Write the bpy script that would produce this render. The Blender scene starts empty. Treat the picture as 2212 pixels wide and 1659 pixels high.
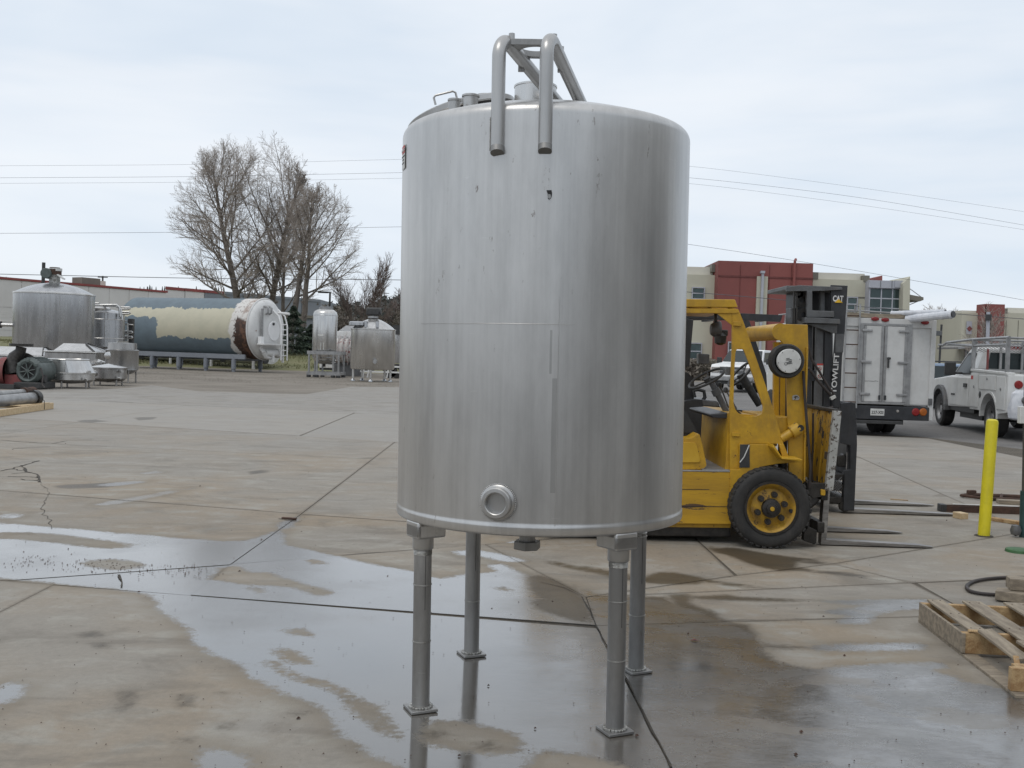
import bpy, bmesh, math, random
import numpy as np
from mathutils import Vector, Matrix
from mathutils.geometry import tessellate_polygon
R=math.radians; PI=math.pi; rnd=random.Random(7)
sc=bpy.context.scene
# ---------------------------------------------------------------- camera, sky, sun
IW,IH=2212.,1659.; FPX=2200.; HC=1.7; YC=765.
ROLL=R(1.8); PITCH=math.atan((IH/2-YC)/FPX)
cam=bpy.data.cameras.new('camera'); co=bpy.data.objects.new('camera',cam); sc.collection.objects.link(co); sc.camera=co
cam.sensor_width=36; cam.lens=36*FPX/IW; cam.clip_end=3000; cam.clip_start=.05
co.matrix_world=Matrix.Translation((0,0,HC))@Matrix.Rotation(PI/2-PITCH,4,'X')@Matrix.Rotation(ROLL,4,'Z')
sc.render.resolution_x=1024; sc.render.resolution_y=768
sc.view_settings.view_transform='Standard'; sc.view_settings.look='None'; sc.view_settings.exposure=0; sc.view_settings.gamma=1
sc.view_settings.use_curve_mapping=False
SUN_EL=R(58); SUN_AZ=R(215)      # azimuth clockwise from +Y
wd=bpy.data.worlds.new('World'); sc.world=wd; wd.use_nodes=True
sun=bpy.data.lights.new('sun','SUN'); sun.energy=.75; sun.angle=R(25); sun.color=(1,.96,.9)
so=bpy.data.objects.new('sun',sun); sc.collection.objects.link(so)
sd=Vector((math.sin(SUN_AZ)*math.cos(SUN_EL),math.cos(SUN_AZ)*math.cos(SUN_EL),math.sin(SUN_EL)))
so.rotation_euler=sd.to_track_quat('Z','Y').to_euler()

# ---------------------------------------------------------------- node helper
class NT:
    def __init__(s,nt): s.nt=nt
    def __call__(s,t,props=None,**inp):
        n=s.nt.nodes.new(t)
        for k,v in (props or {}).items(): setattr(n,k,v)
        for k,v in inp.items():
            i=int(k[1:]) if k[0]=='i' and k[1:].isdigit() else k.replace('_',' ')
            sk=n.inputs[i]
            if isinstance(v,bpy.types.NodeSocket): s.nt.links.new(v,sk)
            elif isinstance(v,bpy.types.Node): s.nt.links.new(v.outputs[0],sk)
            else:
                if sk.type=='RGBA' and len(v)==3: v=(*v,1)
                sk.default_value=v
        return n
    def math(s,op,a,b=0.,c=False): return s('ShaderNodeMath',{'operation':op,'use_clamp':c},i0=a,i1=b).outputs[0]
    def mix(s,f,a,b,mode='MIX'):
        n=s('ShaderNodeMix',{'data_type':'RGBA','blend_type':mode,'clamp_factor':True},i0=f,i6=a,i7=b); return n.outputs[2]
    def noise(s,vec,scale,detail=5,rough=.6,dist=0.): return s('ShaderNodeTexNoise',Vector=vec,Scale=scale,Detail=detail,Roughness=rough,Distortion=dist).outputs[0]
    def mr(s,v,a,b,c=0.,d=1.,smooth=True): return s('ShaderNodeMapRange',{'interpolation_type':'SMOOTHSTEP' if smooth else 'LINEAR'},i0=v,i1=a,i2=b,i3=c,i4=d).outputs[0]
    def mapp(s,vec,sc_,loc=(0,0,0),rot=(0,0,0)): return s('ShaderNodeMapping',Vector=vec,Scale=sc_,Location=loc,Rotation=rot).outputs[0]
# sky: thin Nishita behind a broken overcast deck
n=NT(wd.node_tree); wd.node_tree.nodes.clear()
tc=n('ShaderNodeTexCoord').outputs['Generated']
sky=n('ShaderNodeTexSky',{'sky_type':'NISHITA','sun_disc':False,'sun_elevation':SUN_EL,'sun_rotation':SUN_AZ})
sep=n('ShaderNodeSeparateXYZ',i0=tc)
nz=n.noise(n.mapp(tc,(1.2,1.2,4.5),(.3,.1,.2)),1.6,5,.5,.3)
nz2=n.noise(n.mapp(tc,(1,1,7),(2.3,.4,.9)),2.6,4,.5,.2)
cl=n.mix(n.mr(nz,.36,.66),(.655,.74,.84),(.81,.86,.92))
cl=n.mix(n.math('MULTIPLY',n.mr(nz2,.42,.72),.35),cl,(.90,.91,.93))
hz=n.mr(sep.outputs[2],.0,.10,1,0)
cl=n.mix(n.math('MULTIPLY',hz,.55),cl,(.79,.825,.87))
zen=n.mr(sep.outputs[2],.25,.9); cl=n.mix(n.math('MULTIPLY',zen,.6),cl,(.95,.96,.98))
skc=n.mix(1.,sky.outputs[0],(.09,.09,.09),'MULTIPLY')
col=n.mix(.93,skc,cl)
bg=n('ShaderNodeBackground',Color=col,Strength=1.10); out=n('ShaderNodeOutputWorld',Surface=bg)

# ---------------------------------------------------------------- sight lines used to measure positions
def ray(px,py):
    u=(px-IW/2)/FPX; v=-(py-IH/2)/FPX
    c,s=math.cos(ROLL),math.sin(ROLL); u,v=u*c-v*s,u*s+v*c
    cp,sp=math.cos(PITCH),math.sin(PITCH)
    return Vector((u,cp+v*sp,v*cp-sp))
def G(px,py,z=0.):
    d=ray(px,py); t=(z-HC)/d.z; return Vector((d.x*t,d.y*t,z))
def at(px,py,Y):
    d=ray(px,py); t=Y/d.y; return Vector((d.x*t,Y,HC+d.z*t))

# ---------------------------------------------------------------- mesh helper
class MB:
    def __init__(s): s.v=[]; s.f=[]
    def add(s,vs,fs):
        o=len(s.v); s.v+=[tuple(v) for v in vs]; s.f+=[tuple(i+o for i in f) for f in fs]; return s
    def box(s,c,d,rz=0,ry=0,rx=0,taper=1.):
        M=Matrix.Translation(c)@Matrix.Rotation(rz,4,'Z')@Matrix.Rotation(ry,4,'Y')@Matrix.Rotation(rx,4,'X')
        vs=[M@Vector((x*d[0]/2*(taper if z>0 else 1),y*d[1]/2*(taper if z>0 else 1),z*d[2]/2)) for x,y,z in ((-1,-1,-1),(1,-1,-1),(1,1,-1),(-1,1,-1),(-1,-1,1),(1,-1,1),(1,1,1),(-1,1,1))]
        return s.add(vs,[(0,3,2,1),(4,5,6,7),(0,1,5,4),(1,2,6,5),(2,3,7,6),(3,0,4,7)])
    def bx(s,x0,x1,y0,y1,z0,z1): return s.box(((x0+x1)/2,(y0+y1)/2,(z0+z1)/2),(abs(x1-x0),abs(y1-y0),abs(z1-z0)))
    def cyl(s,a,b,r,r2=None,n=16,cap=True):
        a=Vector(a);b=Vector(b); r2=r if r2 is None else r2
        d=(b-a).normalized(); q=d.to_track_quat('Z','Y').to_matrix(); X=q.col[0];Y=q.col[1]
        vs=[a+(X*math.cos(t)+Y*math.sin(t))*r for t in [2*PI*i/n for i in range(n)]]+[b+(X*math.cos(t)+Y*math.sin(t))*r2 for t in [2*PI*i/n for i in range(n)]]
        fs=[(i,(i+1)%n,n+(i+1)%n,n+i) for i in range(n)]
        if cap: fs+=[tuple(range(n-1,-1,-1)),tuple(range(n,2*n))]
        return s.add(vs,fs)
    def tube(s,pts,r,n=8,cap=True,closed=False):
        pts=[Vector(p) for p in pts]; m=len(pts); rr=r if isinstance(r,(list,tuple)) else [r]*m
        up=None; vs=[]
        for i,p in enumerate(pts):
            if closed: d=pts[(i+1)%m]-pts[i-1]
            else: d=pts[min(i+1,m-1)]-pts[max(i-1,0)]
            d.normalize()
            if up is None: up=Vector((0,0,1)) if abs(d.z)<.9 else Vector((1,0,0))
            X=d.cross(up).normalized(); up=X.cross(d).normalized()
            vs+=[p+(X*math.cos(2*PI*k/n)+up*math.sin(2*PI*k/n))*rr[i] for k in range(n)]
        fs=[]
        for i in range(m if closed else m-1):
            j=(i+1)%m
            fs+=[(i*n+k,i*n+(k+1)%n,j*n+(k+1)%n,j*n+k) for k in range(n)]
        if cap and not closed: fs+=[tuple(range(n-1,-1,-1)),tuple(range((m-1)*n,m*n))]
        return s.add(vs,fs)
    def lathe(s,prof,c=(0,0,0),axis='Z',n=48,cap=False):
        c=Vector(c); vs=[];m=len(prof)
        for r,z in prof:
            for k in range(n):
                t=2*PI*k/n; a,b=r*math.cos(t),r*math.sin(t)
                p={'Z':(a,b,z),'Y':(b,z,a),'X':(z,a,b)}[axis]; vs.append(c+Vector(p))
        fs=[(i*n+k,i*n+(k+1)%n,(i+1)*n+(k+1)%n,(i+1)*n+k) for i in range(m-1) for k in range(n)]
        if cap: fs+=[tuple(range(n-1,-1,-1)),tuple(range((m-1)*n,m*n))]
        return s.add(vs,fs)
    def prism(s,loops,d):            # loops of 3D points in a plane (first outer, others holes), extruded by vector d
        d=Vector(d); loops=[[Vector(p) for p in L] for L in loops]
        tris=tessellate_polygon(loops); flat=[p for L in loops for p in L]; m=len(flat)
        fs=[tuple(t) for t in tris]+[tuple(i+m for i in reversed(t)) for t in tris]
        o=0
        for L in loops:
            k=len(L); fs+=[(o+i,o+(i+1)%k,m+o+(i+1)%k,m+o+i) for i in range(k)]; o+=k
        return s.add(flat+[p+d for p in flat],fs)
    def loft(s,secs,cap=True):       # list of equal-length rings
        k=len(secs[0]); vs=[p for S in secs for p in S]
        fs=[(i*k+j,i*k+(j+1)%k,(i+1)*k+(j+1)%k,(i+1)*k+j) for i in range(len(secs)-1) for j in range(k)]
        if cap: fs+=[tuple(range(k-1,-1,-1)),tuple(range((len(secs)-1)*k,len(secs)*k))]
        return s.add(vs,fs)
    def pp(s,loops,Y,th): return s.prism([[at(x,y,Y) for x,y in L] for L in loops],(0,th,0))   # flat plate standing at distance Y
def chain(o):
    M=Matrix.Identity(4)
    while o is not None: M=o.matrix_basis@M; o=o.parent
    return M
def tag(o,label=None,cat=None,group=None,kind=None):
    if label: o['label']=label
    if cat: o['category']=cat
    if group: o['group']=group
    if kind: o['kind']=kind
    return o
def thing(name,label,cat,loc=(0,0,0),rz=0.,group=None,kind=None,rx=0.,ry=0.):
    o=bpy.data.objects.new(name,None); sc.collection.objects.link(o); o.location=loc; o.rotation_euler=(rx,ry,rz); o.empty_display_size=.2
    o.matrix_basis=Matrix.Translation(loc)@Matrix.Rotation(rz,4,'Z')@Matrix.Rotation(ry,4,'Y')@Matrix.Rotation(rx,4,'X')
    return tag(o,label,cat,group,kind)
def part(name,mb,mat,parent=None,local=False,smooth=40,bev=0,label=None,kind=None,seg=2):
    me=bpy.data.meshes.new(name); me.from_pydata(mb.v,[],mb.f)
    bm=bmesh.new(); bm.from_mesh(me); bmesh.ops.recalc_face_normals(bm,faces=bm.faces); bm.to_mesh(me); bm.free()
    o=bpy.data.objects.new(name,me); sc.collection.objects.link(o)
    if parent is not None:
        o.parent=parent
        if not local: me.transform(chain(parent).inverted())
    if smooth:
        for p in me.polygons: p.use_smooth=True
        me.set_sharp_from_angle(angle=R(smooth))
    if mat: me.materials.append(mat)
    if bev:
        b=o.modifiers.new('bevel','BEVEL'); b.width=bev; b.segments=seg; b.limit_method='ANGLE'; b.angle_limit=R(40)
    if label: o['label']=label
    if kind: o['kind']=kind
    return o
def single(name,label,cat,mb,mat,loc,local=False,**k):     # a thing that is one mesh, its origin at loc
    o=part(name,mb,mat,None,True,**{q:w for q,w in k.items() if q in('smooth','bev')})
    if not local: o.data.transform(Matrix.Translation(-Vector(loc)))
    o.location=loc; return tag(o,label,cat,k.get('group'),k.get('kind'))
def text(name,s,size,M,mat,parent,th=.002,bold=0.,sx=1.,fit=None):    # flat lettering as real mesh; M in world space
    cu=bpy.data.curves.new(name,'FONT'); cu.body=s; cu.size=size; cu.extrude=th; cu.offset=bold; cu.align_x='CENTER'; cu.align_y='CENTER'
    cu.resolution_u=3; t=bpy.data.objects.new(name,cu); sc.collection.objects.link(t)
    me=bpy.data.meshes.new_from_object(t); bpy.data.objects.remove(t); me.name=name
    me.transform(Matrix.Diagonal((sx,1,1,1)))
    if fit:
        X=[v.co.x for v in me.vertices]; Y=[v.co.y for v in me.vertices]
        me.transform(Matrix.Diagonal((fit[0]/(max(X)-min(X)),fit[1]/(max(Y)-min(Y)),1,1))@Matrix.Translation((-(max(X)+min(X))/2,-(max(Y)+min(Y))/2,0)))
    me.transform(chain(parent).inverted()@M)
    me.materials.clear(); me.materials.append(mat)
    o=bpy.data.objects.new(name,me); sc.collection.objects.link(o); o.parent=parent; return o
def frame_yfacing(p,up=(0,0,1),right=(1,0,0)):   # lettering plane facing -Y at p
    r=Vector(right).normalized(); u=Vector(up).normalized(); nn=r.cross(u)
    return Matrix.Translation(p)@Matrix((r,u,nn)).transposed().to_4x4()
def dup(root,loc=None,rz=None,label=None):
    def rec(o,par):
        c=o.copy(); sc.collection.objects.link(c)
        if par: c.parent=par
        for ch in list(o.children): rec(ch,c)
        return c
    r=rec(root,None)
    if loc is not None: r.location=loc
    if rz is not None: r.rotation_euler=(0,0,rz)
    if label: r['label']=label
    return r
def arc(c,r,a0,a1,n,ax='XZ'):
    o=[]
    for i in range(n+1):
        a=a0+(a1-a0)*i/n; u,v=r*math.cos(a),r*math.sin(a)
        o.append(Vector(c)+Vector({'XZ':(u,0,v),'YZ':(0,u,v),'XY':(u,v,0)}[ax]))
    return o

# ---------------------------------------------------------------- materials
def newmat(name):
    m=bpy.data.materials.new(name); m.use_nodes=True; nt=m.node_tree; nt.nodes.clear(); n=NT(nt)
    b=n('ShaderNodeBsdfPrincipled'); n('ShaderNodeOutputMaterial',Surface=b); return m,n,b
def lk(n,b,**k):
    for a,v in k.items():
        sk=b.inputs[a.replace('_',' ')]
        if isinstance(v,bpy.types.NodeSocket): n.nt.links.new(v,sk)
        elif isinstance(v,bpy.types.Node): n.nt.links.new(v.outputs[0],sk)
        else: sk.default_value=(*v,1) if sk.type=='RGBA' and len(v)==3 else v
def paint(name,c,c2=None,scale=4,rough=.5,metal=0.,bump=.1,chips=None,stretch=(1,1,1),rv=.12,dirt=None):
    m,n,b=newmat(name); tc=n('ShaderNodeTexCoord').outputs['Object']; v=n.mapp(tc,stretch)
    n1=n.noise(v,scale,6,.6); n2=n.noise(v,scale*9,4,.6)
    c2=c2 or tuple(x*.72 for x in c)
    f=n.math('ADD',n.math('MULTIPLY',n1,.75),n.math('MULTIPLY',n2,.25))
    col=n.mix(n.mr(f,.36,.64),c,c2)
    rr=n.math('ADD',rough-rv/2,n.math('MULTIPLY',n1,rv)); h=n2
    if dirt:
        dn=n.noise(n.mapp(tc,(1,1,.25),(3,1,4)),scale*.8,6,.7); df=n.mr(dn,.5,.75); col=n.mix(n.math('MULTIPLY',df,dirt[1]),col,dirt[0])
    if chips:   # (colour, threshold, scale, colour2)
        cn=n.noise(n.mapp(tc,stretch,(5,2,1)),chips[2],8,.72); cf=n.mr(cn,chips[1],chips[1]+.012)
        cc=n.mix(n2,chips[0],chips[3] if len(chips)>3 else chips[0]); col=n.mix(cf,col,cc); rr=n.mix(cf,rr,(.8,.8,.8)); h=n.math('SUBTRACT',n.math('MULTIPLY',n2,.3),cf)
        mt=None
    lk(n,b,Base_Color=col,Metallic=metal)
    n.nt.links.new(rr,b.inputs['Roughness'])
    if bump: lk(n,b,Normal=n('ShaderNodeBump',Strength=bump,Distance=.01,Height=h))
    return m
def steel(name,a=.42,bb=.60,rough=.33,sx=22.,sz=.5,spots=False,tint=(1,.99,.97),dull=.25,w=(.35,.45,.2)):
    m,n,b=newmat(name); tc=n('ShaderNodeTexCoord').outputs['Object']
    s1=n.noise(n.mapp(tc,(sx,sx,sz)),1.,6,.7); s2=n.noise(n.mapp(tc,(2.4,2.4,.35),(4,1,0)),1.,4,.55,.4); s3=n.noise(n.mapp(tc,(9,9,3),(1,7,3)),1.,7,.7)
    s4=n.noise(n.mapp(tc,(sx*6,sx*6,sz*2)),1.,3,.6)
    f=n.math('ADD',n.math('ADD',n.math('MULTIPLY',s1,w[0]),n.math('MULTIPLY',s2,w[1])),n.math('MULTIPLY',s3,w[2]))
    col=n.mix(n.mr(f,.36,.64),tuple(a*t for t in tint),tuple(bb*t for t in tint))
    rr=n.math('ADD',rough-.09,n.math('MULTIPLY',f,.18))
    if spots:
        g=n.mr(n.noise(n.mapp(tc,(30,30,11)),1.,5,.75),(.62),.70); mk=n.mr(n.noise(n.mapp(tc,(2.2,2.2,1.1),(9,3,2)),1.,3,.5),.48,.62)
        col=n.mix(n.math('MULTIPLY',n.math('MULTIPLY',g,mk),.75),col,(.15,.12,.10))
        sc1=n.mr(n.noise(n.mapp(tc,(6,6,70),(2,2,2),(0,.06,0)),1.,4,.6),.69,.74); col=n.mix(n.math('MULTIPLY',sc1,.22),col,(.75,.75,.74))
    lk(n,b,Base_Color=col,Metallic=1.-dull,Anisotropic=.35)
    n.nt.links.new(rr,b.inputs['Roughness'])
    lk(n,b,Normal=n('ShaderNodeBump',Strength=.05,Distance=.002,Height=n.math('ADD',s4,n.math('MULTIPLY',s2,2.))))
    return m
MAT={}
MAT['steel_main']=steel('brushed_stainless',.45,.595,.34,spots=True,dull=.2,w=(.32,.38,.30))
MAT['steel_leg']=steel('dull_stainless',.22,.42,.42,5,1.2,dull=.35,spots=True)
MAT['steel_frame']=steel('pipe_stainless',.36,.50,.34,10,1,dull=.25)
MAT['steel_bright']=steel('bright_stainless',.46,.62,.26,14,.6,dull=.15)
MAT['steel_far']=steel('weathered_stainless',.36,.50,.27,3,.15,dull=.15,tint=(.98,1,1.03))
MAT['steel_dark']=steel('stained_stainless',.26,.42,.28,4,.3,dull=.15,tint=(1,.98,.96))
MAT['steel_pad']=steel('dark_end_plate',.17,.28,.5,8,2,dull=.4)  # darker, duller steel of the pipe end plates
MAT['weld']=paint('weld_bead',(.50,.50,.48),(.33,.32,.3),30,.35,.9,.4)
MAT['dark_gap']=paint('matt_black',(.02,.02,.02),None,8,.7)  # matt black, painted dark for the insides of openings
MAT['yellow']=paint('worn_yellow_paint',(.56,.325,.016),(.40,.225,.018),3,.45,0,.15,chips=((.045,.035,.03),.645,15,(.12,.06,.03)),dirt=((.14,.09,.035),.7))
MAT['yellow_scuff']=paint('scraped_yellow_paint',(.53,.305,.018),(.38,.215,.02),2.5,.45,0,.15,chips=((.06,.045,.035),.60,6,(.13,.07,.03)),stretch=(.35,1,2.6),dirt=((.13,.09,.04),.8))
MAT['yellow_rim']=paint('grimy_yellow_rim',(.50,.29,.02),(.26,.15,.03),7,.55,0,.2,chips=((.05,.04,.03),.60,12,(.09,.06,.03)),dirt=((.07,.05,.035),.8))
MAT['yellow_chip']=paint('flaking_yellow_paint',(.52,.31,.03),(.40,.23,.03),4,.55,0,.25,chips=((.03,.028,.028),.56,13,(.06,.05,.045)),stretch=(1,1,.6))
MAT['white_chip']=paint('flaking_white_paint',(.45,.45,.43),(.33,.33,.31),6,.6,0,.2,chips=((.04,.035,.03),.55,16,(.1,.07,.05)))
MAT['yellow_hood']=paint('clean_yellow_paint',(.58,.36,.035),(.50,.29,.02),3,.35,0,.05)
MAT['black_paint']=paint('dark_grey_paint',(.035,.037,.042),(.022,.023,.026),5,.4,0,.1,dirt=((.09,.085,.08),.35))
MAT['grey_paint']=paint('mid_grey_metal',(.13,.135,.14),(.09,.09,.092),6,.45,.2,.1,dirt=((.17,.15,.13),.4))
MAT['rubber']=paint('tyre_rubber',(.022,.022,.022),(.035,.033,.031),9,.75,0,.25,dirt=((.10,.09,.08),.45))
MAT['grease']=paint('greasy_metal',(.06,.055,.05),(.03,.028,.026),12,.4,.5,.2)
MAT['fork']=paint('worn_fork_steel',(.42,.40,.38),(.20,.19,.18),6,.42,.8,.15,stretch=(.3,3,3))
MAT['chrome']=paint('polished_rod',(.7,.7,.7),(.6,.6,.6),3,.15,1,0)
MAT['white']=paint('vehicle_white_paint',(.70,.70,.69),(.62,.62,.60),2,.3,0,.02,dirt=((.42,.38,.33),.55))
MAT['white_box']=paint('grimy_white_panel',(.56,.56,.55),(.48,.48,.47),1.5,.45,0,.03,dirt=((.38,.36,.33),.5))
MAT['white_bright']=paint('clean_white_paint',(.80,.80,.80),(.74,.74,.74),2,.35,0,.02)
MAT['galv']=paint('galvanised_metal',(.36,.36,.36),(.26,.26,.26),6,.45,.6,.1)
MAT['trim']=paint('black_plastic',(.03,.03,.03),(.045,.045,.045),8,.55)
MAT['glass']=paint('dark_vehicle_glass',(.03,.04,.042),(.022,.03,.032),2,.06,0,0)
MAT['glass_dim']=paint('dark_side_glass',(.03,.045,.05),(.02,.03,.034),2,.35,0,0)
MAT['bglass']=paint('tinted_window_glass',(.055,.085,.085),(.03,.05,.052),.25,.08,.3,0)
MAT['red_lens']=paint('red_lens',(.26,.02,.02),None,8,.25)
MAT['amber']=paint('amber_lens',(.42,.12,.02),None,8,.25)
MAT['clear_lens']=paint('clear_lens',(.35,.33,.31),None,8,.2)
MAT['blue_car']=paint('light_blue_car_paint',(.25,.33,.45),(.21,.28,.39),2,.25)
MAT['bollard']=paint('bright_yellow_paint',(.72,.62,.02),(.62,.54,.02),5,.45,0,.08,dirt=((.4,.33,.05),.35))
MAT['post']=paint('dark_post_paint',(.05,.06,.06),(.09,.075,.06),6,.6)
MAT['green']=paint('green_lid',(.05,.14,.05),(.04,.10,.04),8,.6)
MAT['rust']=paint('rusty_steel',(.10,.055,.038),(.055,.035,.028),7,.85,.2,.4)
MAT['hose']=paint('rubber_hose',(.045,.035,.032),(.03,.025,.024),10,.6)
MAT['red_paint']=paint('faded_red_paint',(.22,.045,.045),(.14,.05,.045),5,.55,0,.2)
MAT['motor']=paint('motor_green_grey',(.10,.12,.115),(.07,.085,.08),5,.5,0,.1)
MAT['creamw']=paint('cream_stucco',(.50,.485,.39),(.45,.435,.35),.12,.85,0,.05)
MAT['creaml']=paint('pale_stucco',(.60,.58,.51),(.54,.52,.46),.12,.85,0,.05)
MAT['redw']=paint('red_brick_stucco',(.24,.075,.065),(.20,.065,.058),.15,.8,0,.05)
MAT['bronze']=paint('bronze_panel',(.17,.16,.13),(.14,.13,.11),.5,.6)
MAT['lilac']=paint('pale_metal_panel',(.42,.43,.47),(.37,.38,.42),.3,.5)
MAT['ware']=paint('pale_tilt_up_concrete',(.62,.60,.59),(.56,.54,.53),.15,.85,0,.03,dirt=((.45,.43,.42),.3))
MAT['coping']=paint('red_coping',(.26,.05,.045),(.2,.05,.045),.5,.6)
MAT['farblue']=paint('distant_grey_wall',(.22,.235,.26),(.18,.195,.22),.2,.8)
MAT['bark']=paint('grey_brown_bark',(.175,.15,.128),(.11,.092,.078),4,.9,0,.6,stretch=(3,3,.6))
MAT['twig']=paint('bare_twigs',(.36,.315,.275),(.27,.235,.205),1,.9,0,0)
MAT['twig2']=paint('reddish_twigs',(.20,.155,.14),(.14,.105,.095),1,.9,0,0)
MAT['needle']=paint('evergreen_needles',(.028,.045,.03),(.05,.068,.045),1.5,.9,0,0)
MAT['farleaf']=paint('distant_woodland',(.07,.085,.08),(.10,.10,.095),.08,.95,0,0)
MAT['shrub']=paint('dry_brush',(.20,.17,.145),(.13,.12,.095),.6,.95,0,0)
MAT['wire']=paint('cable_grey',(.10,.10,.11),None,3,.6)
MAT['wood_new']=paint('fresh_pine',(.58,.45,.28),(.48,.35,.20),3,.7,0,.15,stretch=(1,6,6))
MAT['wood_old']=paint('weathered_pallet_wood',(.31,.26,.195),(.18,.15,.115),4,.8,0,.3,stretch=(1.2,7,7),dirt=((.12,.09,.06),.5))
MAT['wood_old2']=paint('weathered_pallet_wood_y',(.33,.28,.21),(.20,.165,.125),4,.8,0,.3,stretch=(7,1.2,7),dirt=((.12,.09,.06),.5))
MAT['wood_brk']=paint('splintered_wood',(.48,.34,.18),(.28,.16,.07),14,.8,0,.5)
MAT['red_sticker']=paint('red_sticker',(.55,.06,.05),None,8,.5)
MAT['sticker']=paint('white_sticker',(.62,.62,.60),(.5,.5,.48),8,.5)
MAT['ink']=paint('black_print',(.03,.03,.03),None,8,.6)
MAT['letter']=paint('white_lettering',(.72,.72,.72),None,8,.5)
MAT['cat_yellow']=paint('yellow_print',(.75,.45,.02),None,8,.5)
MAT['plastic_wrap']=paint('white_plastic_wrap',(.66,.67,.70),(.52,.54,.58),9,.3,0,.5)
MAT['seat']=paint('black_vinyl',(.02,.02,.022),(.03,.03,.03),8,.5)
# ---------------------------------------------------------------- wet patches on the yard, outlined in metres
def W2(L): return np.array([tuple(G(x,y).xy) for x,y in L])
def c2(L): return W2([(x*.5333,774.2+y*.5333) for x,y in L])
def c3(L): return W2([(774+x*.4,995.6+y*.4) for x,y in L])
def c5(L): return W2([(1272+x*.425,1050.6+y*.425) for x,y in L])
WET=[
 W2([(-40,1126),(91,1137),(299,1155),(512,1172),(581,1153),(629,1128),(613,1158),(619,1177),(731,1201),(757,1209),(800,1217),(896,1236),(950,1249),(1014,1240),(1070,1236),(1054,1222),(1086,1218),(1134,1241),(1170,1250),(1240,1262),(1300,1285),(1372,1292),(1440,1297),(1485,1314),(1570,1344),(1612,1365),(1655,1391),(1642,1420),(1697,1433),(1761,1444),(1846,1437),(2037,1431),(2080,1471),(2220,1500),(2260,1700),(864,1700),
     (864,1659),(800,1633),(736,1590),(699,1542),(672,1515),(603,1494),(539,1462),(512,1435),(448,1409),(411,1387),(411,1361),(373,1342),(341,1313),(320,1286),(256,1275),(0,1249),(-40,1245)]),
 c2([(780,1610),(830,1580),(900,1590),(1000,1620),(1020,1680),(800,1690)]),
 c2([(-20,1325),(60,1305),(108,1325),(90,1355),(40,1390),(-20,1420)]),
 c2([(380,515),(480,500),(610,495),(560,508),(460,520)]),c2([(560,466),(640,455),(680,460),(600,472)]),
 c2([(380,590),(480,572),(700,535),(830,517),(640,560),(480,590),(360,600)]),c2([(-20,632),(100,628),(90,645),(-20,655)]),
 c3([(500,490),(620,480),(760,500),(930,540),(960,548),(800,550),(660,520),(560,512)]),
 c3([(750,440),(900,425),(1050,415),(1180,412),(1000,428),(850,445)]),
 c5([(1150,822),(1300,810),(1680,806),(1690,824),(1400,830),(1200,830)]),
 c5([(1240,640),(1340,625),(1480,604),(1700,596),(1840,598),(1760,612),(1520,628),(1420,660),(1400,692),(1290,692),(1370,655)]),
 c5([(1230,588),(1500,584),(1700,580),(1600,594),(1300,596)]),
 W2([(600,1130),(640,1118),(655,1108),(640,1130),(600,1160)]),
]
NO_FILM=[
 c2([(850,895),(900,850),(960,840),(1010,870),(1080,870),(1200,905),(1345,950),(1300,962),(1180,930),(1090,920),(980,915)]),
 c2([(-20,705),(100,705),(300,722),(550,755),(500,775),(360,765),(200,745),(0,728)]),
 c2([(320,825),(400,812),(500,815),(600,832),(560,852),(450,858),(360,845)]),
 c2([(1010,930),(1060,935),(1080,950),(1040,952)]),
 c2([(1110,1180),(1150,1178),(1200,1190),(1270,1240),(1220,1236),(1160,1215)]),
 c2([(1070,1230),(1110,1230),(1200,1280),(1330,1310),(1450,1370),(1540,1440),(1610,1490),(1620,1535),(1540,1510),(1460,1460),(1400,1385),(1330,1340),(1250,1320),(1130,1275)]),
 c2([(1240,815),(1290,818),(1320,835),(1260,832)]),c2([(1140,1100),(1230,1095),(1270,1125),(1200,1120)]),
 c3([(720,683),(780,685),(840,705),(780,702)]),
 c3([(330,1460),(370,1400),(560,1410),(700,1440),(870,1488),(900,1520),(860,1580),(700,1590),(520,1560),(380,1530),(330,1500)]),
 c3([(-10,1280),(90,1320),(160,1380),(215,1490),(120,1440),(50,1410),(-10,1390)]),
 c3([(1000,1560),(1200,1590),(1420,1640),(1500,1700),(900,1700),(920,1620)]),
 c3([(915,628),(990,622),(1080,650),(1170,690),(1215,735),(1250,800),(1262,880),(1180,870),(1060,835),(960,800),(925,760),(1000,748),(930,700)]),  # wet ground here: film left out for the painted dark reflection
 c5([(1730,930),(1850,925),(1930,965),(1820,960)]),
 c5([(1380,890),(1700,880),(1790,890),(1500,905)]),
]
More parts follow.
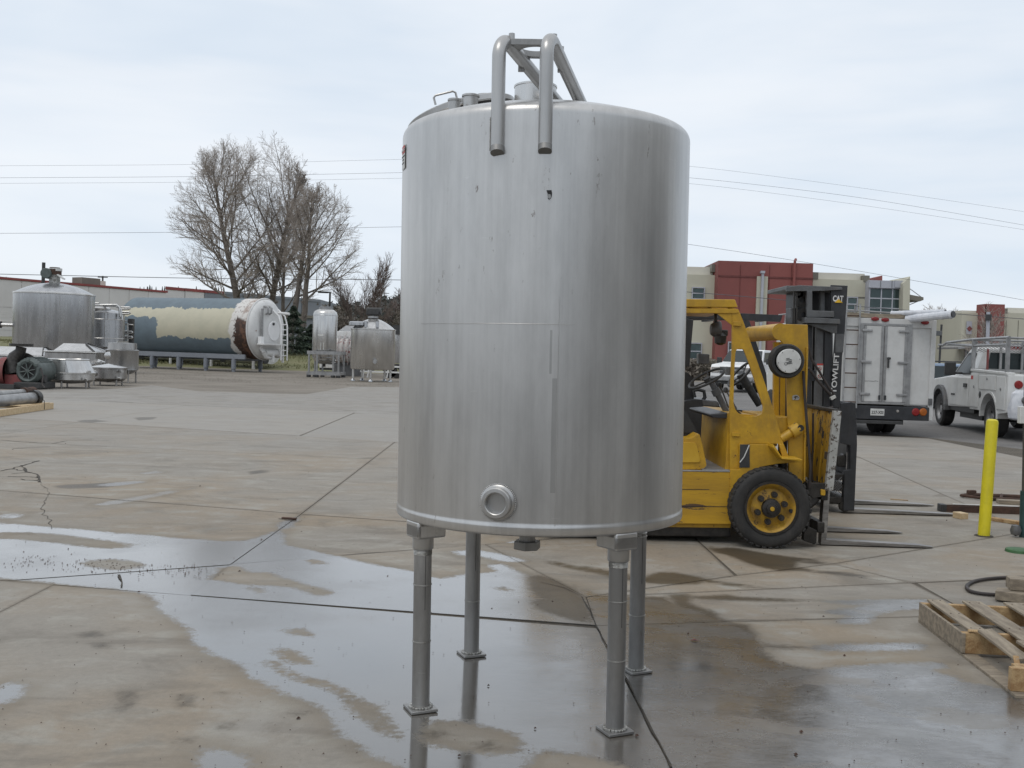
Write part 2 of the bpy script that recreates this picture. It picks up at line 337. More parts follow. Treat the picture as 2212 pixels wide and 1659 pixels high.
DAMP_AND_REFLECTION=[ c3([(975,545),(1060,540),(1180,570),(1280,588),(1420,598),(1500,622),(1490,640),(1380,632),(1280,612),(1160,590),(1050,565)]),
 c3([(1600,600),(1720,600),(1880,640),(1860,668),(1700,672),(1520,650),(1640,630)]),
 c3([(905,622),(990,618),(1080,645),(1170,685),(1220,730),(1260,800),(1300,900),(1180,880),(1060,840),(950,805),(915,760),(915,700)]),  # dark mirror image in the film under the tank, painted as colour
 # darker soaked concrete without a film of water
 c5([(-20,405),(60,420),(150,440),(200,460),(270,465),(340,432),(400,435),(470,445),(560,460),(640,480),(800,500),(1010,526),(900,522),(700,505),(590,488),(470,505),(330,500),(240,488),(120,470),(60,450),(-20,430)]),
 c5([(540,300),(640,305),(760,312),(900,340),(1060,360),(1180,370),(1240,392),(1150,400),(1040,385),(1060,408),(1160,428),(1330,438),(1450,460),(1400,466),(1200,446),(1060,430),(960,436),(860,410),(780,385),(700,352),(640,340),(580,308)]),
 c5([(480,560),(560,555),(700,548),(760,560),(950,568),(1190,580),(1000,588),(820,585),(680,580),(560,576)]),
 c5([(-60,560),(200,560),(400,562),(480,640),(620,690),(820,700),(860,760),(880,830),(1000,905),(1200,940),(900,1100),(0,1100)]),
 c5([(780,800),(900,798),(1080,812),(1180,822),(1000,830),(850,820)]),
 c5([(400,550),(520,545),(540,600),(640,640),(720,690),(560,690),(440,640)]),
 c2([(300,1110),(400,1100),(430,1130),(330,1135)]),c2([(360,1150),(440,1150),(450,1175),(380,1175)]),
 c2([(470,1350),(560,1345),(550,1400),(480,1430)]),c2([(700,1360),(790,1350),(780,1410),(720,1415)]),
 c2([(890,1480),(940,1478),(940,1500),(895,1500)]),c2([(710,1540),(790,1535),(780,1560),(720,1560)]),c2([(870,1350),(935,1352),(930,1368),(875,1366)]),
 c2([(1160,1430),(1260,1430),(1240,1450),(1180,1450)]),c2([(300,255),(360,245),(440,255),(360,262)]),c2([(540,240),(640,235),(620,248),(550,252)]),
 c2([(1000,460),(1110,445),(1080,465),(1010,472)]),c2([(200,515),(420,505),(600,500),(420,525),(240,530)]),
 c3([(330,1470),(430,1460),(500,1480),(400,1500)]),c3([(640,1520),(740,1515),(750,1550),(660,1560)]),
]
def sdist(P,poly):
    d=np.full(len(P),1e9); ins=np.zeros(len(P),bool); m=len(poly)
    for i in range(m):
        a=poly[i]; b=poly[(i+1)%m]; e=b-a; w=P-a
        t=np.clip((w@e)/max(e@e,1e-9),0,1); q=w-np.outer(t,e); d=np.minimum(d,np.hypot(q[:,0],q[:,1]))
        c=((a[1]>P[:,1])!=(b[1]>P[:,1]))
        with np.errstate(divide='ignore',invalid='ignore'): xi=a[0]+(P[:,1]-a[1])*(b[0]-a[0])/(b[1]-a[1] if b[1]!=a[1] else 1e-9)
        ins^=(c&(P[:,0]<xi))
    return np.where(ins,d,-d)
# ---------------------------------------------------------------- ground materials
def concrete(name,kind='yard'):
    m,n,b=newmat(name); geo=n('ShaderNodeNewGeometry').outputs['Position']; rn=n('ShaderNodeObjectInfo').outputs['Random']
    big=n.noise(geo,.45,5,.55,.4); mid=n.noise(n.mapp(geo,(1,1.4,1),(3,5,0)),2.4,7,.62,.3); fine=n.noise(geo,26,7,.7); grit=n.noise(geo,150,3,.6)
    strk=n.noise(n.mapp(geo,(.35,2.2,1),(1,2,0),(0,0,R(9))),1.6,5,.6,.5)
    tan=(.262,.214,.157); grey=(.243,.222,.190); lt=(.300,.284,.246)
    if kind=='far': tan=(.235,.215,.188); grey=(.245,.233,.215); lt=(.30,.29,.272)
    c=n.mix(n.mr(big,.36,.62),tan,grey)
    c=n.mix(n.math('MULTIPLY',n.mr(mid,.48,.72),.9),c,lt)
    c=n.mix(n.math('MULTIPLY',n.mr(strk,.52,.74),.6),c,(.145,.127,.105))
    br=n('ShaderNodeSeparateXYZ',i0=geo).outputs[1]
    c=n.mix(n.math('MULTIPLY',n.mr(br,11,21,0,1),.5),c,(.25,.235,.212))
    k=n.math('ADD',.66,n.math('ADD',n.math('MULTIPLY',fine,.58),n.math('MULTIPLY',rn,.14)))
    kk=n('ShaderNodeCombineColor',i0=k,i1=k,i2=k).outputs[0]; c=n.mix(1.,c,kk,'MULTIPLY')
    sp=n.mr(grit,.66,.72); c=n.mix(n.math('MULTIPLY',sp,.35),c,(.10,.09,.08)); sp2=n.mr(grit,.34,.28); c=n.mix(n.math('MULTIPLY',sp2,.3),c,(.55,.53,.48))
    blot=n.noise(n.mapp(geo,(1,1.5,1),(11,4,0)),1.05,9,.72,.6); c=n.mix(n.math('MULTIPLY',n.mr(blot,.50,.66),.5),c,(.135,.118,.095)); c=n.mix(n.math('MULTIPLY',n.mr(blot,.46,.36),.45),c,(.33,.315,.285))
    # pocks and small spills
    pk=n.mr(n.noise(n.mapp(geo,(1,1.2,1),(7,7,0)),9,4,.55),.70,.74); pkm=n.mr(n.noise(geo,.8,2,.5),.5,.62); c=n.mix(n.math('MULTIPLY',n.math('MULTIPLY',pk,pkm),.45),c,(.13,.11,.085))
    if kind=='yard':
        ta=n('ShaderNodeAttribute',{'attribute_name':'tone'}).outputs['Fac']; c=n.mix(n.math('MULTIPLY',ta,.5),c,(.335,.322,.30))
        wa=n('ShaderNodeAttribute',{'attribute_name':'wet'}).outputs['Fac']; da=n('ShaderNodeAttribute',{'attribute_name':'damp'}).outputs['Fac']; ea=n('ShaderNodeAttribute',{'attribute_name':'rim'}).outputs['Fac']
        ed=n.math('MULTIPLY',n.mr(n.math('ADD',ea,n.math('MULTIPLY',n.math('SUBTRACT',fine,.5),.05)),.035,.0),n.math('ADD',.25,n.math('MULTIPLY',mid,.8)))
        c=n.mix(n.math('MULTIPLY',ed,.8),c,(.13,.11,.085))
        jit=n.math('ADD',n.math('MULTIPLY',n.math('SUBTRACT',mid,.5),.13),n.math('MULTIPLY',n.math('SUBTRACT',fine,.5),.18))
        wj=n.math('ADD',wa,jit); w=n.mr(wj,-.03,.045)
        px_=n('ShaderNodeSeparateXYZ',i0=geo).outputs[0]; brk=n.mr(n.noise(n.mapp(geo,(.9,1.5,1),(4,4,0)),1.7,7,.62,.3),.54,.62); w=n.math('MULTIPLY',n.math('MULTIPLY',w,n.mr(n('ShaderNodeSeparateXYZ',i0=geo).outputs[1],9.3,11,1,.42)),n.math('SUBTRACT',1.,n.math('MULTIPLY',n.math('MULTIPLY',brk,n.mr(px_,.4,1.2)),.35)))
        rim=n.mr(wj,-.16,.0)                                 # soaked margin of each puddle
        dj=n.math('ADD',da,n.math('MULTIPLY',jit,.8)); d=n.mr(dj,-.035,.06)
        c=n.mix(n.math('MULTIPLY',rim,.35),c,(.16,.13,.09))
        dc=n.mix(1.,c,(.27,.235,.175),'MULTIPLY'); c=n.mix(n.math('MULTIPLY',d,.92),c,dc)  # darkens soaked concrete and the painted reflection under the tank alike
        wc=n.mix(.55,n.mix(1.,c,(.46,.44,.41),'MULTIPLY'),(.085,.082,.078)); c=n.mix(w,c,wc)
        # depth of the film: thin film keeps broom texture, deep film is a mirror
        thin=n.mr(n.math('ADD',n('ShaderNodeSeparateXYZ',i0=geo).outputs[0],n.math('MULTIPLY',n.math('SUBTRACT',big,.5),.8)),-.35,.75)
        rp=n.noise(n.mapp(geo,(1,1,1),(2,8,0)),1.1,4,.6)
        wr=n.math('ADD',n.mr(n('ShaderNodeSeparateXYZ',i0=geo).outputs[1],5.2,6.8,.07,.19),n.math('MULTIPLY',n.mr(rp,.4,.75),.10)); wr=n.math('ADD',wr,n.math('MULTIPLY',thin,n.math('ADD',.05,n.math('MULTIPLY',n.mr(mid,.35,.65),.16))))
        dry_r=n.math('ADD',.80,n.math('MULTIPLY',fine,.15)); rr=n.mix(n.math('MULTIPLY',d,.75),dry_r,(.33,.33,.33)); rr=n.mix(w,rr,n('ShaderNodeCombineColor',i0=wr,i1=wr,i2=wr).outputs[0])
        broom=n.noise(n.mapp(geo,(55,2.2,1),(0,0,0),(0,0,R(-8))),1.,3,.5)
        h=n.math('ADD',n.math('MULTIPLY',fine,.6),n.math('ADD',n.math('MULTIPLY',grit,.35),n.math('MULTIPLY',broom,.25)))
        st=n.math('ADD',n.math('MULTIPLY',n.math('SUBTRACT',1.,w),.55),n.math('MULTIPLY',n.math('MULTIPLY',w,thin),.30)); st=n.math('ADD',st,.012)
        bp=n('ShaderNodeBump',Distance=.006,Strength=st,Height=h)
        ripl=n.noise(n.mapp(geo,(16,34,1),(3,3,0),(0,0,R(20))),1.,5,.65,.6)
        bp=n('ShaderNodeBump',Distance=.03,Strength=n.math('MULTIPLY',n.math('MULTIPLY',w,n.mr(px_,.45,1.3)),n.mr(blot,.40,.60,.08,1.)),Height=ripl,Normal=bp)
        lumpy=n.noise(n.mapp(geo,(1.,1.6,1),(0,0,0)),4.5,4,.6)
        bp=n('ShaderNodeBump',Distance=.02,Strength=n.math('ADD',.02,n.math('MULTIPLY',n.math('MULTIPLY',w,thin),.25)),Height=lumpy,Normal=bp)
        lk(n,b,Base_Color=c,Roughness=rr,Normal=bp,IOR=1.45)
        n.nt.links.new(n.math('ADD',1.6,n.math('MULTIPLY',n.mr(px_,.6,1.8),.35)),b.inputs['Coat IOR'])
        n.nt.links.new(n.math('MULTIPLY',w,n.math('SUBTRACT',1.,n.math('MULTIPLY',thin,.12))),b.inputs['Coat Weight']); n.nt.links.new(wr,b.inputs['Coat Roughness'])
    else:
        lk(n,b,Base_Color=c,Roughness=.85,Normal=n('ShaderNodeBump',Distance=.006,Strength=.5,Height=fine))
    return m
def ground(name,c1,c2,c3,s=1.,bump=.6):
    m,n,b=newmat(name); geo=n('ShaderNodeNewGeometry').outputs['Position']
    a=n.noise(n.mapp(geo,(1,1.6,1)),.25*s,6,.65,.5); f=n.noise(geo,9*s,7,.75); g=n.noise(geo,60,3,.6)
    c=n.mix(n.mr(a,.38,.62),c1,c2); c=n.mix(n.mr(n.math('ADD',n.math('MULTIPLY',f,.7),n.math('MULTIPLY',g,.3)),.46,.66),c,c3)
    lk(n,b,Base_Color=c,Roughness=.92,Normal=n('ShaderNodeBump',Distance=.03,Strength=bump,Height=f)); return m
MAT['yard']=concrete('yard_concrete'); MAT['apron']=concrete('apron_concrete','far')
MAT['gravel']=ground('packed_gravel',(.215,.19,.158),(.15,.13,.105),(.27,.245,.21))
MAT['seam_dirt']=ground('seam_dirt',(.105,.09,.07),(.075,.064,.05),(.14,.12,.092),3)
MAT['dirt']=ground('joint_dirt',(.07,.06,.05),(.045,.04,.033),(.10,.085,.065),3)
MAT['asphalt']=ground('worn_asphalt',(.17,.162,.155),(.125,.12,.115),(.21,.20,.19))
MAT['grassm']=ground('winter_grass',(.17,.165,.085),(.12,.13,.055),(.24,.21,.12),1.5)

# ---------------------------------------------------------------- ground
def sheet(name,pts,z,mat,kind='structure'):
    mb=MB(); mb.add([(x,y,z) for x,y in pts],[tuple(range(len(pts)))]); return part(name,mb,mat,None,True,smooth=0,kind=kind)
sheet('ground',[(-900,-300),(900,-300),(900,1800),(-900,1800)],-.05,MAT['dirt'])
apr=[G(*p) for p in [(0,842),(35,842),(163,839),(210,842),(276,838),(326,832),(430,845),(524,847),(590,850),(662,851),(700,845),(760,835),(857,836)]]
gl=[(p.x,p.y) for p in apr]
sheet('gravel_lot',[(-300,gl[0][1]+2)]+gl+[(6,46),(8,75),(60,110),(60,190),(-300,190)],-.006,MAT['gravel'])
apron=[(-300,29),(-16,29.4),(-9,28.1),(-4.18,27.2),(1.7,26),(7,25),(8,46),(6,46)]+gl[::-1]+[(-300,gl[0][1]+2)]
mb=MB().prism([[(x,y,-.04) for x,y in apron]],(0,0,.036)); part('concrete_apron',mb,MAT['apron'],None,True,smooth=0,kind='structure')
mb=MB().prism([[(x,y,-.04) for x,y in [(7.06,24.95),(10,24.3),(10,21.3),(12,21.4),(14,19),(12.05,17.8),(12.05,10),(300,10),(300,150),(60,150),(8.1,72)]]],(0,0,.030)); part('asphalt_road',mb,MAT['asphalt'],None,True,smooth=0,kind='structure')
sheet('joint_fill',[(-20.5,.2),(12.3,.2),(12.3,18.5),(10,25),(-20.5,30.5)],-.006,MAT['seam_dirt'])
yard=thing('concrete_yard',None,None,(0,6,0),kind='structure')
SL=[
 [(-9,.3),(-3.1,.3),(-3.14,7.04),(-3.5,7.1),(-9,8)],
 [(-3.1,.3),(.95,.3),(.58,6.4),(-2.13,6.85),(-3.14,7.04)],
 [(.95,.3),(3.24,.3),(3.24,6.98),(.58,6.4)],
 [(3.24,.3),(12,.3),(12,10.67),(3.19,7.97),(3.24,6.98)],
 [(-3.5,7.1),(-2.13,6.85),(-2.14,7.85)],
 [(-2.13,6.85),(.58,6.4),(.57,7.15),(-.2,9.02),(-2.14,7.85)],
 [(.57,7.15),(1.81,8.02),(1.78,10.2),(.9,9.67),(-.2,9.02)],
 [(.57,7.15),(3.19,7.97),(2.78,8.63),(1.81,8.02)],
 [(.58,6.4),(3.24,6.98),(3.19,7.97),(.57,7.15)],
 [(3.19,7.97),(12,10.67),(12,15.6),(5.5,10.7),(2.78,8.63)],
 [(1.81,8.02),(2.78,8.63),(5.5,10.7),(5.8,13.4),(1.7,13.4),(1.78,10.2)],
 [(-9,8),(-3.5,7.1),(-2.14,7.85),(-2.11,10.35),(-9,12.2)],
 [(-2.14,7.85),(-.2,9.02),(.9,9.67),(-2.11,10.35)],
 [(-9,12.2),(-2.11,10.35),(-2.13,15.8),(-9,16.85)],
 [(-9,16.85),(-2.13,15.8),(-2.14,18.9),(-9,21.2)],
 [(-2.11,10.35),(.9,9.67),(1.78,10.2),(1.7,13.4),(1.7,18),(-2.14,18.9)],
 [(1.7,13.4),(5.8,13.4),(6.45,18.8),(1.7,18)],
 [(5.5,10.7),(12,15.6),(12,18),(6.45,18.8),(5.8,13.4)],
 [(-9,21.2),(-4.05,19.55),(-4.18,27.2),(-9,28.1)],
 [(-4.05,19.55),(-2.14,18.9),(1.7,18),(1.7,26),(-4.18,27.2)],
 [(1.7,18),(6.45,18.8),(7,25),(1.7,26)],
 [(6.45,18.8),(10,18.3),(10,24.3),(7,25)],
 [(-20,18.5),(-9,16.85),(-9,21.2),(-20,24.6)],
 [(-20,24.6),(-9,21.2),(-9,28.1),(-20,30.2)],
 [(-20,9.8),(-9,8),(-9,16.85),(-20,18.5)],
]
wob=random.Random(3)
for S in SL:
    P=np.array(S); cx,cy=P.mean(0); jw=.0032 if cy<12 else .0045
    x0,y0=P.min(0); x1,y1=P.max(0)
    st=.05 if cy<7.6 else .08 if cy<9 else (.16 if cy<14 else .3)
    xs=np.arange(x0-.01,x1+st,st); ys=np.arange(y0-.01,y1+st,st)
    bm=bmesh.new(); grid=[[bm.verts.new((x,y,0)) for y in ys] for x in xs]
    for i in range(len(xs)-1):
        for j in range(len(ys)-1): bm.faces.new((grid[i][j],grid[i+1][j],grid[i+1][j+1],grid[i][j+1]))
    m=len(S)
    for i in range(m):
        a=Vector((*S[i],0)); b2=Vector((*S[(i+1)%m],0)); e=(b2-a).normalized(); nn=Vector((-e.y,e.x,0))   # inward for ccw
        bmesh.ops.bisect_plane(bm,geom=bm.verts[:]+bm.edges[:]+bm.faces[:],plane_co=a+nn*jw,plane_no=nn,clear_inner=True)
    top=[v for v in bm.verts]
    be=[e for e in bm.edges if e.is_boundary]
    r=bmesh.ops.extrude_edge_only(bm,edges=be); nv=[g for g in r['geom'] if isinstance(g,bmesh.types.BMVert)]
    for v in nv: v.co.z-=.04
    lift=wob.uniform(-.003,.003); tone=1.0 if (SL.index(S) in (18,19,20,23)) else wob.uniform(0,.35)
    for v in bm.verts:
        if v.co.z>-.01: v.co.z+=lift
    me=bpy.data.meshes.new('concrete_slab'); bm.to_mesh(me); bm.free()
    V=np.empty(len(me.vertices)*3); me.vertices.foreach_get('co',V); V=V.reshape(-1,3); Q=V[:,:2]
    wv=np.max([sdist(Q,p)+(.045 if 9<=i_<=11 else 0) for i_,p in enumerate(WET)],axis=0); dv=np.max([-sdist(Q,p) for p in NO_FILM],axis=0)*0+np.min([-sdist(Q,p) for p in NO_FILM],axis=0)
    wv=np.clip(np.minimum(wv,dv),-1,1); pv=np.clip(np.max([sdist(Q,p) for p in DAMP_AND_REFLECTION],axis=0),-1,1); ev=np.clip(sdist(Q,P)-jw,0,1)
    for nm,arr in (('wet',wv),('damp',pv),('rim',ev),('tone',np.full(len(wv),tone))):  # damp also carries the painted dark reflection under the tank
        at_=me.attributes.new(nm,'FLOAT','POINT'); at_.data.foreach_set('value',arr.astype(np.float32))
    me.transform(Matrix.Translation((0,-6,0))); me.materials.append(MAT['yard'])
    o=bpy.data.objects.new('concrete_slab',me); sc.collection.objects.link(o); o.parent=yard
# grass bank rising behind the lot
mb=MB(); ys=[74,78,81,84,88,95,120,200,400,900]; zs=[-.04,.3,.8,1.2,1.45,1.6,1.9,2.5,6,20]; xs=[-500,-200,-120]+list(range(-90,-5,3))+[-2,4]
vs=[(x+(y-84)*.0+(0 if x<-5 else (y-74)*.05),y,z*(1 if x<-4 else .4)+(rnd.uniform(-.08,.08) if 0<z<2 else 0)) for y,z in zip(ys,zs) for x in xs]; k=len(xs)
mb.add(vs,[(j*k+i,j*k+i+1,(j+1)*k+i+1,(j+1)*k+i) for j in range(len(ys)-1) for i in range(k-1)])
part('grass_bank',mb,MAT['grassm'],None,True,kind='structure')
# grass tufts, gravel and grit
mb=MB()
for i in range(9000):
    y=rnd.uniform(76,92); x=rnd.uniform(-62,-8); z=np.interp(y,ys,zs); h=rnd.uniform(.06,.22); a=rnd.uniform(0,PI); w=.05
    mb.add([(x-w*math.cos(a),y-w*math.sin(a),z-.03),(x+w*math.cos(a),y+w*math.sin(a),z-.03),(x+rnd.uniform(-.08,.08),y,z+h)],[(0,1,2)])
part('grass',mb,MAT['grassm'],None,True,smooth=0,kind='stuff')
mb=MB()
def stone(mb,x,y,s,z=0):
    vs=[(x+s*dx*rnd.uniform(.6,1.2),y+s*dy*rnd.uniform(.6,1.2),z+s*dz*rnd.uniform(.5,1)) for dx,dy,dz in ((1,0,0),(-.5,.9,0),(-.5,-.9,0),(.2,.1,.9))]
    mb.add(vs,[(0,1,3),(1,2,3),(2,0,3)])
for i in range(1500):
    y=2.5*math.exp(rnd.uniform(0,2.1)); x=rnd.uniform(-.55,.55)*y; stone(mb,x,y,rnd.uniform(.002,.006)*(1+ (rnd.random()<.04)*1.5),.004)
for i in range(260):  # grit gathered in the drain line
    t=rnd.random(); p=G(20+t*440+rnd.gauss(0,20),1213+t*25+rnd.gauss(0,9)); stone(mb,p.x,p.y,rnd.uniform(.003,.009),.004)
part('grit',mb,MAT['rust'],None,True,smooth=0,kind='stuff')
mb=MB()
for i in range(3500):
    y=rnd.uniform(47,66); x=rnd.uniform(-.5,-.05)*y; stone(mb,x,y,rnd.uniform(.012,.035))
part('loose_gravel',mb,MAT['gravel'],None,True,smooth=0,kind='stuff')
# cracks: grooves filled with dirt
mb=MB()
def crack(px,w=.010,wig=.03):
    P=[G(*p) for p in px]; pts=[]; w=w*.55
    for a,b in zip(P,P[1:]):
        k=max(2,int((b-a).length/.12))
        for i in range(k): pts.append(a.lerp(b,i/k)+Vector((rnd.uniform(-wig,wig),rnd.uniform(-wig,wig),0)))
    pts.append(P[-1])
    vs=[];
    for i,p in enumerate(pts):
        d=(pts[min(i+1,len(pts)-1)]-pts[max(i-1,0)]).normalized(); q=Vector((-d.y,d.x,0))*w/2*rnd.uniform(.3,1.3)
        vs+=[p+q+Vector((0,0,.006)),p-q+Vector((0,0,.006))]
    mb.add(vs,[(2*i,2*i+1,2*i+3,2*i+2) for i in range(len(pts)-1)])
def L4(L): return [(x*.125,857.2+y*.125) for x,y in L]
crack(L4([(0,1290),(220,1245),(380,1190),(680,1110)]),.05); crack(L4([(390,1195),(430,1280),(560,1320),(670,1390),(680,1480)]),.07)
crack(L4([(200,1330),(450,1310),(560,1320)]),.05); crack(L4([(180,1380),(400,1385),(660,1400)]),.05); crack(L4([(200,1250),(300,1270),(430,1285)]),.03); crack(L4([(380,1430),(560,1450),(680,1450)]),.05)
crack(L4([(250,900),(560,880),(870,870)]),.03); crack(L4([(0,750),(500,790),(870,815),(1200,765),(2000,760)]),.03); crack(L4([(870,815),(1250,840),(1850,860)]),.03)
crack([(78,1036),(110,1066),(90,1100),(105,1130),(112,1143)],.012); crack([(256,1243),(266,1255),(262,1268)],.03,.01)
crack([(600,1121),(650,1128)],.03,.01); crack([(203,867),(360,874),(525,881)],.05); crack([(1850,1250),(1980,1262)],.008)
crack([(1476,1344),(1640,1340),(1803,1337)],.012,.01); crack([(48,1062),(250,1080),(443,1094),(560,1103)],.012,.008)
crack([(1258,1290),(1275,1322),(1306,1392),(1346,1456),(1370,1500),(1450,1659)],.018,.005); crack([(1166,1258),(1215,1270),(1258,1290)],.016,.006); crack([(736,1201),(840,1193),(939,1185)],.03,.008)
part('crack',mb,MAT['dirt'],yard,False,smooth=0,kind='stuff')
# tarry marks and litter on the concrete
mb=MB(); lf=G(1500,1385); mb.add([lf+Vector(q) for q in ((-.03,0,.004),(0,-.012,.012),(.035,.0,.005),(.0,.012,.01))],[(0,1,2),(0,2,3)])
single('leaf','small red-brown fallen leaf lying on the damp concrete right of the tank','leaf',mb,MAT['red_paint'],lf)
# ---------------------------------------------------------------- the stainless tank
TZ=R(-12.8); TX,TY=.168,5.14; RT=.716
tank=thing('steel_tank','tall brushed stainless tank on four pipe legs in the middle of the wet yard','tank',(TX,TY,0),0,ry=R(-.75))
TM=chain(tank)
ZB,ZT,DH=.905,2.752,.115
prof=[(0,ZB-.03),(.55,ZB-.012),(.69,ZB),(.708,ZB+.006),(RT,ZB+.02),(RT,ZB+.045),(RT-.003,ZB+.05)]
prof+=[(RT-.003,ZB+.06+i*(ZT-ZB-.06)/24) for i in range(25)]
for i in range(1,9):
    a=i/8*R(78); prof.append((RT-.003-.055+.055*math.cos(a),ZT+.055*math.sin(a)))
r0,z0=prof[-1]
for i in range(1,13):
    t=i/12; r=r0*(1-t); prof.append((max(r,.001),z0+DH*(1-(r/r0)**2)))
part('shell',MB().lathe(prof,n=160),MAT['steel_main'],tank,True,smooth=50)
part('weld_seam',MB().tube([(RT*math.sin(a),-RT*math.cos(a),1.835) for a in [-.93+1.1*i/30 for i in range(31)]],.0009,6),MAT['steel_frame'],tank,True)
def ang(px): # azimuth on the shell of a sight line column
    return math.asin(max(-1,min(1,(px-1170)/307)))
def shellpt(px,z,rr=RT): a=ang(px); return Vector((rr*math.sin(a),-rr*math.cos(a),z))
part('weld_seam',MB().tube([shellpt(1192,ZB+.05+i*.1,RT-.001) for i in range(11)],.0016,6),MAT['steel_main'],tank,True)
#part('weld_seam',MB().tube([shellpt(1192+i*24,2.565,RT-.001) for i in range(12)],.0018,6),MAT['steel_main'],tank,True)
def shq(px,zlo,zhi,wid,off=.0008):
    az=ang(px); k=4; vs=[]
    for i in range(k+1):
        a=az+(i/k-.5)*wid/RT
        vs+=[Vector(((RT+off-.003)*math.sin(a),-(RT+off-.003)*math.cos(a),zlo)),Vector(((RT+off-.003)*math.sin(a),-(RT+off-.003)*math.cos(a),zhi))]
    return MB().add(vs,[(2*i,2*i+2,2*i+3,2*i+1) for i in range(k)])
part('polish_mark',shq(1187,1.10,1.60,.024),MAT['steel_frame'],tank,True)
part('polish_mark',shq(1178,1.62,1.81,.010),MAT['steel_frame'],tank,True)
# bottom rim
part('bottom_rim',MB().lathe([(RT-.01,ZB-.001),(RT-.002,ZB+.004),(RT+.0006,ZB+.012),(RT+.0006,ZB+.038)],n=160),MAT['steel_main'],tank,True)
# torn hole, its dark inside painted as a flat black patch
hp=at(1186,421,4.43); a=math.asin(.032/RT)
hc=TM.inverted()@hp; hz=hc.z; ha=math.asin(hc.x/RT)
def sp(da,dz,rr): return Vector((rr*math.sin(ha+da/RT),-rr*math.cos(ha+da/RT),hz+dz))
hole=[(-.012,.019),(.010,.020),(.013,.006),(.011,-.010),(.004,-.021),(-.004,-.018),(-.006,.004)]
part('torn_hole',MB().add([sp(x,z,RT+.0012) for x,z in hole],[tuple(range(7))]),MAT['dark_gap'],tank,True,smooth=0)
part('bent_flap',MB().prism([[sp(x,z,RT+.004) for x,z in ((-.004,.002),(.006,.0),(.009,-.012),(.002,-.019),(-.004,-.014))]],(0,-.003,0)),MAT['steel_leg'],tank,True,smooth=0)
# legs
ca,sa=math.cos(TZ),math.sin(TZ)
for sx,sy in ((-1,-1),(1,-1),(-1,1),(1,1)):
    lx,ly=sx*.463*ca-sy*.463*sa, sx*.463*sa+sy*.463*ca
    gz=-(TM@Vector((lx,ly,0))).z                      # floor height under this leg in the tank's frame
    r=.042
    lg=part('leg',MB().cyl((lx,ly,gz+.012),(lx,ly,ZB-.03),r,n=28),MAT['steel_leg'],tank,True)
    part('foot_plate',MB().box((lx,ly,gz+.008),(.13,.13,.013),rz=TZ+R(45 if True else 0)-R(8)),MAT['steel_leg'],lg,True,bev=.002)
    w=MB()
    for q in range(20):
        A=2*PI*q/20; w.box((lx+(r+.006)*math.cos(A),ly+(r+.006)*math.sin(A),gz+.019),(.016,.014,.008+rnd.random()*.004),rz=A+rnd.random())
    part('weld_bead',w,MAT['weld'],lg,True,bev=.002)
    for z in ((.33,.60) if sy<0 else (.31,.74)):
        w=MB().lathe([(r,gz+z-.003),(r+.003,gz+z-.002),(r+.003,gz+z+.002),(r,gz+z+.003)],(lx,ly,0),n=28); part('weld_ring',w,MAT['weld'],lg,True)
    part('coupling',MB().lathe([(r,.772),(r+.006,.777),(r+.008,.782),(r+.008,.832),(r+.004,.836)],(lx,ly,0),n=28),MAT['steel_frame'],lg,True)
    w=MB()
    for q in range(4): w.lathe([(r,.748+q*.006),(r+.0025,.751+q*.006),(r,.754+q*.006)],(lx,ly,0),n=28)
    part('thread',w,MAT['weld'],lg,True)
    part('weld_line',MB().box((lx+.4*r,ly-.918*r,gz+.62),(.002,.002,.27)),MAT['dark_gap'],lg,True)
    # bracket pad: bent plate from the shell side in under the floor
    az=math.atan2(ly,lx); u=Vector((math.cos(az),math.sin(az),0)); v=Vector((-u.y,u.x,0)); O=Vector((lx,ly,0))
    w=MB().box(tuple(O+Vector((0,0,.866))+u*-.015),(.15,.125,.068),rz=az)
    w.box(tuple(O+u*.047+Vector((0,0,.872))),(.026,.125,.082),rz=az)
    part('bracket',w,MAT['steel_main'],tank,True,bev=.01,seg=3)
# drain with hex nut
dn=MB().cyl((-.058,-.1,.75),(-.058,-.1,.90),.040,n=24); dr=part('drain',dn,MAT['steel_leg'],tank,True)
hx=[(-.058+.070*math.cos(PI/3*i+.3),-.1+.070*math.sin(PI/3*i+.3)) for i in range(6)]
part('hex_nut',MB().prism([[(x,y,.735) for x,y in hx]],(0,0,.042)),MAT['steel_leg'],dr,True,smooth=0,bev=.006,seg=3)
# side port: stepped ring
pc=at(1076,1086,4.44); pl=TM.inverted()@pc; pa=math.asin(pl.x/RT); u=Vector((math.sin(pa),-math.cos(pa),0))
Mp=Matrix.Translation(Vector((RT*math.sin(pa),-RT*math.cos(pa),pl.z)))@u.to_track_quat('Z','Y').to_matrix().to_4x4()
def ringp(prof,n=56):
    m=MB().lathe(prof,n=n); m.v=[tuple(Mp@Vector(p)) for p in m.v]; return m
pt=part('port',ringp([(.079,-.02),(.079,.010),(.074,.014),(.068,.016),(.068,.040),(.064,.044),(.050,.045),(.046,.042),(.044,.012),(.001,.012)]),MAT['steel_frame'],tank,True,smooth=35)
w=MB()
for q in range(60):
    A=2*PI*q/60; p=Mp@Vector((.081*math.cos(A),.081*math.sin(A),.004)); w.box(tuple(p),(.008,.008,.006),rz=rnd.random()*3)
part('weld_bead',w,MAT['steel_frame'],pt,True,bev=.002)
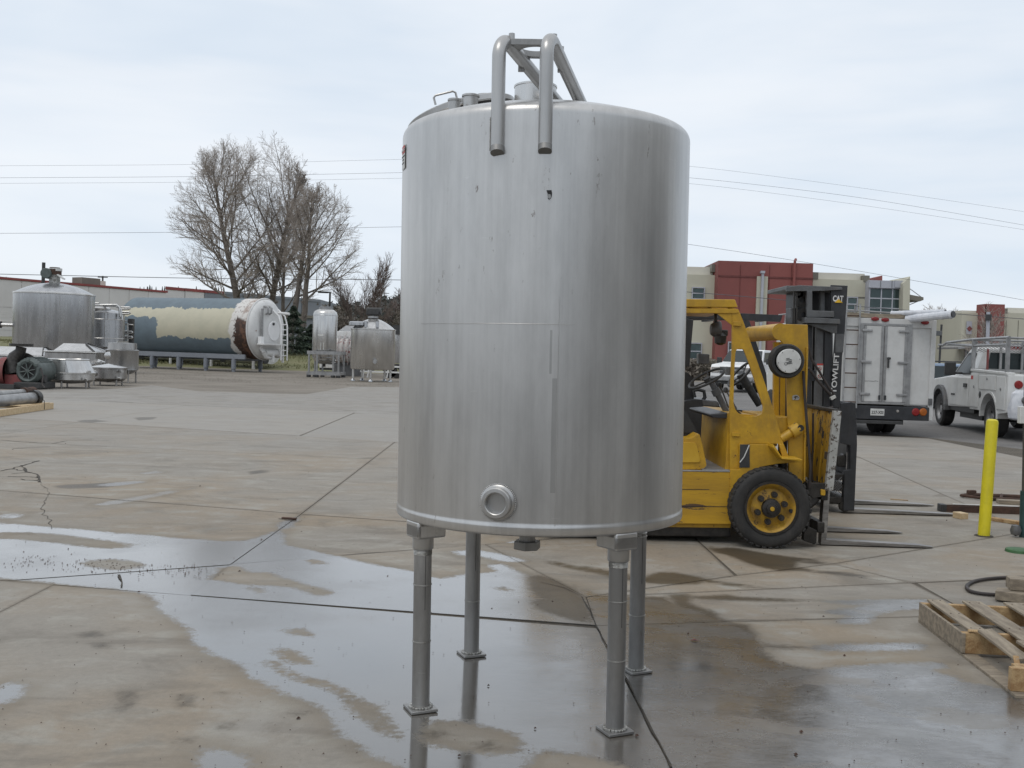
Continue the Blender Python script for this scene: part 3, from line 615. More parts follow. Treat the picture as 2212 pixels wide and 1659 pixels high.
# warning sticker on the left flank
def shellquad(m,az,z0,z1,wid,off=.0015):
    vs=[];k=6
    for i in range(k+1):
        a=az+(i/k-.5)*wid/RT
        vs+=[Vector(((RT+off)*math.sin(a),-(RT+off)*math.cos(a),z0)),Vector(((RT+off)*math.sin(a),-(RT+off)*math.cos(a),z1))]
    return m.add(vs,[(2*i,2*i+2,2*i+3,2*i+1) for i in range(k)])
az=R(-75)
st=part('warning_label',shellquad(MB(),az,2.585,2.70,.085),MAT['sticker'],tank,True)
part('label_header',shellquad(MB(),az,2.66,2.697,.080,.0025),MAT['red_sticker'],st,True)
Mt=TM@Matrix.Translation(Vector(((RT+.0032)*math.sin(az),-(RT+.0032)*math.cos(az),2.676)))@Matrix((Vector((math.cos(az),math.sin(az),0)),Vector((0,0,1)),Vector((math.sin(az),-math.cos(az),0)))).transposed().to_4x4()
text('label_word','DANGER',.022,Mt,MAT['letter'],st,.0004)
for i,s in enumerate(('CONFINED SPACE','ENTRY BY','PERMIT ONLY')):
    text('label_line',s,.010,Mt@Matrix.Translation((0,-.030-.016*i,-.001)),MAT['ink'],st,.0003)
# scuffs
# top: lid, nozzles, collar
def dome(x,y): r=math.hypot(x,y); return z0+DH*(1-(r/r0)**2)
lx,ly=-.425,.13; nn=Vector((-lx*0+2*.165*lx/r0**2,2*.165*ly/r0**2,1)).normalized(); nn=Vector((-.30,.03,1)).normalized()
Ml=Matrix.Translation((lx,ly,dome(lx,ly)+.028))@nn.to_track_quat('Z','Y').to_matrix().to_4x4()
def onlid(m): m.v=[tuple(Ml@Vector(p)) for p in m.v]; return m
neck=part('manway_neck',onlid(MB().lathe([(.245,-.16),(.245,.0),(.255,.004),(.255,.012)],n=64)),MAT['steel_leg'],tank,True)
lid=part('manway_lid',onlid(MB().lathe([(.262,.0),(.278,.0),(.284,.006),(.284,.030),(.276,.036),(.25,.036),(.12,.052),(.001,.058)],n=72)),MAT['steel_frame'],tank,True)
part('gasket',onlid(MB().lathe([(.25,-.012),(.268,-.012),(.268,.006),(.25,.006)],n=64)),MAT['grease'],lid,True)
hq=[TM.inverted()@at(x,y,5.02) for x,y in ((941,226),(937,211),(941,206),(978,197),(984,200),(988,216))]
part('lid_handle',MB().tube(hq,.0055,8),MAT['steel_frame'],lid,True)
part('hinge',onlid(MB().box((-.285,-.03,.0),(.03,.06,.05))),MAT['grease'],lid,True,bev=.004)
def nozzle(px,py,w,h,Y,nm='nozzle'):
    p=TM.inverted()@at(px,py,Y); r=w/2/FPX*Y; m=MB().lathe([(r*.9,p.z-h),(r*.9,p.z-.012),(r*1.06,p.z-.010),(r*1.06,p.z-.002),(r*.98,p.z),(r*.001,p.z-.001)],(p.x,p.y,0),n=28)
    return part(nm,m,MAT['steel_frame'],tank,True)
nozzle(982,214,28,.12,4.87); nozzle(1017,205,36,.13,4.95); nozzle(1050,206,44,.12,5.25)
cp=TM.inverted()@at(1157,186,5.14); r=.105
part('mixer_collar',MB().lathe([(r,cp.z-.2),(r,cp.z-.012),(r+.003,cp.z-.010),(r+.003,cp.z-.001),(r-.006,cp.z),(r-.008,cp.z-.15)],(cp.x,cp.y,0),n=48),MAT['steel_bright'],tank,True)
# mixer mount: two hooped pipes with struts running back, joined by a drilled plate
fr=part('mount_pipe',MB(),None,tank,True,smooth=0); bpy.data.objects.remove(fr)
PR=.030; tops=[]
for pxb,pxt,endx,endy in ((1074,1089,.20,.26),(1177,1186,.36,.56)):
    pb=TM.inverted()@at(pxb,321,4.43); aa=math.asin(pb.x/RT); x=RT*math.sin(aa); y=-RT*math.cos(aa)-.002; zb=pb.z
    ztop=3.105-PR; rb=.085
    d=Vector((endx-x,endy-y,0)); L=d.length; d.normalize(); end=Vector((endx,endy,dome(endx,endy)-.02))
    # the strut leaves the hoop tangentially
    c=Vector((x,y,ztop-rb))+d*rb
    sl=math.atan2(ztop-end.z-.015,L-rb*1.6)
    pts=[Vector((x,y,zb+.0)),Vector((x,y,ztop-rb-.15))]
    k=14
    for i in range(k+1):
        t=PI-(PI/2+sl)*i/k; pts.append(c+d*rb*math.cos(t)+Vector((0,0,rb*math.sin(t))))
    pts.append(end)
    part('mount_pipe',MB().tube(pts,PR,24),MAT['steel_frame'],tank,True)
    # cut lower end sealed with a tilted half-moon plate
    part('pipe_end_plate',MB().cyl((x,y-.001,zb+.012),(x,y-.013,zb-.016),PR*1.0,n=28),MAT['steel_pad'],tank,True)
    for s_ in (-1,1): part('weld_bead',MB().tube([(x+s_*(PR+.003),y+.012,zb),(x+s_*(PR+.003),y+.012,ZT-.02)],.003,6),MAT['weld'],tank,True)
# mount plate with round cut-out
fl=TM.inverted()@at(1107,84,4.52); frr=TM.inverted()@at(1196,79,4.52); ex=(frr-fl); ex.z=0; W=ex.length; ex.normalize(); ey=Vector((-ex.y,ex.x,0))+ex*.22; zp=fl.z-.0
P=[fl-ex*.02-ey*.02,frr+ex*.02-ey*.02,frr+ex*.02+ey*(W+.01),fl-ex*.02+ey*(W+.01)]
cc=(P[0]+P[2])/2
for p in P: p.z=zp-.03
hole=[Vector((cc.x+.075*math.cos(2*PI*i/32),cc.y+.075*math.sin(2*PI*i/32),zp-.03)) for i in range(32)]
mp=part('mount_plate',MB().prism([P,hole],(0,0,.026)),MAT['steel_leg'],tank,True,smooth=0,bev=.003)
for p in P:
    q=p.lerp(cc,.16); part('stud',MB().cyl((q.x,q.y,zp-.03),(q.x,q.y,zp+.022),.0135,n=16),MAT['steel_frame'],mp,True)
part('gusset',MB().box((P[3].x+.02,P[3].y,zp-.055),(.03,.02,.07)),MAT['steel_leg'],mp,True,bev=.003); part('gusset',MB().box((P[2].x-.02,P[2].y,zp-.055),(.03,.02,.07)),MAT['steel_leg'],mp,True,bev=.003)
# ---------------------------------------------------------------- yellow forklift
def F1(L): return [(1460+.19*x,636+.19*y) for x,y in L]
def F2(L): return [(1460+.19*x,884.8+.19*y) for x,y in L]
NY=9.38; FY=10.78
fk=thing('forklift','worn yellow forklift parked behind the tank, forks resting on the concrete','forklift',tuple(G(1560,1170)))
def roundcorners(L,r=6,k=4):
    out=[]; m=len(L)
    for i in range(m):
        p=Vector(L[i]); a=Vector(L[i-1]); b=Vector(L[(i+1)%m]); da=(a-p); db=(b-p); q=min(r,da.length*.45,db.length*.45)
        s=p+da.normalized()*q; e=p+db.normalized()*q
        for t in range(k+1):
            u=t/k; out.append(tuple(s*(1-u)**2+p*2*u*(1-u)+e*u*u))
    return out
side_o=F1([(640,150),(712,170),(765,300),(1030,1060),(1100,1280),(1225,1697),(842,1697),(722,1700),(722,1990),(615,1990),(612,1240),(640,600)])
side_h=roundcorners(F1([(680,625),(765,612),(825,760),(1000,1290),(975,1365),(900,1390),(760,1390),(685,1330),(655,1250),(663,900)]),7)
for Y,th in ((NY,.035),(FY-.035,.035)):
    part('guard_side',MB().pp([side_o,side_h],Y,th),MAT['yellow'],fk,smooth=0,bev=.004)
for Y in (NY,FY-.09):
    m=MB().pp([[(1310,644),(1588,647),(1594,664),(1310,662)]],Y-.012,.10)
    part('roof_rail',m,MAT['yellow'],fk,smooth=0,bev=.006)
    part('roof_lip',MB().pp([[(1310,665),(1594,667),(1597,675),(1583,677),(1310,675)]],Y-.008,.06),MAT['yellow'],fk,smooth=0,bev=.004)
    part('gusset',MB().pp([F1([(455,205),(638,205),(638,350)])],Y+.004,.02),MAT['yellow'],fk,smooth=0)
zr=at(1500,655,NY).z; x0=at(1312,655,NY).x; x1=at(1588,655,NY).x
for i in range(7):
    x=x1-.03-i*(x1-x0-.06)/6
    part('roof_bar',MB().bx(x-.018,x+.018,NY+.09,FY-.10,zr-.035,zr+.02),MAT['yellow'],fk,smooth=0,bev=.004)
part('roof_panel',MB().bx(x1-.42,x1-.01,NY+.09,FY-.10,zr-.065,zr-.037),MAT['yellow'],fk,smooth=0)
for Y in (NY+.01,FY-.07):   # rear posts
    part('guard_post',MB().pp([[(1312,676),(1326,676),(1300,1010),(1286,1010)]],Y,.06),MAT['yellow'],fk,smooth=0,bev=.005)
# fenders and cowl
fen=F1([(722,1700),(842,1703),(1110,1705),(1150,1760),(1210,1856),(1400,1862),(1445,1880),(1425,1900),(1380,1910),(1160,1925),(1000,1955),(870,2005),(800,2060),(720,2130),(650,2250),(622,2400),(617,1990),(722,1992)])
for Y,th in ((NY-.004,.03),(FY,.03)):
    part('fender',MB().pp([fen],Y-.03,th),MAT['yellow'],fk,smooth=0,bev=.004)
part('fender_top',MB().pp([F1([(1110,1706),(1210,1856),(1400,1862),(1445,1880),(1425,1897),(1205,1875),(1100,1740)])],NY-.20,.20),MAT['yellow'],fk,smooth=0,bev=.006)
part('front_strut',MB().pp([F1([(1172,1700),(1226,1700),(1288,1852),(1216,1868)])],NY-.035,.05),MAT['yellow'],fk,smooth=0,bev=.004)
part('access_opening',MB().pp([F1([(730,1705),(838,1705),(840,1968),(722,1968)])],NY-.040,.004),MAT['trim'],fk,smooth=0)
part('scratch',MB().tube([at(x,y,NY-.042) for x,y in F1([(835,1712),(815,1760),(775,1850),(728,1910)])],.006,5),MAT['sticker'],fk)
part('taillight_bracket',MB().pp([F2([(640,262),(728,268),(728,305),(640,303)])],NY-.02,.02),MAT['yellow'],fk,smooth=0,bev=.003)
part('hinge_block',MB().pp([F1([(655,305),(745,310),(740,360),(655,355)])],NY-.02,.02),MAT['yellow'],fk,smooth=0,bev=.003)
# body
body=[(1176,1014),(1596,1017),(1590,1040),(1584,1060),(1580,1132),(1176,1128)]
part('body_side',MB().pp([body],NY-.02,.05),MAT['yellow_scuff'],fk,smooth=0,bev=.006)
part('body',MB().pp([[(1182,1018),(1578,1020),(1578,1140),(1182,1136)]],NY+.031,1.34),MAT['yellow'],fk,smooth=0)
part('underframe',MB().pp([[(1182,1133),(1578,1136),(1578,1160),(1182,1156)]],NY+.06,1.28),MAT['grease'],fk,smooth=0,bev=.01)
part('step_edge',MB().pp([F2([(60,686),(618,694),(618,712),(60,704)])],NY-.024,.03),MAT['galv'],fk,smooth=0,bev=.004)
for yy in (902,1098):
    part('seam_strip',MB().pp([F2([(-300,yy),(610 if yy>1000 else 380,yy+3),(610 if yy>1000 else 380,yy+9),(-300,yy+6)])],NY-.0225,.003),MAT['grease'],fk,smooth=0)
part('floor_plate',MB().pp([F2([(300,676),(625,684),(625,694),(300,686)])],NY+.0,1.3),MAT['galv'],fk,smooth=0)
hood=roundcorners(F2([(-900,330),(180,330),(265,268),(285,330),(352,640),(300,682),(-900,676)]),5)
part('engine_hood',MB().pp([hood],NY+.05,1.2),MAT['yellow'],fk,smooth=30,bev=.02,seg=3)
part('hood_panel',MB().pp([roundcorners(F2([(-880,372),(230,372),(285,600),(-880,612)]),8)],NY+.035,.02),MAT['yellow_hood'],fk,smooth=30,bev=.012,seg=3)
part('counterweight',MB().pp([roundcorners([(1150,960),(1215,945),(1225,1132),(1180,1140),(1142,1110)],20)],NY+.02,1.3),MAT['yellow'],fk,smooth=30,bev=.03,seg=3)
st=part('seat',MB().pp([roundcorners(F2([(-420,320),(-420,230),(240,245),(262,275),(150,322)]),5)],NY+.35,.6),MAT['seat'],fk,smooth=30,bev=.03,seg=3)
part('seat_back',MB().pp([roundcorners(F2([(-430,240),(-380,-200),(60,-60),(150,80),(246,262),(80,262)]),6)],NY+.33,.64),MAT['seat'],st,smooth=30,bev=.03,seg=3)
# dash, column, wheel, levers
part('dashboard',MB().pp([F1([(395,1360),(600,1345),(620,1415),(420,1402),(395,1385)])],NY+.10,1.15),MAT['black_paint'],fk,smooth=0,bev=.01)
part('front_cowl',MB().pp([F1([(600,1350),(860,1370),(1080,1420),(1150,1697),(1150,1720),(610,1990),(560,1990)])],NY+.04,1.29),MAT['yellow'],fk,smooth=0)
sy=NY+.52; a=at(*F1([(385,960)])[0],sy); b=at(*F1([(595,1370)])[0],sy)
colm=part('steering_column',MB().cyl(a,b,.030,n=18).cyl(a.lerp(b,.28),a.lerp(b,.44),.045,n=18),MAT['grey_paint'],fk)
d=(a-b).normalized(); q=d.to_track_quat('Z','Y').to_matrix()
def wheelrim(c,Rr,r,q): return [c+q@Vector((Rr*math.cos(2*PI*i/48),Rr*math.sin(2*PI*i/48),0)) for i in range(48)]
swd=Vector((-.50,-.18,.85)).normalized().to_track_quat('Z','Y').to_matrix(); sc_=at(*F1([(350,955)])[0],sy)
sw=part('steering_wheel',MB().tube(wheelrim(sc_,.185,.012,swd),.012,10,closed=True),MAT['trim'],fk)
for k in range(3):
    t=2*PI*k/3+.4; part('spoke',MB().tube([sc_-swd.col[2]*.03,sc_+swd@Vector((.182*math.cos(t),.182*math.sin(t),0))],.008,8),MAT['trim'],sw)
part('hub',MB().cyl(sc_-swd.col[2]*.05,sc_+swd.col[2]*.005,.035,n=20),MAT['trim'],sw)
for (x,y),(x2,y2),dy in (((565,1085),(690,1300),.2),((500,1025),(600,1290),.6)):
    p=at(*F1([(x,y)])[0],NY+dy); p2=at(*F1([(x2,y2)])[0],NY+dy)
    lv=part('lever',MB().cyl(p,p2,.008,n=8),MAT['grey_paint'],fk); part('knob',MB().lathe([(.001,-.03),(.02,-.02),(.024,0),(.018,.02),(.001,.026)],p,n=14),MAT['trim'],lv)
part('control_arm',MB().tube([at(*F1([(660,1290)])[0],NY+.12),at(*F1([(745,1365)])[0],NY+.12)],.008,8),MAT['grease'],fk)
# lamp under the roof, mirror and switch boxes
lp=at(*F1([(470,400)])[0],NY+.55); lm=part('work_lamp',MB().lathe([(.001,-.07),(.05,-.065),(.075,-.03),(.085,.02),(.08,.03),(.001,.02)],lp,'X',n=28),MAT['grey_paint'],fk)
part('lamp_bracket',MB().box((lp.x-.02,lp.y,lp.z+.10),(.03,.05,.12)).box((lp.x+.05,lp.y+.0,lp.z-.03),(.10,.07,.06)),MAT['grease'],lm,bev=.01)
part('beacon',MB().lathe([(.02,-.15),(.055,-.13),(.06,-.06),(.03,-.03)],(lp.x+.03,lp.y-.02,lp.z+.0),n=20),MAT['grease'],lm)
part('switch_box',MB().pp([F1([(255,670),(385,680),(380,795),(255,790)])],NY+.95,.10),MAT['grey_paint'],fk,smooth=0,bev=.008)
part('junction_box',MB().pp([F1([(570,820),(622,825),(620,920),(570,915)])],NY+.05,.06),MAT['grey_paint'],fk,smooth=0,bev=.008)
# wheels
def lift_wheel(c,r,wd_,parent,front=True):
    tyre=MB(); w=wd_
    tyre.lathe([(r*.60,-w/2+.02),(r*.66,-w/2),(r*.86,-w/2-.012),(r*.95,-w/2+.006),(r*.975,-w/2+.03),(r*.985,0),(r*.975,w/2-.03),(r*.95,w/2),(r*.66,w/2),(r*.58,w/2-.02)],c,'Y',n=64)
    t=part('wheel',tyre,MAT['rubber'],parent,smooth=50); lug=MB()
    for i in range(38):
        A=2*PI*i/38
        for sgn in (-1,1):
            p=Vector(c)+Vector((math.sin(A+sgn*.03)*r*.972,sgn*w*.25,math.cos(A+sgn*.03)*r*.972)); lug.box(tuple(p),(r*.105,w*.47,r*.05),ry=A)
    part('tread',lug,MAT['rubber'],t,smooth=0,bev=.006,kind='stuff')
    part('rim',MB().lathe([(r*.62,-w/2+.012),(r*.60,-w/2-.004),(r*.555,-w/2+.004),(r*.52,-w/2+.03),(r*.46,-w/2+.05),(r*.40,-w/2+.045),(r*.22,-w/2+.02),(r*.16,-w/2+.02),(.001,-w/2+.02)],c,'Y',n=56),MAT['yellow_rim'],t)
    part('lock_ring',MB().lathe([(r*.66,-w/2-.002),(r*.655,-w/2-.010),(r*.60,-w/2-.010),(r*.595,-w/2+.0)],c,'Y',n=56),MAT['grease'],t)
    part('hub',MB().lathe([(r*.235,-w/2+.02),(r*.225,-w/2-.018),(r*.14,-w/2-.026),(r*.13,-w/2-.040),(r*.06,-w/2-.044),(.001,-w/2-.044)],c,'Y',n=32),MAT['grease'],t)
    part('hub_cap',MB().lathe([(r*.055,-w/2-.044),(r*.05,-w/2-.05),(.001,-w/2-.05)],c,'Y',n=20),MAT['yellow'],t)
    for k in range(6):
        A=2*PI*k/6+.32; p=Vector(c)+Vector((math.cos(A)*r*.34,-w/2,math.sin(A)*r*.34))
        part('wheel_nut',MB().cyl(p+Vector((0,.03,0)),p+Vector((0,-.008,0)),r*.075,n=18).cyl(p+Vector((0,-.008,0)),p+Vector((0,-.03,0)),r*.045,n=6),MAT['grease'],t,smooth=30)
    p=Vector(c)+Vector((math.cos(-.12)*r*.51,-w/2+.028,math.sin(-.12)*r*.51)); part('valve_hole',MB().cyl(p+Vector((0,.02,0)),p+Vector((0,-.012,0)),r*.05,n=14),MAT['dark_gap'],t)
wc=at(1666,1098,9.22); rr=wc.z-.0
lift_wheel((wc.x,9.22+.13,rr),rr,.26,fk); lift_wheel((wc.x,FY-.02,rr),rr,.26,fk)
rw=at(1285,1130,9.5); lift_wheel((rw.x,9.72,.27),.27,.2,fk); lift_wheel((rw.x,FY-.25,.27),.27,.2,fk)
part('axle',MB().cyl((wc.x,9.4,rr),(wc.x,FY-.1,rr),.09,n=20).cyl((rw.x,9.8,.27),(rw.x,FY-.3,.27),.06,n=16),MAT['grease'],fk,kind='stuff')
# mast
mz=F1([(1150,345),(1175,335),(1500,345),(1508,640),(1490,1200),(1474,2120),(1380,2200),(1290,2180),(1262,1000),(1258,620),(1190,520),(1140,440),(1138,375)])
for Y in (NY+.06,FY-.22):
    part('mast_channel',MB().pp([mz],Y,.035),MAT['yellow'],fk,smooth=0,bev=.005)
    part('mast_flange',MB().pp([F1([(1484,600),(1506,600),(1488,1200),(1474,2120),(1452,2120),(1468,1200)])],Y-.03 if Y<10 else Y+.0,.10),MAT['yellow'],fk,smooth=0,bev=.004)
for x,w_,Y in ((1118,60,NY+.42),(1190,60,NY+.42)):
    part('inner_upright',MB().pp([F1([(x,540),(x+w_,540),(x+w_-8,1640),(x-6,1640)])],Y,.06),MAT['yellow'],fk,smooth=0,bev=.004)
part('lift_cylinder',MB().cyl(at(*F1([(1222,560)])[0],NY+.7),at(*F1([(1210,2200)])[0],NY+.7),.045,n=20),MAT['black_paint'],fk)
a=at(*F1([(1190,425)])[0],NY+.06); part('mast_crossbar',MB().cyl(a,(a.x-.01,FY-.2,a.z),.078,n=28),MAT['yellow'],fk)
a=at(*F1([(1200,1470)])[0],NY+.1); part('mast_crossbar',MB().bx(a.x-.12,a.x+.10,NY+.1,FY-.2,a.z-.10,a.z+.06),MAT['yellow'],fk,smooth=0,bev=.005)
a=at(*F1([(1390,2150)])[0],NY+.1); part('mast_crossbar',MB().bx(a.x-.07,a.x+.05,NY+.1,FY-.2,a.z-.12,a.z+.08),MAT['grease'],fk,smooth=0,bev=.005)
# hose reel
hc_=at(*F1([(1268,758)])[0],9.30); hr=part('hose_reel',MB().lathe([(.115,.0),(.145,-.008),(.158,.01),(.158,.085),(.14,.10),(.05,.10),(.05,.14)],hc_,'Y',n=56),MAT['rubber'],fk)
dp=at(*F1([(1287,757)])[0],9.275); part('reel_cover',MB().lathe([(.110,.03),(.110,.0),(.106,-.004),(.001,-.004)],dp,'Y',n=48),MAT['sticker'],hr)
for k in range(6):
    A=2*PI*k/6+.2; p=dp+Vector((.098*math.cos(A),-.006,.098*math.sin(A))); part('screw',MB().cyl(p,p+Vector((0,-.003,0)),.004,n=8),MAT['ink'],hr)
for i,(w_,dx) in enumerate(((.034,-.014),(.05,-.004),(.03,.01),(.045,0),(.05,.004))):
    p=dp+Vector((dx,-.0065,.022-.011*i)); part('reel_print',MB().box(tuple(p),(w_,.002,.005),ry=R(-9)),MAT['ink'],hr,smooth=0)
part('reel_print',MB().lathe([(.010,-.0075),(.014,-.0075)],dp+Vector((-.030,0,-.026)),'Y',n=20),MAT['ink'],hr)
part('hydraulic_hose',MB().tube([at(*F1([p])[0],NY+.02) for p in ((1448,870),(1462,1100),(1480,1350),(1505,1650),(1530,1950),(1518,2200))],.013,8),MAT['hose'],fk)
part('hydraulic_hose',MB().tube([at(*F1([p])[0],NY+.25) for p in ((1560,1350),(1558,1700),(1545,2000),(1560,2240))],.010,8),MAT['hose'],fk)
# tilt cylinder
a=at(*F2([(1215,320)])[0],NY+.03); b=at(*F2([(1400,205)])[0],NY+.03)
tcyl=part('tilt_cylinder',MB().cyl(a-(b-a)*.1,a.lerp(b,.55),.040,n=20),MAT['yellow'],fk); part('clevis',MB().cyl(a.lerp(b,.5),b+(b-a)*.02,.062,n=20),MAT['yellow_chip'],tcyl,bev=.01); part('rod',MB().cyl(a-(b-a)*.35,a,.022,n=14),MAT['chrome'],tcyl)
part('pin',MB().cyl(b+Vector((0,-.06,0)),b+Vector((0,.06,0)),.03,n=16),MAT['grease'],tcyl)
# carriage, load backrest with flaking bars
Xt,Xb=at(1815,890,NY).x,at(1797,1060,NY).x; zt=at(1815,888,NY).z; zb=at(1797,1056,NY).z
def lean(z): return Xb+(Xt-Xb)*(z-zb)/(zt-zb)
edge=MB().loft([[(lean(z)-.06,NY-.01,z),(lean(z)+.012,NY-.01,z),(lean(z)+.012,NY+.05,z),(lean(z)-.06,NY+.05,z)] for z in (zb-.02,(zb+zt)/2,zt)])
part('backrest_edge',edge,MAT['white_chip'],fk,smooth=0,bev=.004)
for k in range(6):
    y=NY+.09+k*.215
    part('backrest_bar',MB().loft([[(lean(z)-.02,y,z),(lean(z)-.002,y+.02,z),(lean(z)-.002,y+.15,z),(lean(z)-.02,y+.175,z),(lean(z)-.04,y+.15,z),(lean(z)-.04,y+.02,z)] for z in (zb+.02,(zb+zt)/2,zt-.01)]),MAT['yellow_chip'],fk,smooth=0,bev=.004)
    if k<5: part('backrest_gap_plate',MB().loft([[(lean(z)-.02,y+.17,z),(lean(z)-.02,y+.222,z),(lean(z)-.028,y+.222,z),(lean(z)-.028,y+.17,z)] for z in (zb+.03,zt-.03)]),MAT['yellow'],fk,smooth=0)
part('backrest_top',MB().box((Xt-.03,(NY+FY)/2+.02,zt+.0),(.05,FY-NY-.02,.035)),MAT['grease'],fk,bev=.006)
for z,h_ in ((zb-.06,.11),(.18,.10)):
    part('carriage_bar',MB().box((lean(z)-.05,(NY+FY)/2,z),(.07,FY-NY-.08,h_)),MAT['grease'],fk,bev=.008)
part('carriage_side',MB().pp([F2([(1490,830),(1720,840),(1700,980),(1560,1010),(1500,960)])],NY+.02,.05),MAT['grease'],fk,smooth=0,bev=.006)
part('chain_anchor',MB().pp([F2([(1650,905),(1705,915),(1700,980),(1650,975)])],NY-.0,.03),MAT['yellow'],fk,smooth=0,bev=.006)
part('toe_plate',MB().pp([F2([(1505,1330),(1605,1375),(1600,1520),(1570,1535),(1450,1490),(1455,1400)])],NY+.0,.08),MAT['grease'],fk,smooth=0,bev=.006)
part('mast_foot',MB().pp([F2([(1460,830),(1530,860),(1520,1330),(1460,1420)])],NY+.06,.05),MAT['grease'],fk,smooth=0,bev=.006)
for Y in (NY+.10,NY+.86):
    fx=Xb; tip=G(2005,1180).x
    part('fork',MB().loft([[(fx-.02,Y,.88),(fx+.03,Y,.88),(fx+.03,Y+.10,.88),(fx-.02,Y+.10,.88)],[(fx-.045,Y,.30),(fx+.01,Y,.30),(fx+.01,Y+.10,.30),(fx-.045,Y+.10,.30)],[(fx-.05,Y,.01),(fx+.0,Y,.06),(fx+.0,Y+.10,.06),(fx-.05,Y+.10,.01)],[(fx+.30,Y,.012),(fx+.30,Y,.052),(fx+.30,Y+.10,.052),(fx+.30,Y+.10,.012)],[(tip-.15,Y,.012),(tip-.15,Y,.034),(tip-.15,Y+.10,.034),(tip-.15,Y+.10,.012)],[(tip,Y+.025,.012),(tip,Y+.025,.018),(tip,Y+.075,.018),(tip,Y+.075,.012)]]),MAT['fork'],fk,smooth=0,bev=.004)
part('decal',MB().pp([roundcorners(F1([(1325,1150),(1375,1140),(1408,1165),(1400,1200),(1325,1200)]),3)],NY+.052,.006),MAT['white_chip'],fk,smooth=0)

# ---------------------------------------------------------------- dark forklift behind it
KY=11.55; KF=12.75
def C5(L): return [(1659+.25*x,525+.25*y) for x,y in L]
k2=thing('forklift','dark grey forklift with tall black mast lettered in white, behind the yellow forklift','forklift',tuple(G(1680,1100)))
ch=C5([(545,362),(690,368),(662,790),(640,1000),(622,1420),(560,1420),(568,1000),(584,780),(548,760)])
for Y in (KY,KF-.04): part('mast_channel',MB().pp([ch],Y,.04),MAT['black_paint'],k2,smooth=0,bev=.005)
for xa,xb,mt,Y in ((340,385,'black_paint',KY+.10),(420,482,'grey_paint',KY+.08),(495,550,'black_paint',KY+.05),(350,400,'black_paint',KF-.2),(390,420,'grease',KY+.3)):
    part('inner_channel',MB().pp([C5([(xa,700),(xb,700),(xb-14,1440),(xa-14,1440)])],Y,.06),MAT[mt],k2,smooth=0,bev=.004)
for Y in (KY-.03,KY+.9):
    part('head_plate',MB().pp([C5([(160,380),(270,364),(640,380),(645,402),(480,412),(160,416)])],Y,.05),MAT['grey_paint'],k2,smooth=0,bev=.005)
a=at(*C5([(400,400)])[0],KY); part('head_cover',MB().bx(at(*C5([(165,400)])[0],KY).x,at(*C5([(640,400)])[0],KY).x,KY+.02,KY+.9,a.z-.01,a.z+.035),MAT['grey_paint'],k2,smooth=0,bev=.006)
part('head_bracket',MB().pp([C5([(338,412),(384,412),(384,582),(572,588),(572,640),(338,640)])],KY-.04,.06),MAT['grey_paint'],k2,smooth=0,bev=.006)
part('head_block',MB().pp([C5([(318,642),(450,645),(622,658),(626,698),(318,688)])],KY-.08,.14),MAT['grey_paint'],k2,smooth=0,bev=.008)
part('head_gusset',MB().pp([C5([(345,700),(600,700),(596,780),(560,780),(450,740)])],KY-.02,.03),MAT['grey_paint'],k2,smooth=0,bev=.004)
part('head_inner',MB().pp([C5([(455,412),(490,412),(490,590),(455,590)])],KY+.1,.08),MAT['grey_paint'],k2,smooth=0,bev=.004)
part('channel_plate',MB().pp([C5([(584,785),(660,785),(650,945),(584,945)])],KY-.006,.006),MAT['grey_paint'],k2,smooth=0)
for x,y,r in ((290,490,.085),(300,620,.075),(262,440,.05)):
    p=at(*C5([(x,y)])[0],KY+.1); part('chain_pulley',MB().lathe([(r*.4,-.03),(r,-.03),(r*.86,-.008),(r*.86,.008),(r,.03),(r*.4,.03)],p,'Y',n=28),MAT['grease'],k2)
for xx in (222,244): part('lift_chain',MB().pp([C5([(xx,400),(xx+14,400),(xx+10,700),(xx-4,700)])],KY+.02,.03),MAT['grease'],k2,smooth=0)
part('mast_block',MB().pp([C5([(195,560),(240,560),(230,705),(192,700)])],KY+.05,.2),MAT['grey_paint'],k2,smooth=0,bev=.006)
part('mast_tie',MB().bx(at(*C5([(400,900)])[0],KY).x,at(*C5([(600,900)])[0],KY).x,KY+.1,KF-.05,1.5,1.62),MAT['black_paint'],k2,smooth=0)
part('mast_back',MB().pp([C5([(340,700),(560,740),(560,1440),(330,1440)])],KF-.3,.04),MAT['black_paint'],k2,smooth=0)
part('mast_head_block',MB().pp([C5([(255,415),(545,415),(550,700),(300,700),(250,560)])],KY+.35,.5),MAT['black_paint'],k2,smooth=0,bev=.01)
# lettering: the mast's own upright direction
up=(at(*C5([(606,960)])[0],KY)-at(*C5([(580,1290)])[0],KY)).normalized()
p=at(*C5([(606,480)])[0],KY-.006); Mc=frame_yfacing(p); text('lettering','CAT',.155,Mc,MAT['letter'],k2,.001,.006,1,(.118,.070))
part('triangle_mark',MB().prism([[p+Vector(q) for q in ((-.040,-.002,-.046),(.052,-.002,-.046),(.006,-.002,-.004))]],(0,-.003,0)),MAT['cat_yellow'],k2,smooth=0)
p=at(*C5([(580,1128)])[0],KY-.006); text('lettering','TOWLIFT',.215,Matrix.Translation(p)@Matrix((up,-Vector((1,0,0)),Vector((0,-1,0)))).transposed().to_4x4(),MAT['letter'],k2,.001,.004,1,(.455,.062))
s_=part('warning_sticker',MB().pp([C5([(424,1042),(478,1042),(472,1182),(420,1178)])],KY+.065,.004),MAT['sticker'],k2,smooth=0)
part('sticker_header',MB().pp([C5([(425,1042),(478,1042),(477,1056),(424,1056)])],KY+.062,.004),MAT['red_sticker'],s_,smooth=0)
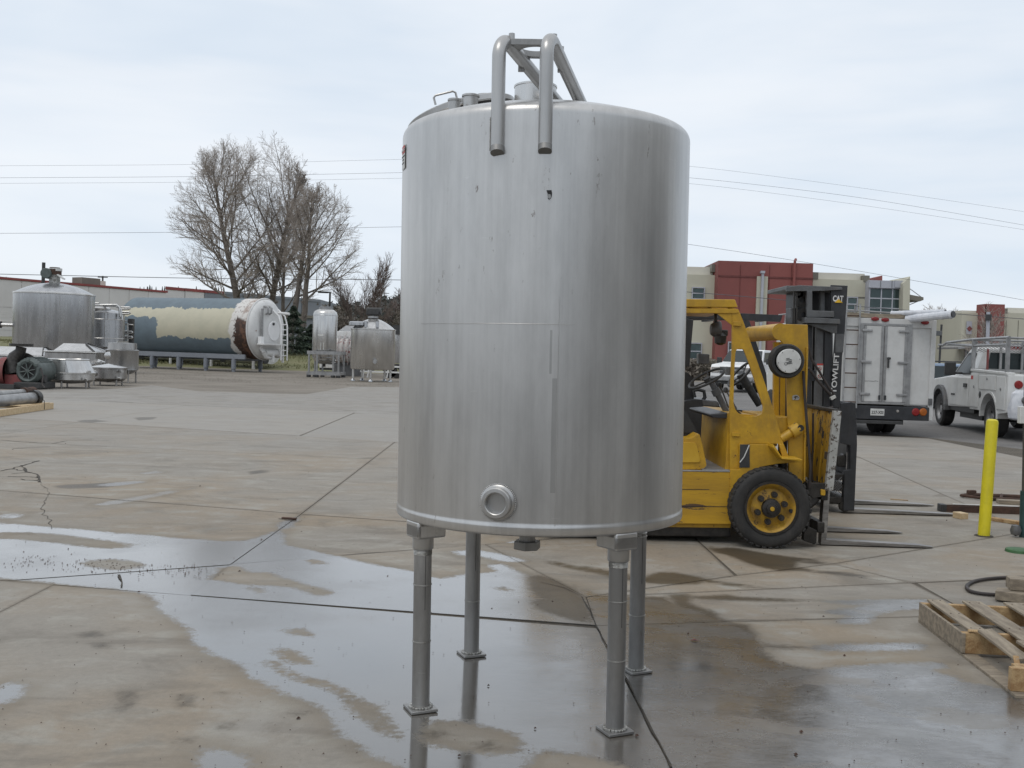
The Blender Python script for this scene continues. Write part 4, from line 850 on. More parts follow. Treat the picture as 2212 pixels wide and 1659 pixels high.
for x,y in ((448,1085),(446,1152)):
    q=at(*C5([(x,y)])[0],KY+.063); part('sticker_symbol',MB().lathe([(.016,0),(.021,0)],q,'Y',n=20),MAT['red_sticker'],s_)
    part('sticker_symbol',MB().box(tuple(q),(.03,.002,.006),ry=.7),MAT['ink'],s_,smooth=0)
for L,r in (([(350,1080),(440,1200),(520,1290),(580,1350)],.016),([(345,880),(380,1010),(450,1120),(520,1240),(575,1310)],.014),([(430,1440),(500,1435),(560,1420)],.02)):
    part('hydraulic_hose',MB().tube([at(*q,KY-.06) for q in C5(L)],r,8),MAT['hose'],k2)
part('hose_clamp',MB().pp([C5([(540,1335),(580,1312),(592,1335),(553,1360)])],KY-.10,.05),MAT['sticker'],k2,smooth=0,bev=.004)
# overhead guard
part('guard_beam',MB().pp([F1([(735,213),(1215,235),(1190,312),(760,292)])],KY+.02,.06),MAT['black_paint'],k2,smooth=0,bev=.006)
part('guard_beam',MB().pp([F1([(-400,200),(735,230),(735,290),(-400,270)])],KY+.05,.06),MAT['black_paint'],k2,smooth=0,bev=.006)
part('guard_beam',MB().pp([F1([(-400,213),(1190,235),(1190,295),(-400,292)])],KF-.06,.06),MAT['black_paint'],k2,smooth=0,bev=.006)
for k in range(5):
    a=at(*F1([(1170-k*330,262)])[0],KY+.1); part('guard_bar',MB().bx(a.x-.03,a.x+.03,KY+.09,KF-.07,a.z-.02,a.z+.02),MAT['black_paint'],k2,smooth=0)
for Y in (KY+.02,KF-.06):
    part('guard_post',MB().pp([F1([(765,290),(838,300),(1030,900),(1055,1320),(1000,1310),(975,930)])],Y,.05),MAT['black_paint'],k2,smooth=0,bev=.006)
    part('guard_post',MB().pp([F1([(120,270),(200,290),(155,820),(95,820)])],Y,.05),MAT['black_paint'],k2,smooth=0,bev=.006)
bd=part('body',MB().pp([roundcorners(F1([(-500,1330),(230,1190),(480,1215),(500,1290),(900,1330),(1100,1700),(1100,2350),(-500,2300)]),8)],KY+.10,KF-KY-.2),MAT['black_paint'],k2,smooth=30,bev=.03)
part('hood_trim',MB().pp([F1([(300,1200),(470,1222),(490,1275),(310,1262)])],KY+.08,.9),MAT['grey_paint'],k2,smooth=0,bev=.01)
s2=part('seat',MB().pp([roundcorners(F1([(60,1240),(120,1210),(235,1225),(420,1250),(410,1290),(60,1300)]),4)],KY+.3,.55),MAT['seat'],k2,smooth=30,bev=.03)
part('seat_back',MB().pp([roundcorners(F1([(90,880),(140,890),(200,960),(215,1060),(200,1230),(90,1240)]),5)],KY+.3,.55),MAT['seat'],s2,smooth=30,bev=.03)
part('armrest',MB().tube([at(*q,KY+.28) for q in F1([(215,1170),(200,1100),(250,1080),(320,1100),(330,1170),(300,1215)])],.022,8),MAT['seat'],s2)
c=at(*F1([(735,905)])[0],KY+.45); q2=Vector((-.75,-.1,.65)).normalized().to_track_quat('Z','Y').to_matrix()
sw2=part('steering_wheel',MB().tube(wheelrim(c,.19,.012,q2),.015,10,closed=True),MAT['trim'],k2)
for k in range(3):
    t=2*PI*k/3; part('spoke',MB().tube([c-q2.col[2]*.03,c+q2@Vector((.18*math.cos(t),.18*math.sin(t),0))],.009,8),MAT['trim'],sw2)
part('steering_column',MB().cyl(c,at(*F1([(950,1260)])[0],KY+.45),.055,.04,n=16),MAT['trim'],k2)
# carriage, mesh, forks
part('carriage_panel',MB().pp([F1([(1870,1235),(1990,1225),(2045,1240),(2058,1500),(2062,1700),(2030,2460),(1905,2460),(1920,2000),(1985,1990),(1985,1720),(1870,1690)])],KY+.0,.05),MAT['black_paint'],k2,smooth=0,bev=.006)
xb_=at(1850,1000,KY).x
part('backrest',MB().bx(xb_-.10,xb_-.05,KY+.05,KF-.05,.45,1.27),MAT['black_paint'],k2,smooth=0,bev=.01)
for y in (2080,2200,2340): 
    a=at(*F1([(1900,y)])[0],KY+.05); part('carriage_bar',MB().bx(a.x-.18,a.x+.10,KY+.04,KF-.05,a.z-.035,a.z+.035),MAT['grease'],k2,smooth=0,bev=.006)
part('side_shifter',MB().pp([F1([(1830,1840),(1900,1830),(1915,1810),(1935,1840),(1985,1850),(1985,1960),(1840,1960)])],KY+.08,.12),MAT['grease'],k2,smooth=0,bev=.01)
part('carriage_roller',MB().lathe([(.001,-.03),(.06,-.03),(.06,.03),(.001,.03)],at(*F1([(1915,2410)])[0],KY+.05),'Y',n=20),MAT['grease'],k2)
m=MB()
for k in range(-6,12):
    a0=F1([(1800,2110+k*26)])[0]; a1=F1([(1885,2110+k*26+85)])[0]; b1=F1([(1885,2110+k*26-85)])[0]
    for e in (a1,b1):
        p,q=at(*a0,KY+.03),at(*e,KY+.03)
        zlo,zhi=at(*F1([(1840,2275)])[0],KY).z,at(*F1([(1840,2095)])[0],KY).z
        if min(p.z,q.z)>zlo-.02 and max(p.z,q.z)<zhi+.02: m.tube([p,q],.004,4)
part('expanded_mesh',m,MAT['grey_paint'],k2,kind='stuff')
tip=G(2075,1115).x
for Y in (KY+.05,KY+.80):
    fx=xb_-.10
    part('fork',MB().loft([[(fx-.0,Y,.7),(fx+.05,Y,.7),(fx+.05,Y+.12,.7),(fx-.0,Y+.12,.7)],[(fx-.0,Y,.01),(fx+.05,Y,.06),(fx+.05,Y+.12,.06),(fx-.0,Y+.12,.01)],[(tip-.2,Y,.012),(tip-.2,Y,.034),(tip-.2,Y+.12,.034),(tip-.2,Y+.12,.012)],[(tip,Y+.04,.012),(tip,Y+.04,.02),(tip,Y+.08,.02),(tip,Y+.08,.012)]]),MAT['fork'],k2,smooth=0,bev=.004)
for xx in (F1([(1400,0)])[0][0],F1([(-300,0)])[0][0]):
    for Y in (KY+.12,KF-.14):
        c=at(xx,1050,KY); r=.30
        w=part('wheel',MB().lathe([(r*.5,-.09),(r*.9,-.1),(r,-.07),(r,.07),(r*.9,.1),(r*.5,.09)],(c.x,Y,r),'Y',n=40),MAT['rubber'],k2)
        part('rim',MB().lathe([(r*.55,-.085),(r*.5,-.06),(r*.2,-.05),(.001,-.05)],(c.x,Y,r),'Y',n=28),MAT['grey_paint'],w)
# ---------------------------------------------------------------- unseen wall added off the right edge to show in the tank's sheen
wh=thing('added_reflection_wall',None,None,(12,-8,0),kind='structure')
part('wall',MB().bx(7.6,26,-30,8.6,-.02,5.2),MAT['white_box'],wh,smooth=0)
for y in (-20,-12,-4,4): part('added_wall_door',MB().bx(7.55,7.59,y-1.8,y+1.8,0,3.6),MAT['grey_paint'],wh,smooth=0)


# ---------------------------------------------------------------- box truck
def rect(m,X0,X1,Y0,Y1,Z0,Z1): return m.bx(X0,X1,Y0,Y1,Z0,Z1)
BY=24.6; L=at(1796,760,BY).x; Rr=at(2018,760,BY).x; zt=at(1800,686,BY).z; zb=at(1900,874,BY).z
bt=thing('box_truck','grimy white box truck seen from behind with barn doors and a side ladder','truck',(9.5,BY+3,0))
part('cargo_box',MB().bx(L,Rr,BY,BY+5.2,zb,zt),MAT['white_box'],bt,smooth=0,bev=.03)
def bp(x,y): p=at(x,y,BY); return p.x,p.z
def bpanel(nm,x0,x1,y0,y1,d,mat,par=bt,th=.03,bev=.006):
    (a,z1),(b,_)=bp(x0,y0),bp(x1,y0); _,z0=bp(x0,y1); return part(nm,MB().bx(a,b,BY-d-th,BY-d,z0,z1),MAT[mat],par,smooth=0,bev=bev)
part('corner_post',MB().bx(L-.02,L+.09,BY-.035,BY+.1,zb-.05,zt+.01),MAT['white_box'],bt,smooth=0,bev=.01)
part('corner_post',MB().bx(Rr-.10,Rr+.02,BY-.035,BY+.1,zb-.35,zt+.01),MAT['white_box'],bt,smooth=0,bev=.01)
part('header',MB().bx(L,Rr,BY-.03,BY+.1,zt-.19,zt+.015),MAT['white_box'],bt,smooth=0,bev=.01)
X=[bp(x,780)[0] for x in (1853,1862,1902,1911,1955,1967)]; zd1=bp(1905,706)[1]; zd0=bp(1905,868)[1]
part('door_frame',MB().bx(X[0]-.02,X[1],BY-.05,BY,zd0-.06,zd1+.08),MAT['galv'],bt,smooth=0,bev=.006)
part('door_frame',MB().bx(X[4]+.02,X[5],BY-.05,BY,zd0-.06,zd1+.08),MAT['galv'],bt,smooth=0,bev=.006)
part('door_frame',MB().bx(X[1],X[4]+.02,BY-.049,BY,zd1+.02,zd1+.08),MAT['galv'],bt,smooth=0,bev=.006)
part('door_frame',MB().bx(X[1],X[4]+.02,BY-.049,BY,zd0-.06,zd0),MAT['galv'],bt,smooth=0,bev=.006)
mid=(X[2]+X[3])/2
for a,b,side in ((X[1]+.005,mid-.012,-1),(mid+.012,X[4]+.015,1)):
    d=part('door',MB().bx(a,b,BY-.045,BY-.005,zd0+.005,zd1+.015),MAT['white_box'],bt,smooth=0,bev=.008)
    for (u0,u1) in ((a,a+.06),(b-.06,b)): part('door_edge',MB().bx(u0,u1,BY-.06,BY-.046,zd0+.005,zd1+.015),MAT['galv'],d,smooth=0)
    for z in (zd1-.10,(zd0+zd1)/2+.05,zd0+.18):
        u0,u1=(a-.05,a+.20) if side<0 else (b-.22,b+.04)
        part('hinge',MB().bx(u0,u1,BY-.085,BY-.06,z-.03,z+.03),MAT['galv'],d,smooth=0,bev=.012)
    part('latch',MB().bx(mid+side*.07-.025,mid+side*.07+.025,BY-.09,BY-.06,zd0+.05,zd0+.16),MAT['black_paint'],d,smooth=0,bev=.01)
    if side>0: part('handle',MB().box((mid+.11,BY-.08,(zd0+zd1)/2+.05),(.05,.03,.26)).box((mid+.12,BY-.085,(zd0+zd1)/2+.15),(.09,.03,.05)),MAT['trim'],d,bev=.01)
for x,y in ((1889,689),(1911,691),(1997,697)):
    px,pz=bp(x,y); part('marker_light',MB().lathe([(.001,-.05),(.05,-.045),(.06,-.02),(.06,.0)],(0,0,0),'Y',n=20),MAT['red_lens'],None); o=bpy.context.scene.collection.objects[-1]; o.parent=bt; o.matrix_basis=chain(bt).inverted()@Matrix.Translation((px,BY-.032,pz))@Matrix.Diagonal((1.6,1,.85,1))
# ladder on the left
lx0,lx1=bp(1822,760)[0],bp(1853,760)[0]; ztop=bp(1850,657)[1]
ld=part('ladder_rail',MB().tube([(lx1-.02,BY-.1,zb-.1),(lx1-.02,BY-.1,ztop),(lx1-.02,BY+.25,ztop),(lx1-.02,BY+.3,zt)],.022,8),MAT['galv'],bt)
part('ladder_rail',MB().tube([(lx0,BY-.1,zb-.1),(lx0,BY-.1,ztop),(lx0,BY+.25,ztop),(lx0,BY+.3,zt)],.022,8),MAT['galv'],bt)
for k in range(7): part('ladder_rung',MB().cyl((lx0,BY-.1,zb+.05+k*.345),(lx1-.02,BY-.1,zb+.05+k*.345),.014,n=8),MAT['rust'],bt)
bz0=bp(1900,906)[1]; part('bumper',MB().bx(L,Rr-.08,BY-.06,BY+.5,bz0,zb-.03),MAT['black_paint'],bt,smooth=0,bev=.01)
part('step_bumper',MB().bx(L+.3,Rr-.75,BY-.16,BY+.2,bz0-.10,bz0-.02),MAT['trim'],bt,smooth=0,bev=.01)
part('chassis',MB().bx(L+.6,Rr-.6,BY+.2,BY+7,bz0-.12,zb),MAT['trim'],bt,smooth=0)
for x,m_ in ((1976,'red_lens'),(1992,'amber')):
    px,pz=bp(x,890); part('tail_light',MB().lathe([(.001,-.03),(.075,-.025),(.095,0)],(px,BY-.06,pz),'Y',n=24),MAT[m_],bt)
px,pz=bp(1911,892); part('marker_light',MB().lathe([(.001,-.02),(.03,-.015),(.035,0)],(bp(1937,888)[0],BY-.06,bp(1937,888)[1]),'Y',n=16),MAT['clear_lens'],bt)
px,pz=bp(1893,890); pl=part('license_plate',MB().box((px,BY-.068,pz),(.335,.012,.165)),MAT['sticker'],bt,bev=.004)
text('plate_number','227-XSI',.1,frame_yfacing((px,BY-.0755,pz-.004)),MAT['ink'],pl,.001,.002,1,(.285,.075))
q=bp(2008,868); part('side_latch',MB().bx(q[0]-.05,q[0]+.04,BY-.07,BY-.03,q[1]-.08,q[1]+.08),MAT['grey_paint'],bt,smooth=0,bev=.006)
part('scuff',MB().tube([(bp(1860,760+60)[0]-.02+i*.06,BY-.0465,bp(1860,822)[1]+rnd.uniform(-.01,.01)) for i in range(8)],.004,4),MAT['ink'],bt,kind='stuff')
for x in (L+.32,Rr-.38):
    for dx in (-.14,.14):
        w=part('wheel',MB().lathe([(.22,-.11),(.40,-.115),(.44,-.08),(.44,.08),(.40,.115),(.22,.11)],(x+dx*(1 if x>L+1 else 1)-(.35 if x>L+1 else 0),BY+1.35,.44),'X',n=40),MAT['rubber'],bt)
        part('rim',MB().lathe([(.24,-.10),(.2,-.03),(.001,-.03)],(x+dx-(.35 if x>L+1 else 0),BY+1.35,.44),'X',n=24),MAT['galv'],w)
for x in (L+.25,Rr-.25): part('wheel',MB().lathe([(.22,-.13),(.40,-.13),(.44,-.09),(.44,.09),(.40,.13),(.22,.13)],(x,BY+6.3,.44),'X',n=32),MAT['rubber'],bt)
cab=[(BY+5.25,.55),(BY+7.6,.55),(BY+7.65,1.25),(BY+6.9,1.4),(BY+6.35,2.15),(BY+5.25,2.2)]
part('cab',MB().prism([[(L+.2,y,z) for y,z in cab]],(Rr-L-.4,0,0)),MAT['white'],bt,smooth=0,bev=.05)
for y in (BY+.5,BY+2.4,BY+4.4): part('roof_rack_bar',MB().tube([(L+.02,y,zt),(L+.02,y,zt+.24),(Rr-.3,y,zt+.16),(Rr-.1,y,zt)],.02,8),MAT['galv'],bt)
part('rack_rail',MB().tube([(L+.02,BY+.25,zt+.24),(L+.02,BY+5.1,zt+.26)],.02,8),MAT['galv'],bt)
# long loads on the roof: own things
wood=MB(); 
p0,p1=at(1826,676,BY-.1),at(2000,690,BY-.1)
single('plank_load','long brown boards lying across the roof of the white box truck','board',MB().loft([[(p0.x-.2,BY+.1,zt+.03),(p0.x-.2,BY+.5,zt+.03),(p0.x-.2,BY+.5,p0.z+.02),(p0.x-.2,BY+.1,p0.z+.02)],[(p1.x-.35,BY+.1,zt+.03),(p1.x-.35,BY+.5,zt+.03),(p1.x-.35,BY+.5,zt+.13),(p1.x-.35,BY+.1,zt+.13)],[(p1.x+.0,BY+.1,zt+.02),(p1.x+.0,BY+.5,zt+.02),(p1.x+.0,BY+.5,zt+.03),(p1.x,BY+.1,zt+.03)]]),MAT['wood_old'],(p0.x,BY,zt),bev=.01)
def wrapped(nm,lab,a,b,r,cat):
    t=thing(nm,lab,cat,tuple(a)); n_=26; pts=[Vector(a).lerp(Vector(b),i/n_) for i in range(n_+1)]
    part('wrapping',MB().tube(pts,[r*(1+rnd.uniform(-.06,.10)) for _ in pts],14),MAT['plastic_wrap'],t,smooth=20)
    d=(Vector(b)-Vector(a)).normalized(); part('open_end',MB().cyl(Vector(b)+d*.005,Vector(b)+d*.03,r*.8,n=20),MAT['black_paint'],t); return t
wrapped('wrapped_pipe','thick pipe in white plastic wrap jutting from the box truck roof',at(1960,689,BY+.1),at(2058,679,BY-.9),.095,'pipe')
wrapped('wrapped_pipe','thinner wrapped pipe above the thick one on the box truck roof',at(1925,677,BY+.3),at(2041,673,BY-.5),.055,'pipe')
e=at(2056,670,BY-.8); 

# ---------------------------------------------------------------- service pickup (own frame: x across, y forward, left side at x=0)
pkr=G(2137,943); pkf=G(2028,918); hd=(pkf-pkr).xy; rz=math.atan2(hd.y,hd.x)-PI/2; S=hd.length/3.75
tk=thing('service_truck','white service pickup with utility bed and ladder rack at the right edge','truck',tuple(pkr),rz)
def V(m): m.v=[(x*S,y*S,z*S) for x,y,z in m.v]; return m
def tp(nm,m,mat,par=None,**k): return part(nm,V(m),MAT[mat],par or tk,True,**k)
W_=2.0
# cab + bonnet
def arch(cy,r,n=10,z0=.45): return [(cy+r*math.cos(PI-PI*i/n),z0+r*math.sin(PI*i/n)) for i in range(n+1)]
low=[(1.30,.55)]+[(3.16,.50)]+arch(3.75,.50)[0:0]+arch(3.75,.52,10,.42)+[(4.50,.50),(4.62,.62),(4.62,1.02),(4.45,1.14),(3.0,1.24),(1.30,1.22)]
tp('cab_body',MB().prism([[(0.03,y,z) for y,z in low]],(W_-.06,0,0)),'white',smooth=30,bev=.035,seg=3)
ch0=[(1.32,1.2),(3.05,1.22),(2.32,1.86),(2.1,1.90),(1.40,1.90),(1.32,1.84)]
gl=MB().loft([[(.06,y,z) if z<1.4 else (.24,y,z) for y,z in ch0],[(W_-.06,y,z) if z<1.4 else (W_-.24,y,z) for y,z in ch0]])
tp('cab_roof',gl,'white',smooth=30,bev=.04,seg=3)
tp('side_window',MB().prism([[(.075+(z-1.25)*.27-.018,y,z) for y,z in ((1.70,1.28),(2.88,1.28),(2.30,1.77),(1.86,1.80),(1.72,1.76))]],(.01,0,0)),'trim',smooth=0)
tp('side_glass',MB().prism([[(.075+(z-1.25)*.27-.025,y,z) for y,z in ((1.76,1.31),(2.70,1.31),(2.26,1.71),(1.88,1.74))]],(.01,0,0)),'glass_dim',smooth=0)
tp('windscreen',MB().prism([[(x,y,z) for x,y,z in ((.14,2.98,1.27),(W_-.14,2.98,1.27),(W_-.28,2.36,1.84),(.28,2.36,1.84))]],(0,.02,.02)),'glass',smooth=0)
tp('rear_window',MB().prism([[(.30,1.31,1.38),(W_-.30,1.31,1.38),(W_-.36,1.31,1.78),(.36,1.31,1.78)]],(0,-.015,0)),'glass',smooth=0)
dr=tp('door',MB().prism([[(.03,y,z) for y,z in ((1.62,.56),(3.02,.56),(3.10,.75),(3.10,1.20),(1.60,1.20))]],(-.012,0,0)),'white',smooth=0,bev=.01)
part('door_handle',V(MB().box((.005,1.82,1.03),(.03,.22,.09))),MAT['trim'],dr,True,bev=.01)
part('trim_badge',V(MB().box((.012,2.75,.80),(.01,.28,.04))),MAT['trim'],dr,True)
tp('fender_flare',MB().prism([[(-.05,y,z) for y,z in arch(3.75,.60,14,.40)+arch(3.75,.50,14,.40)[::-1]]],(.12,0,0)),'grey_paint',smooth=0,bev=.01)
tp('sill',MB().bx(.05,W_-.05,1.25,3.2,.42,.56),'trim',smooth=0)
tp('mirror',MB().box((-.20,2.30,1.40),(.24,.11,.30)).box((-.02,2.32,1.30),(.2,.05,.05)),'trim',bev=.03,seg=3)
# utility bed with compartment doors
bed=[(-1.05,.55),(-1.05,1.32),(1.27,1.36),(1.27,.52),(.55,.52)]+arch(0,.52,12,.40)[::-1]+[(-.55,.5)]
ub=tp('utility_bed',MB().prism([[(-.04,y,z) for y,z in bed]],(.42,0,0)).prism([[(W_-.38,y,z) for y,z in bed]],(.42,0,0)).bx(.37,W_-.37,-1.04,1.26,.62,.72).bx(.37,W_-.37,-1.07,-1.03,.6,1.2),'white',smooth=0,bev=.012)
tp('bed_rail',MB().loft([[(-.06,y,z),(.10,y,z),(.10,y,z+.05),(-.06,y,z+.05)] for y,z in ((-1.06,1.31),(1.26,1.36))]),'white',smooth=0,bev=.008)
for y0,y1,z0,z1 in ((.72,1.22,.58,1.30),(-.42,.66,.98,1.28),(-1.0,-.48,.60,1.27)):
    c=tp('compartment_door',MB().bx(-.058,-.041,y0,y1,z0,z1),'white',smooth=0,bev=.006)
    part('door_latch',V(MB().cyl((-.058,(y0+y1)/2,(z0+z1)/2+.08),(-.07,(y0+y1)/2,(z0+z1)/2+.08),.03,n=12)),MAT['galv'],c,True)
tp('decal',MB().bx(-.062,-.059,1.05,1.20,1.18,1.26),'red_sticker',smooth=0)
tp('fuel_cap',MB().lathe([(.001,-.052),(.055,-.05),(.075,-.042)],(0,.60,.86),'X',n=20),'trim')
tp('wheel_arch_trim',MB().prism([[(-.055,y,z) for y,z in arch(0,.56,14,.40)+arch(0,.51,14,.40)[::-1]]],(.02,0,0)),'white',smooth=0)
for x in (-.04,W_-.36): tp('rear_panel',MB().bx(x,x+.40,-1.10,-1.05,.56,1.30),'white',smooth=0,bev=.01)
for x in (.16,W_-.16):
    tp('tail_light',MB().lathe([(.001,-.035),(.07,-.03),(.085,0)],(x,-1.10,1.12),'Y',n=24),'red_lens')
    tp('reverse_light',MB().lathe([(.001,-.03),(.065,-.025),(.08,0)],(x,-1.10,.92),'Y',n=24),'clear_lens')
tp('tail_gate',MB().bx(.37,W_-.37,-1.12,-1.07,.60,1.15),'white',smooth=0,bev=.01)
tp('rear_bumper',MB().bx(.0,W_,-1.32,-1.12,.42,.58),'grey_paint',smooth=0,bev=.02)
tp('latch_bracket',MB().box((.22,-1.13,.66),(.16,.05,.07)),'grease',bev=.01)
tp('frame_rail',MB().bx(.45,W_-.45,-1.1,4.3,.34,.5),'trim',smooth=0); tp('axle',MB().cyl((.1,0,.4),(W_-.1,0,.4),.08),'trim'); tp('exhaust',MB().bx(.15,.4,1.0,2.6,.28,.42),'trim',smooth=0)
for x in (.13,W_-.13):
    for y in (0,3.75):
        sg=-1 if x<1 else 1
        w=tp('wheel',MB().lathe([(.24,-.13),(.36,-.14),(.40,-.10),(.405,0),(.40,.10),(.36,.14),(.24,.13)],(x,y,.40),'X',n=44),'rubber')
        part('rim',V(MB().lathe([(.26,sg*.135),(.24,sg*.12),(.22,sg*.07),(.10,sg*.05),(.09,sg*.10),(.001,sg*.10)],(x,y,.40),'X',n=28)),MAT['galv'],w,True)
        for k in range(8):
            t=2*PI*k/8; part('rim_slot',V(MB().cyl((x+sg*.062,y+.165*math.cos(t),.40+.165*math.sin(t)),(x+sg*.075,y+.165*math.cos(t),.40+.165*math.sin(t)),.026,n=8)),MAT['trim'],w,True)
# ladder rack with expanded metal headboard
tp('rack_rail',MB().tube([(-.02,-1.0,2.06),(-.02,1.4,2.06),(-.02,3.3,2.02),(.1,4.1,1.96)],.03,8),'galv'); tp('rack_rail',MB().tube([(W_+.02,-1.0,2.06),(W_+.02,1.4,2.06),(W_+.02,3.3,2.02),(W_-.1,4.1,1.96)],.03,8),'galv')
tp('rack_rail',MB().tube([(-.02,-1.0,1.92),(-.02,1.4,1.92),(-.02,3.3,2.0)],.022,8),'galv'); tp('rack_rail',MB().tube([(W_+.02,-1.0,1.92),(W_+.02,1.4,1.92)],.022,8),'galv')
for y in (-.95,1.22,3.2,4.05): tp('rack_crossbar',MB().cyl((-.02,y,2.05 if y<3 else 1.98),(W_+.02,y,2.05 if y<3 else 1.98),.025,n=10),'galv')
for y in (-.95,1.22):
    for x in (-.02,W_+.02): tp('rack_post',MB().bx(x-.035,x+.035,y-.035,y+.035,1.34,2.05),'galv',smooth=0)
for x in (.55,1.0,1.45): tp('rack_post',MB().bx(x-.025,x+.025,1.2,1.25,1.34,2.05),'galv',smooth=0)
tp('headboard_rail',MB().bx(0,W_,1.19,1.24,1.36,1.42),'galv',smooth=0)
m=MB()
for i in range(26):
    for s_ in (-1,1):
        x=.02+i*(W_-.04)/25; x2=min(max(x+s_*.16,.02),W_-.02); m.tube([(x,1.17,1.86),(x2,1.17,2.02)],.006,4); m.tube([(x,1.17,1.86),(x2,1.17,1.78)],.006,4)
tp('expanded_mesh',m,'galv',kind='stuff')
tp('brake_light',MB().bx(.75,1.25,1.27,1.30,1.86,1.93),'red_lens',smooth=0); tp('jack_handle',MB().cyl((.25,1.12,1.4),(.25,1.12,1.85),.025,n=10),'red_paint')
# bag hanging behind the truck
bgc=at(2201,875,24.0); m=MB()
secs=[]
for z,r in ((-.34,.20),(-.30,.30),(-.1,.34),(.12,.30),(.26,.26),(.34,.18)):
    secs.append([(bgc.x+.1+r*(1+rnd.uniform(-.12,.12))*math.cos(2*PI*k/16),bgc.y+r*.6*(1+rnd.uniform(-.12,.12))*math.sin(2*PI*k/16),bgc.z+z*1.05) for k in range(16)])
bg_=thing('plastic_bag','white plastic bag hanging at the tail of the service pickup','bag',(bgc.x+.1,bgc.y,bgc.z-.35)); part('bag_body',MB().loft(secs),MAT['plastic_wrap'],bg_,smooth=25); part('bag_print',MB().lathe([(.001,-.02),(.07,-.01),(.09,.03)],(bgc.x+.05,bgc.y-.22,bgc.z+.12),'Y',n=16),MAT['grey_paint'],bg_)

# ---------------------------------------------------------------- white crew-cab pickup, front three-quarter, and the blue estate car
def car(nm,lab,cat,loc,rz,S,prof,cabp,mat,W_,wheels,r,front=True,group=None):
    t=thing(nm,lab,cat,loc,rz); V=lambda m:(setattr(m,'v',[(x*S,y*S,z*S) for x,y,z in m.v]),m)[1]
    P=lambda a,m,mt,par=None,**k: part(a,V(m),MAT[mt],par or t,True,**k)
    P('body',MB().prism([[(-W_/2,y,z) for y,z in prof]],(W_,0,0)),mat,smooth=30,bev=.05,seg=3)
    zb_=cabp[0][1]
    f=lambda z:(z-zb_)*.22
    P('cabin',MB().loft([[(-W_/2+.04+f(z),y,z) for y,z in cabp],[(W_/2-.04-f(z),y,z) for y,z in cabp]]),mat,smooth=30,bev=.04,seg=3)
    return t,P,f,zb_
c0=at(1600,838,57); S=1.22
prof=[(-2.9,.5),(-2.35,.5)]+[(-1.85+.46*math.cos(PI-PI*i/8),.42+.46*math.sin(PI*i/8)) for i in range(9)]+[(1.3,.48)]+[(1.85+.48*math.cos(PI-PI*i/8),.42+.48*math.sin(PI*i/8)) for i in range(9)]+[(2.75,.5),(2.9,.62),(2.9,1.05),(2.78,1.22),(1.3,1.32),(-2.9,1.25)]
cabp=[(-1.25,1.26),(1.35,1.30),(.62,1.90),(.4,1.95),(-1.0,1.95),(-1.2,1.88)]
t,P,f,zc=car('pickup_truck','white four-door pickup facing the camera, seen through the forklift cab','pickup truck',(c0.x+.9,59,0),PI+R(-28),S,prof,cabp,'white_bright',2.0,None,.42)
P('windscreen',MB().prism([[(-.90,1.27,1.36),(.90,1.27,1.36),(.78,.68,1.87),(-.78,.68,1.87)]],(0,.03,.03)),'glass',smooth=0)
for sg in (-1,1):
    for L_ in ([(-1.05,1.38),(-.25,1.38),(-.25,1.84),(-.95,1.84)],[(-.15,1.38),(1.02,1.38),(.50,1.83),(-.15,1.84)]):
        P('side_window',MB().prism([[(sg*(.965-f(z)),y,z) for y,z in L_]],(sg*.02,0,0)),'glass',smooth=0)
    P('headlight',MB().box((sg*.78,2.86,.98),(.36,.14,.26)),'clear_lens',bev=.03); P('turn_signal',MB().box((sg*.99,2.80,.98),(.06,.12,.2)),'amber',bev=.01)
    P('mirror',MB().box((sg*1.16,1.02,1.42),(.22,.12,.28)),'trim',bev=.03)
    P('fog_lamp',MB().lathe([(.001,.02),(.07,.0)],(sg*.7,2.93,.58),'Y',n=14),'clear_lens')
    for y in (1.85,-1.85):
        w=P('wheel',MB().lathe([(.22,-.13),(.38,-.14),(.42,-.1),(.42,.1),(.38,.14),(.22,.13)],(sg*.9,y,.42),'X',n=36),'rubber')
        part('rim',V2(MB().lathe([(.25,sg*.13),(.2,sg*.07),(.001,sg*.1)],(sg*.9,y,.42),'X',n=20)) if False else MB().lathe([(.25*S,sg*.13*S),(.2*S,sg*.07*S),(.001,sg*.1*S)],(sg*.9*S,y*S,.42*S),'X',n=20),MAT['galv'],w,True)
P('grille',MB().box((0,2.9,.98),(1.15,.08,.30)),'grey_paint',bev=.02); P('grille_bar',MB().box((0,2.95,.98),(1.1,.03,.08)),'galv',bev=.01); P('bumper',MB().box((0,2.95,.60),(1.9,.16,.22)),'galv',bev=.04); P('air_dam',MB().box((0,2.86,.42),(1.7,.1,.14)),'trim')
c1=at(2040,838,40)
prof=[(-2.2,.35),(-1.75,.3)]+[(-1.35+.36*math.cos(PI-PI*i/8),.3+.36*math.sin(PI*i/8)) for i in range(9)]+[(1.0,.28)]+[(1.4+.36*math.cos(PI-PI*i/8),.3+.36*math.sin(PI*i/8)) for i in range(9)]+[(2.1,.32),(2.25,.6),(2.1,.82),(1.2,.95),(-2.2,.95),(-2.3,.7)]
cabp=[(-2.2,.93),(1.2,.94),(.45,1.42),(.2,1.47),(-1.5,1.46),(-2.0,1.30)]
t,P,f,zc=car('parked_car','light blue car between the box truck and the service pickup','car',(c1.x+.3,43,0),R(60),1.28,prof,cabp,'blue_car',1.75,None,.33)
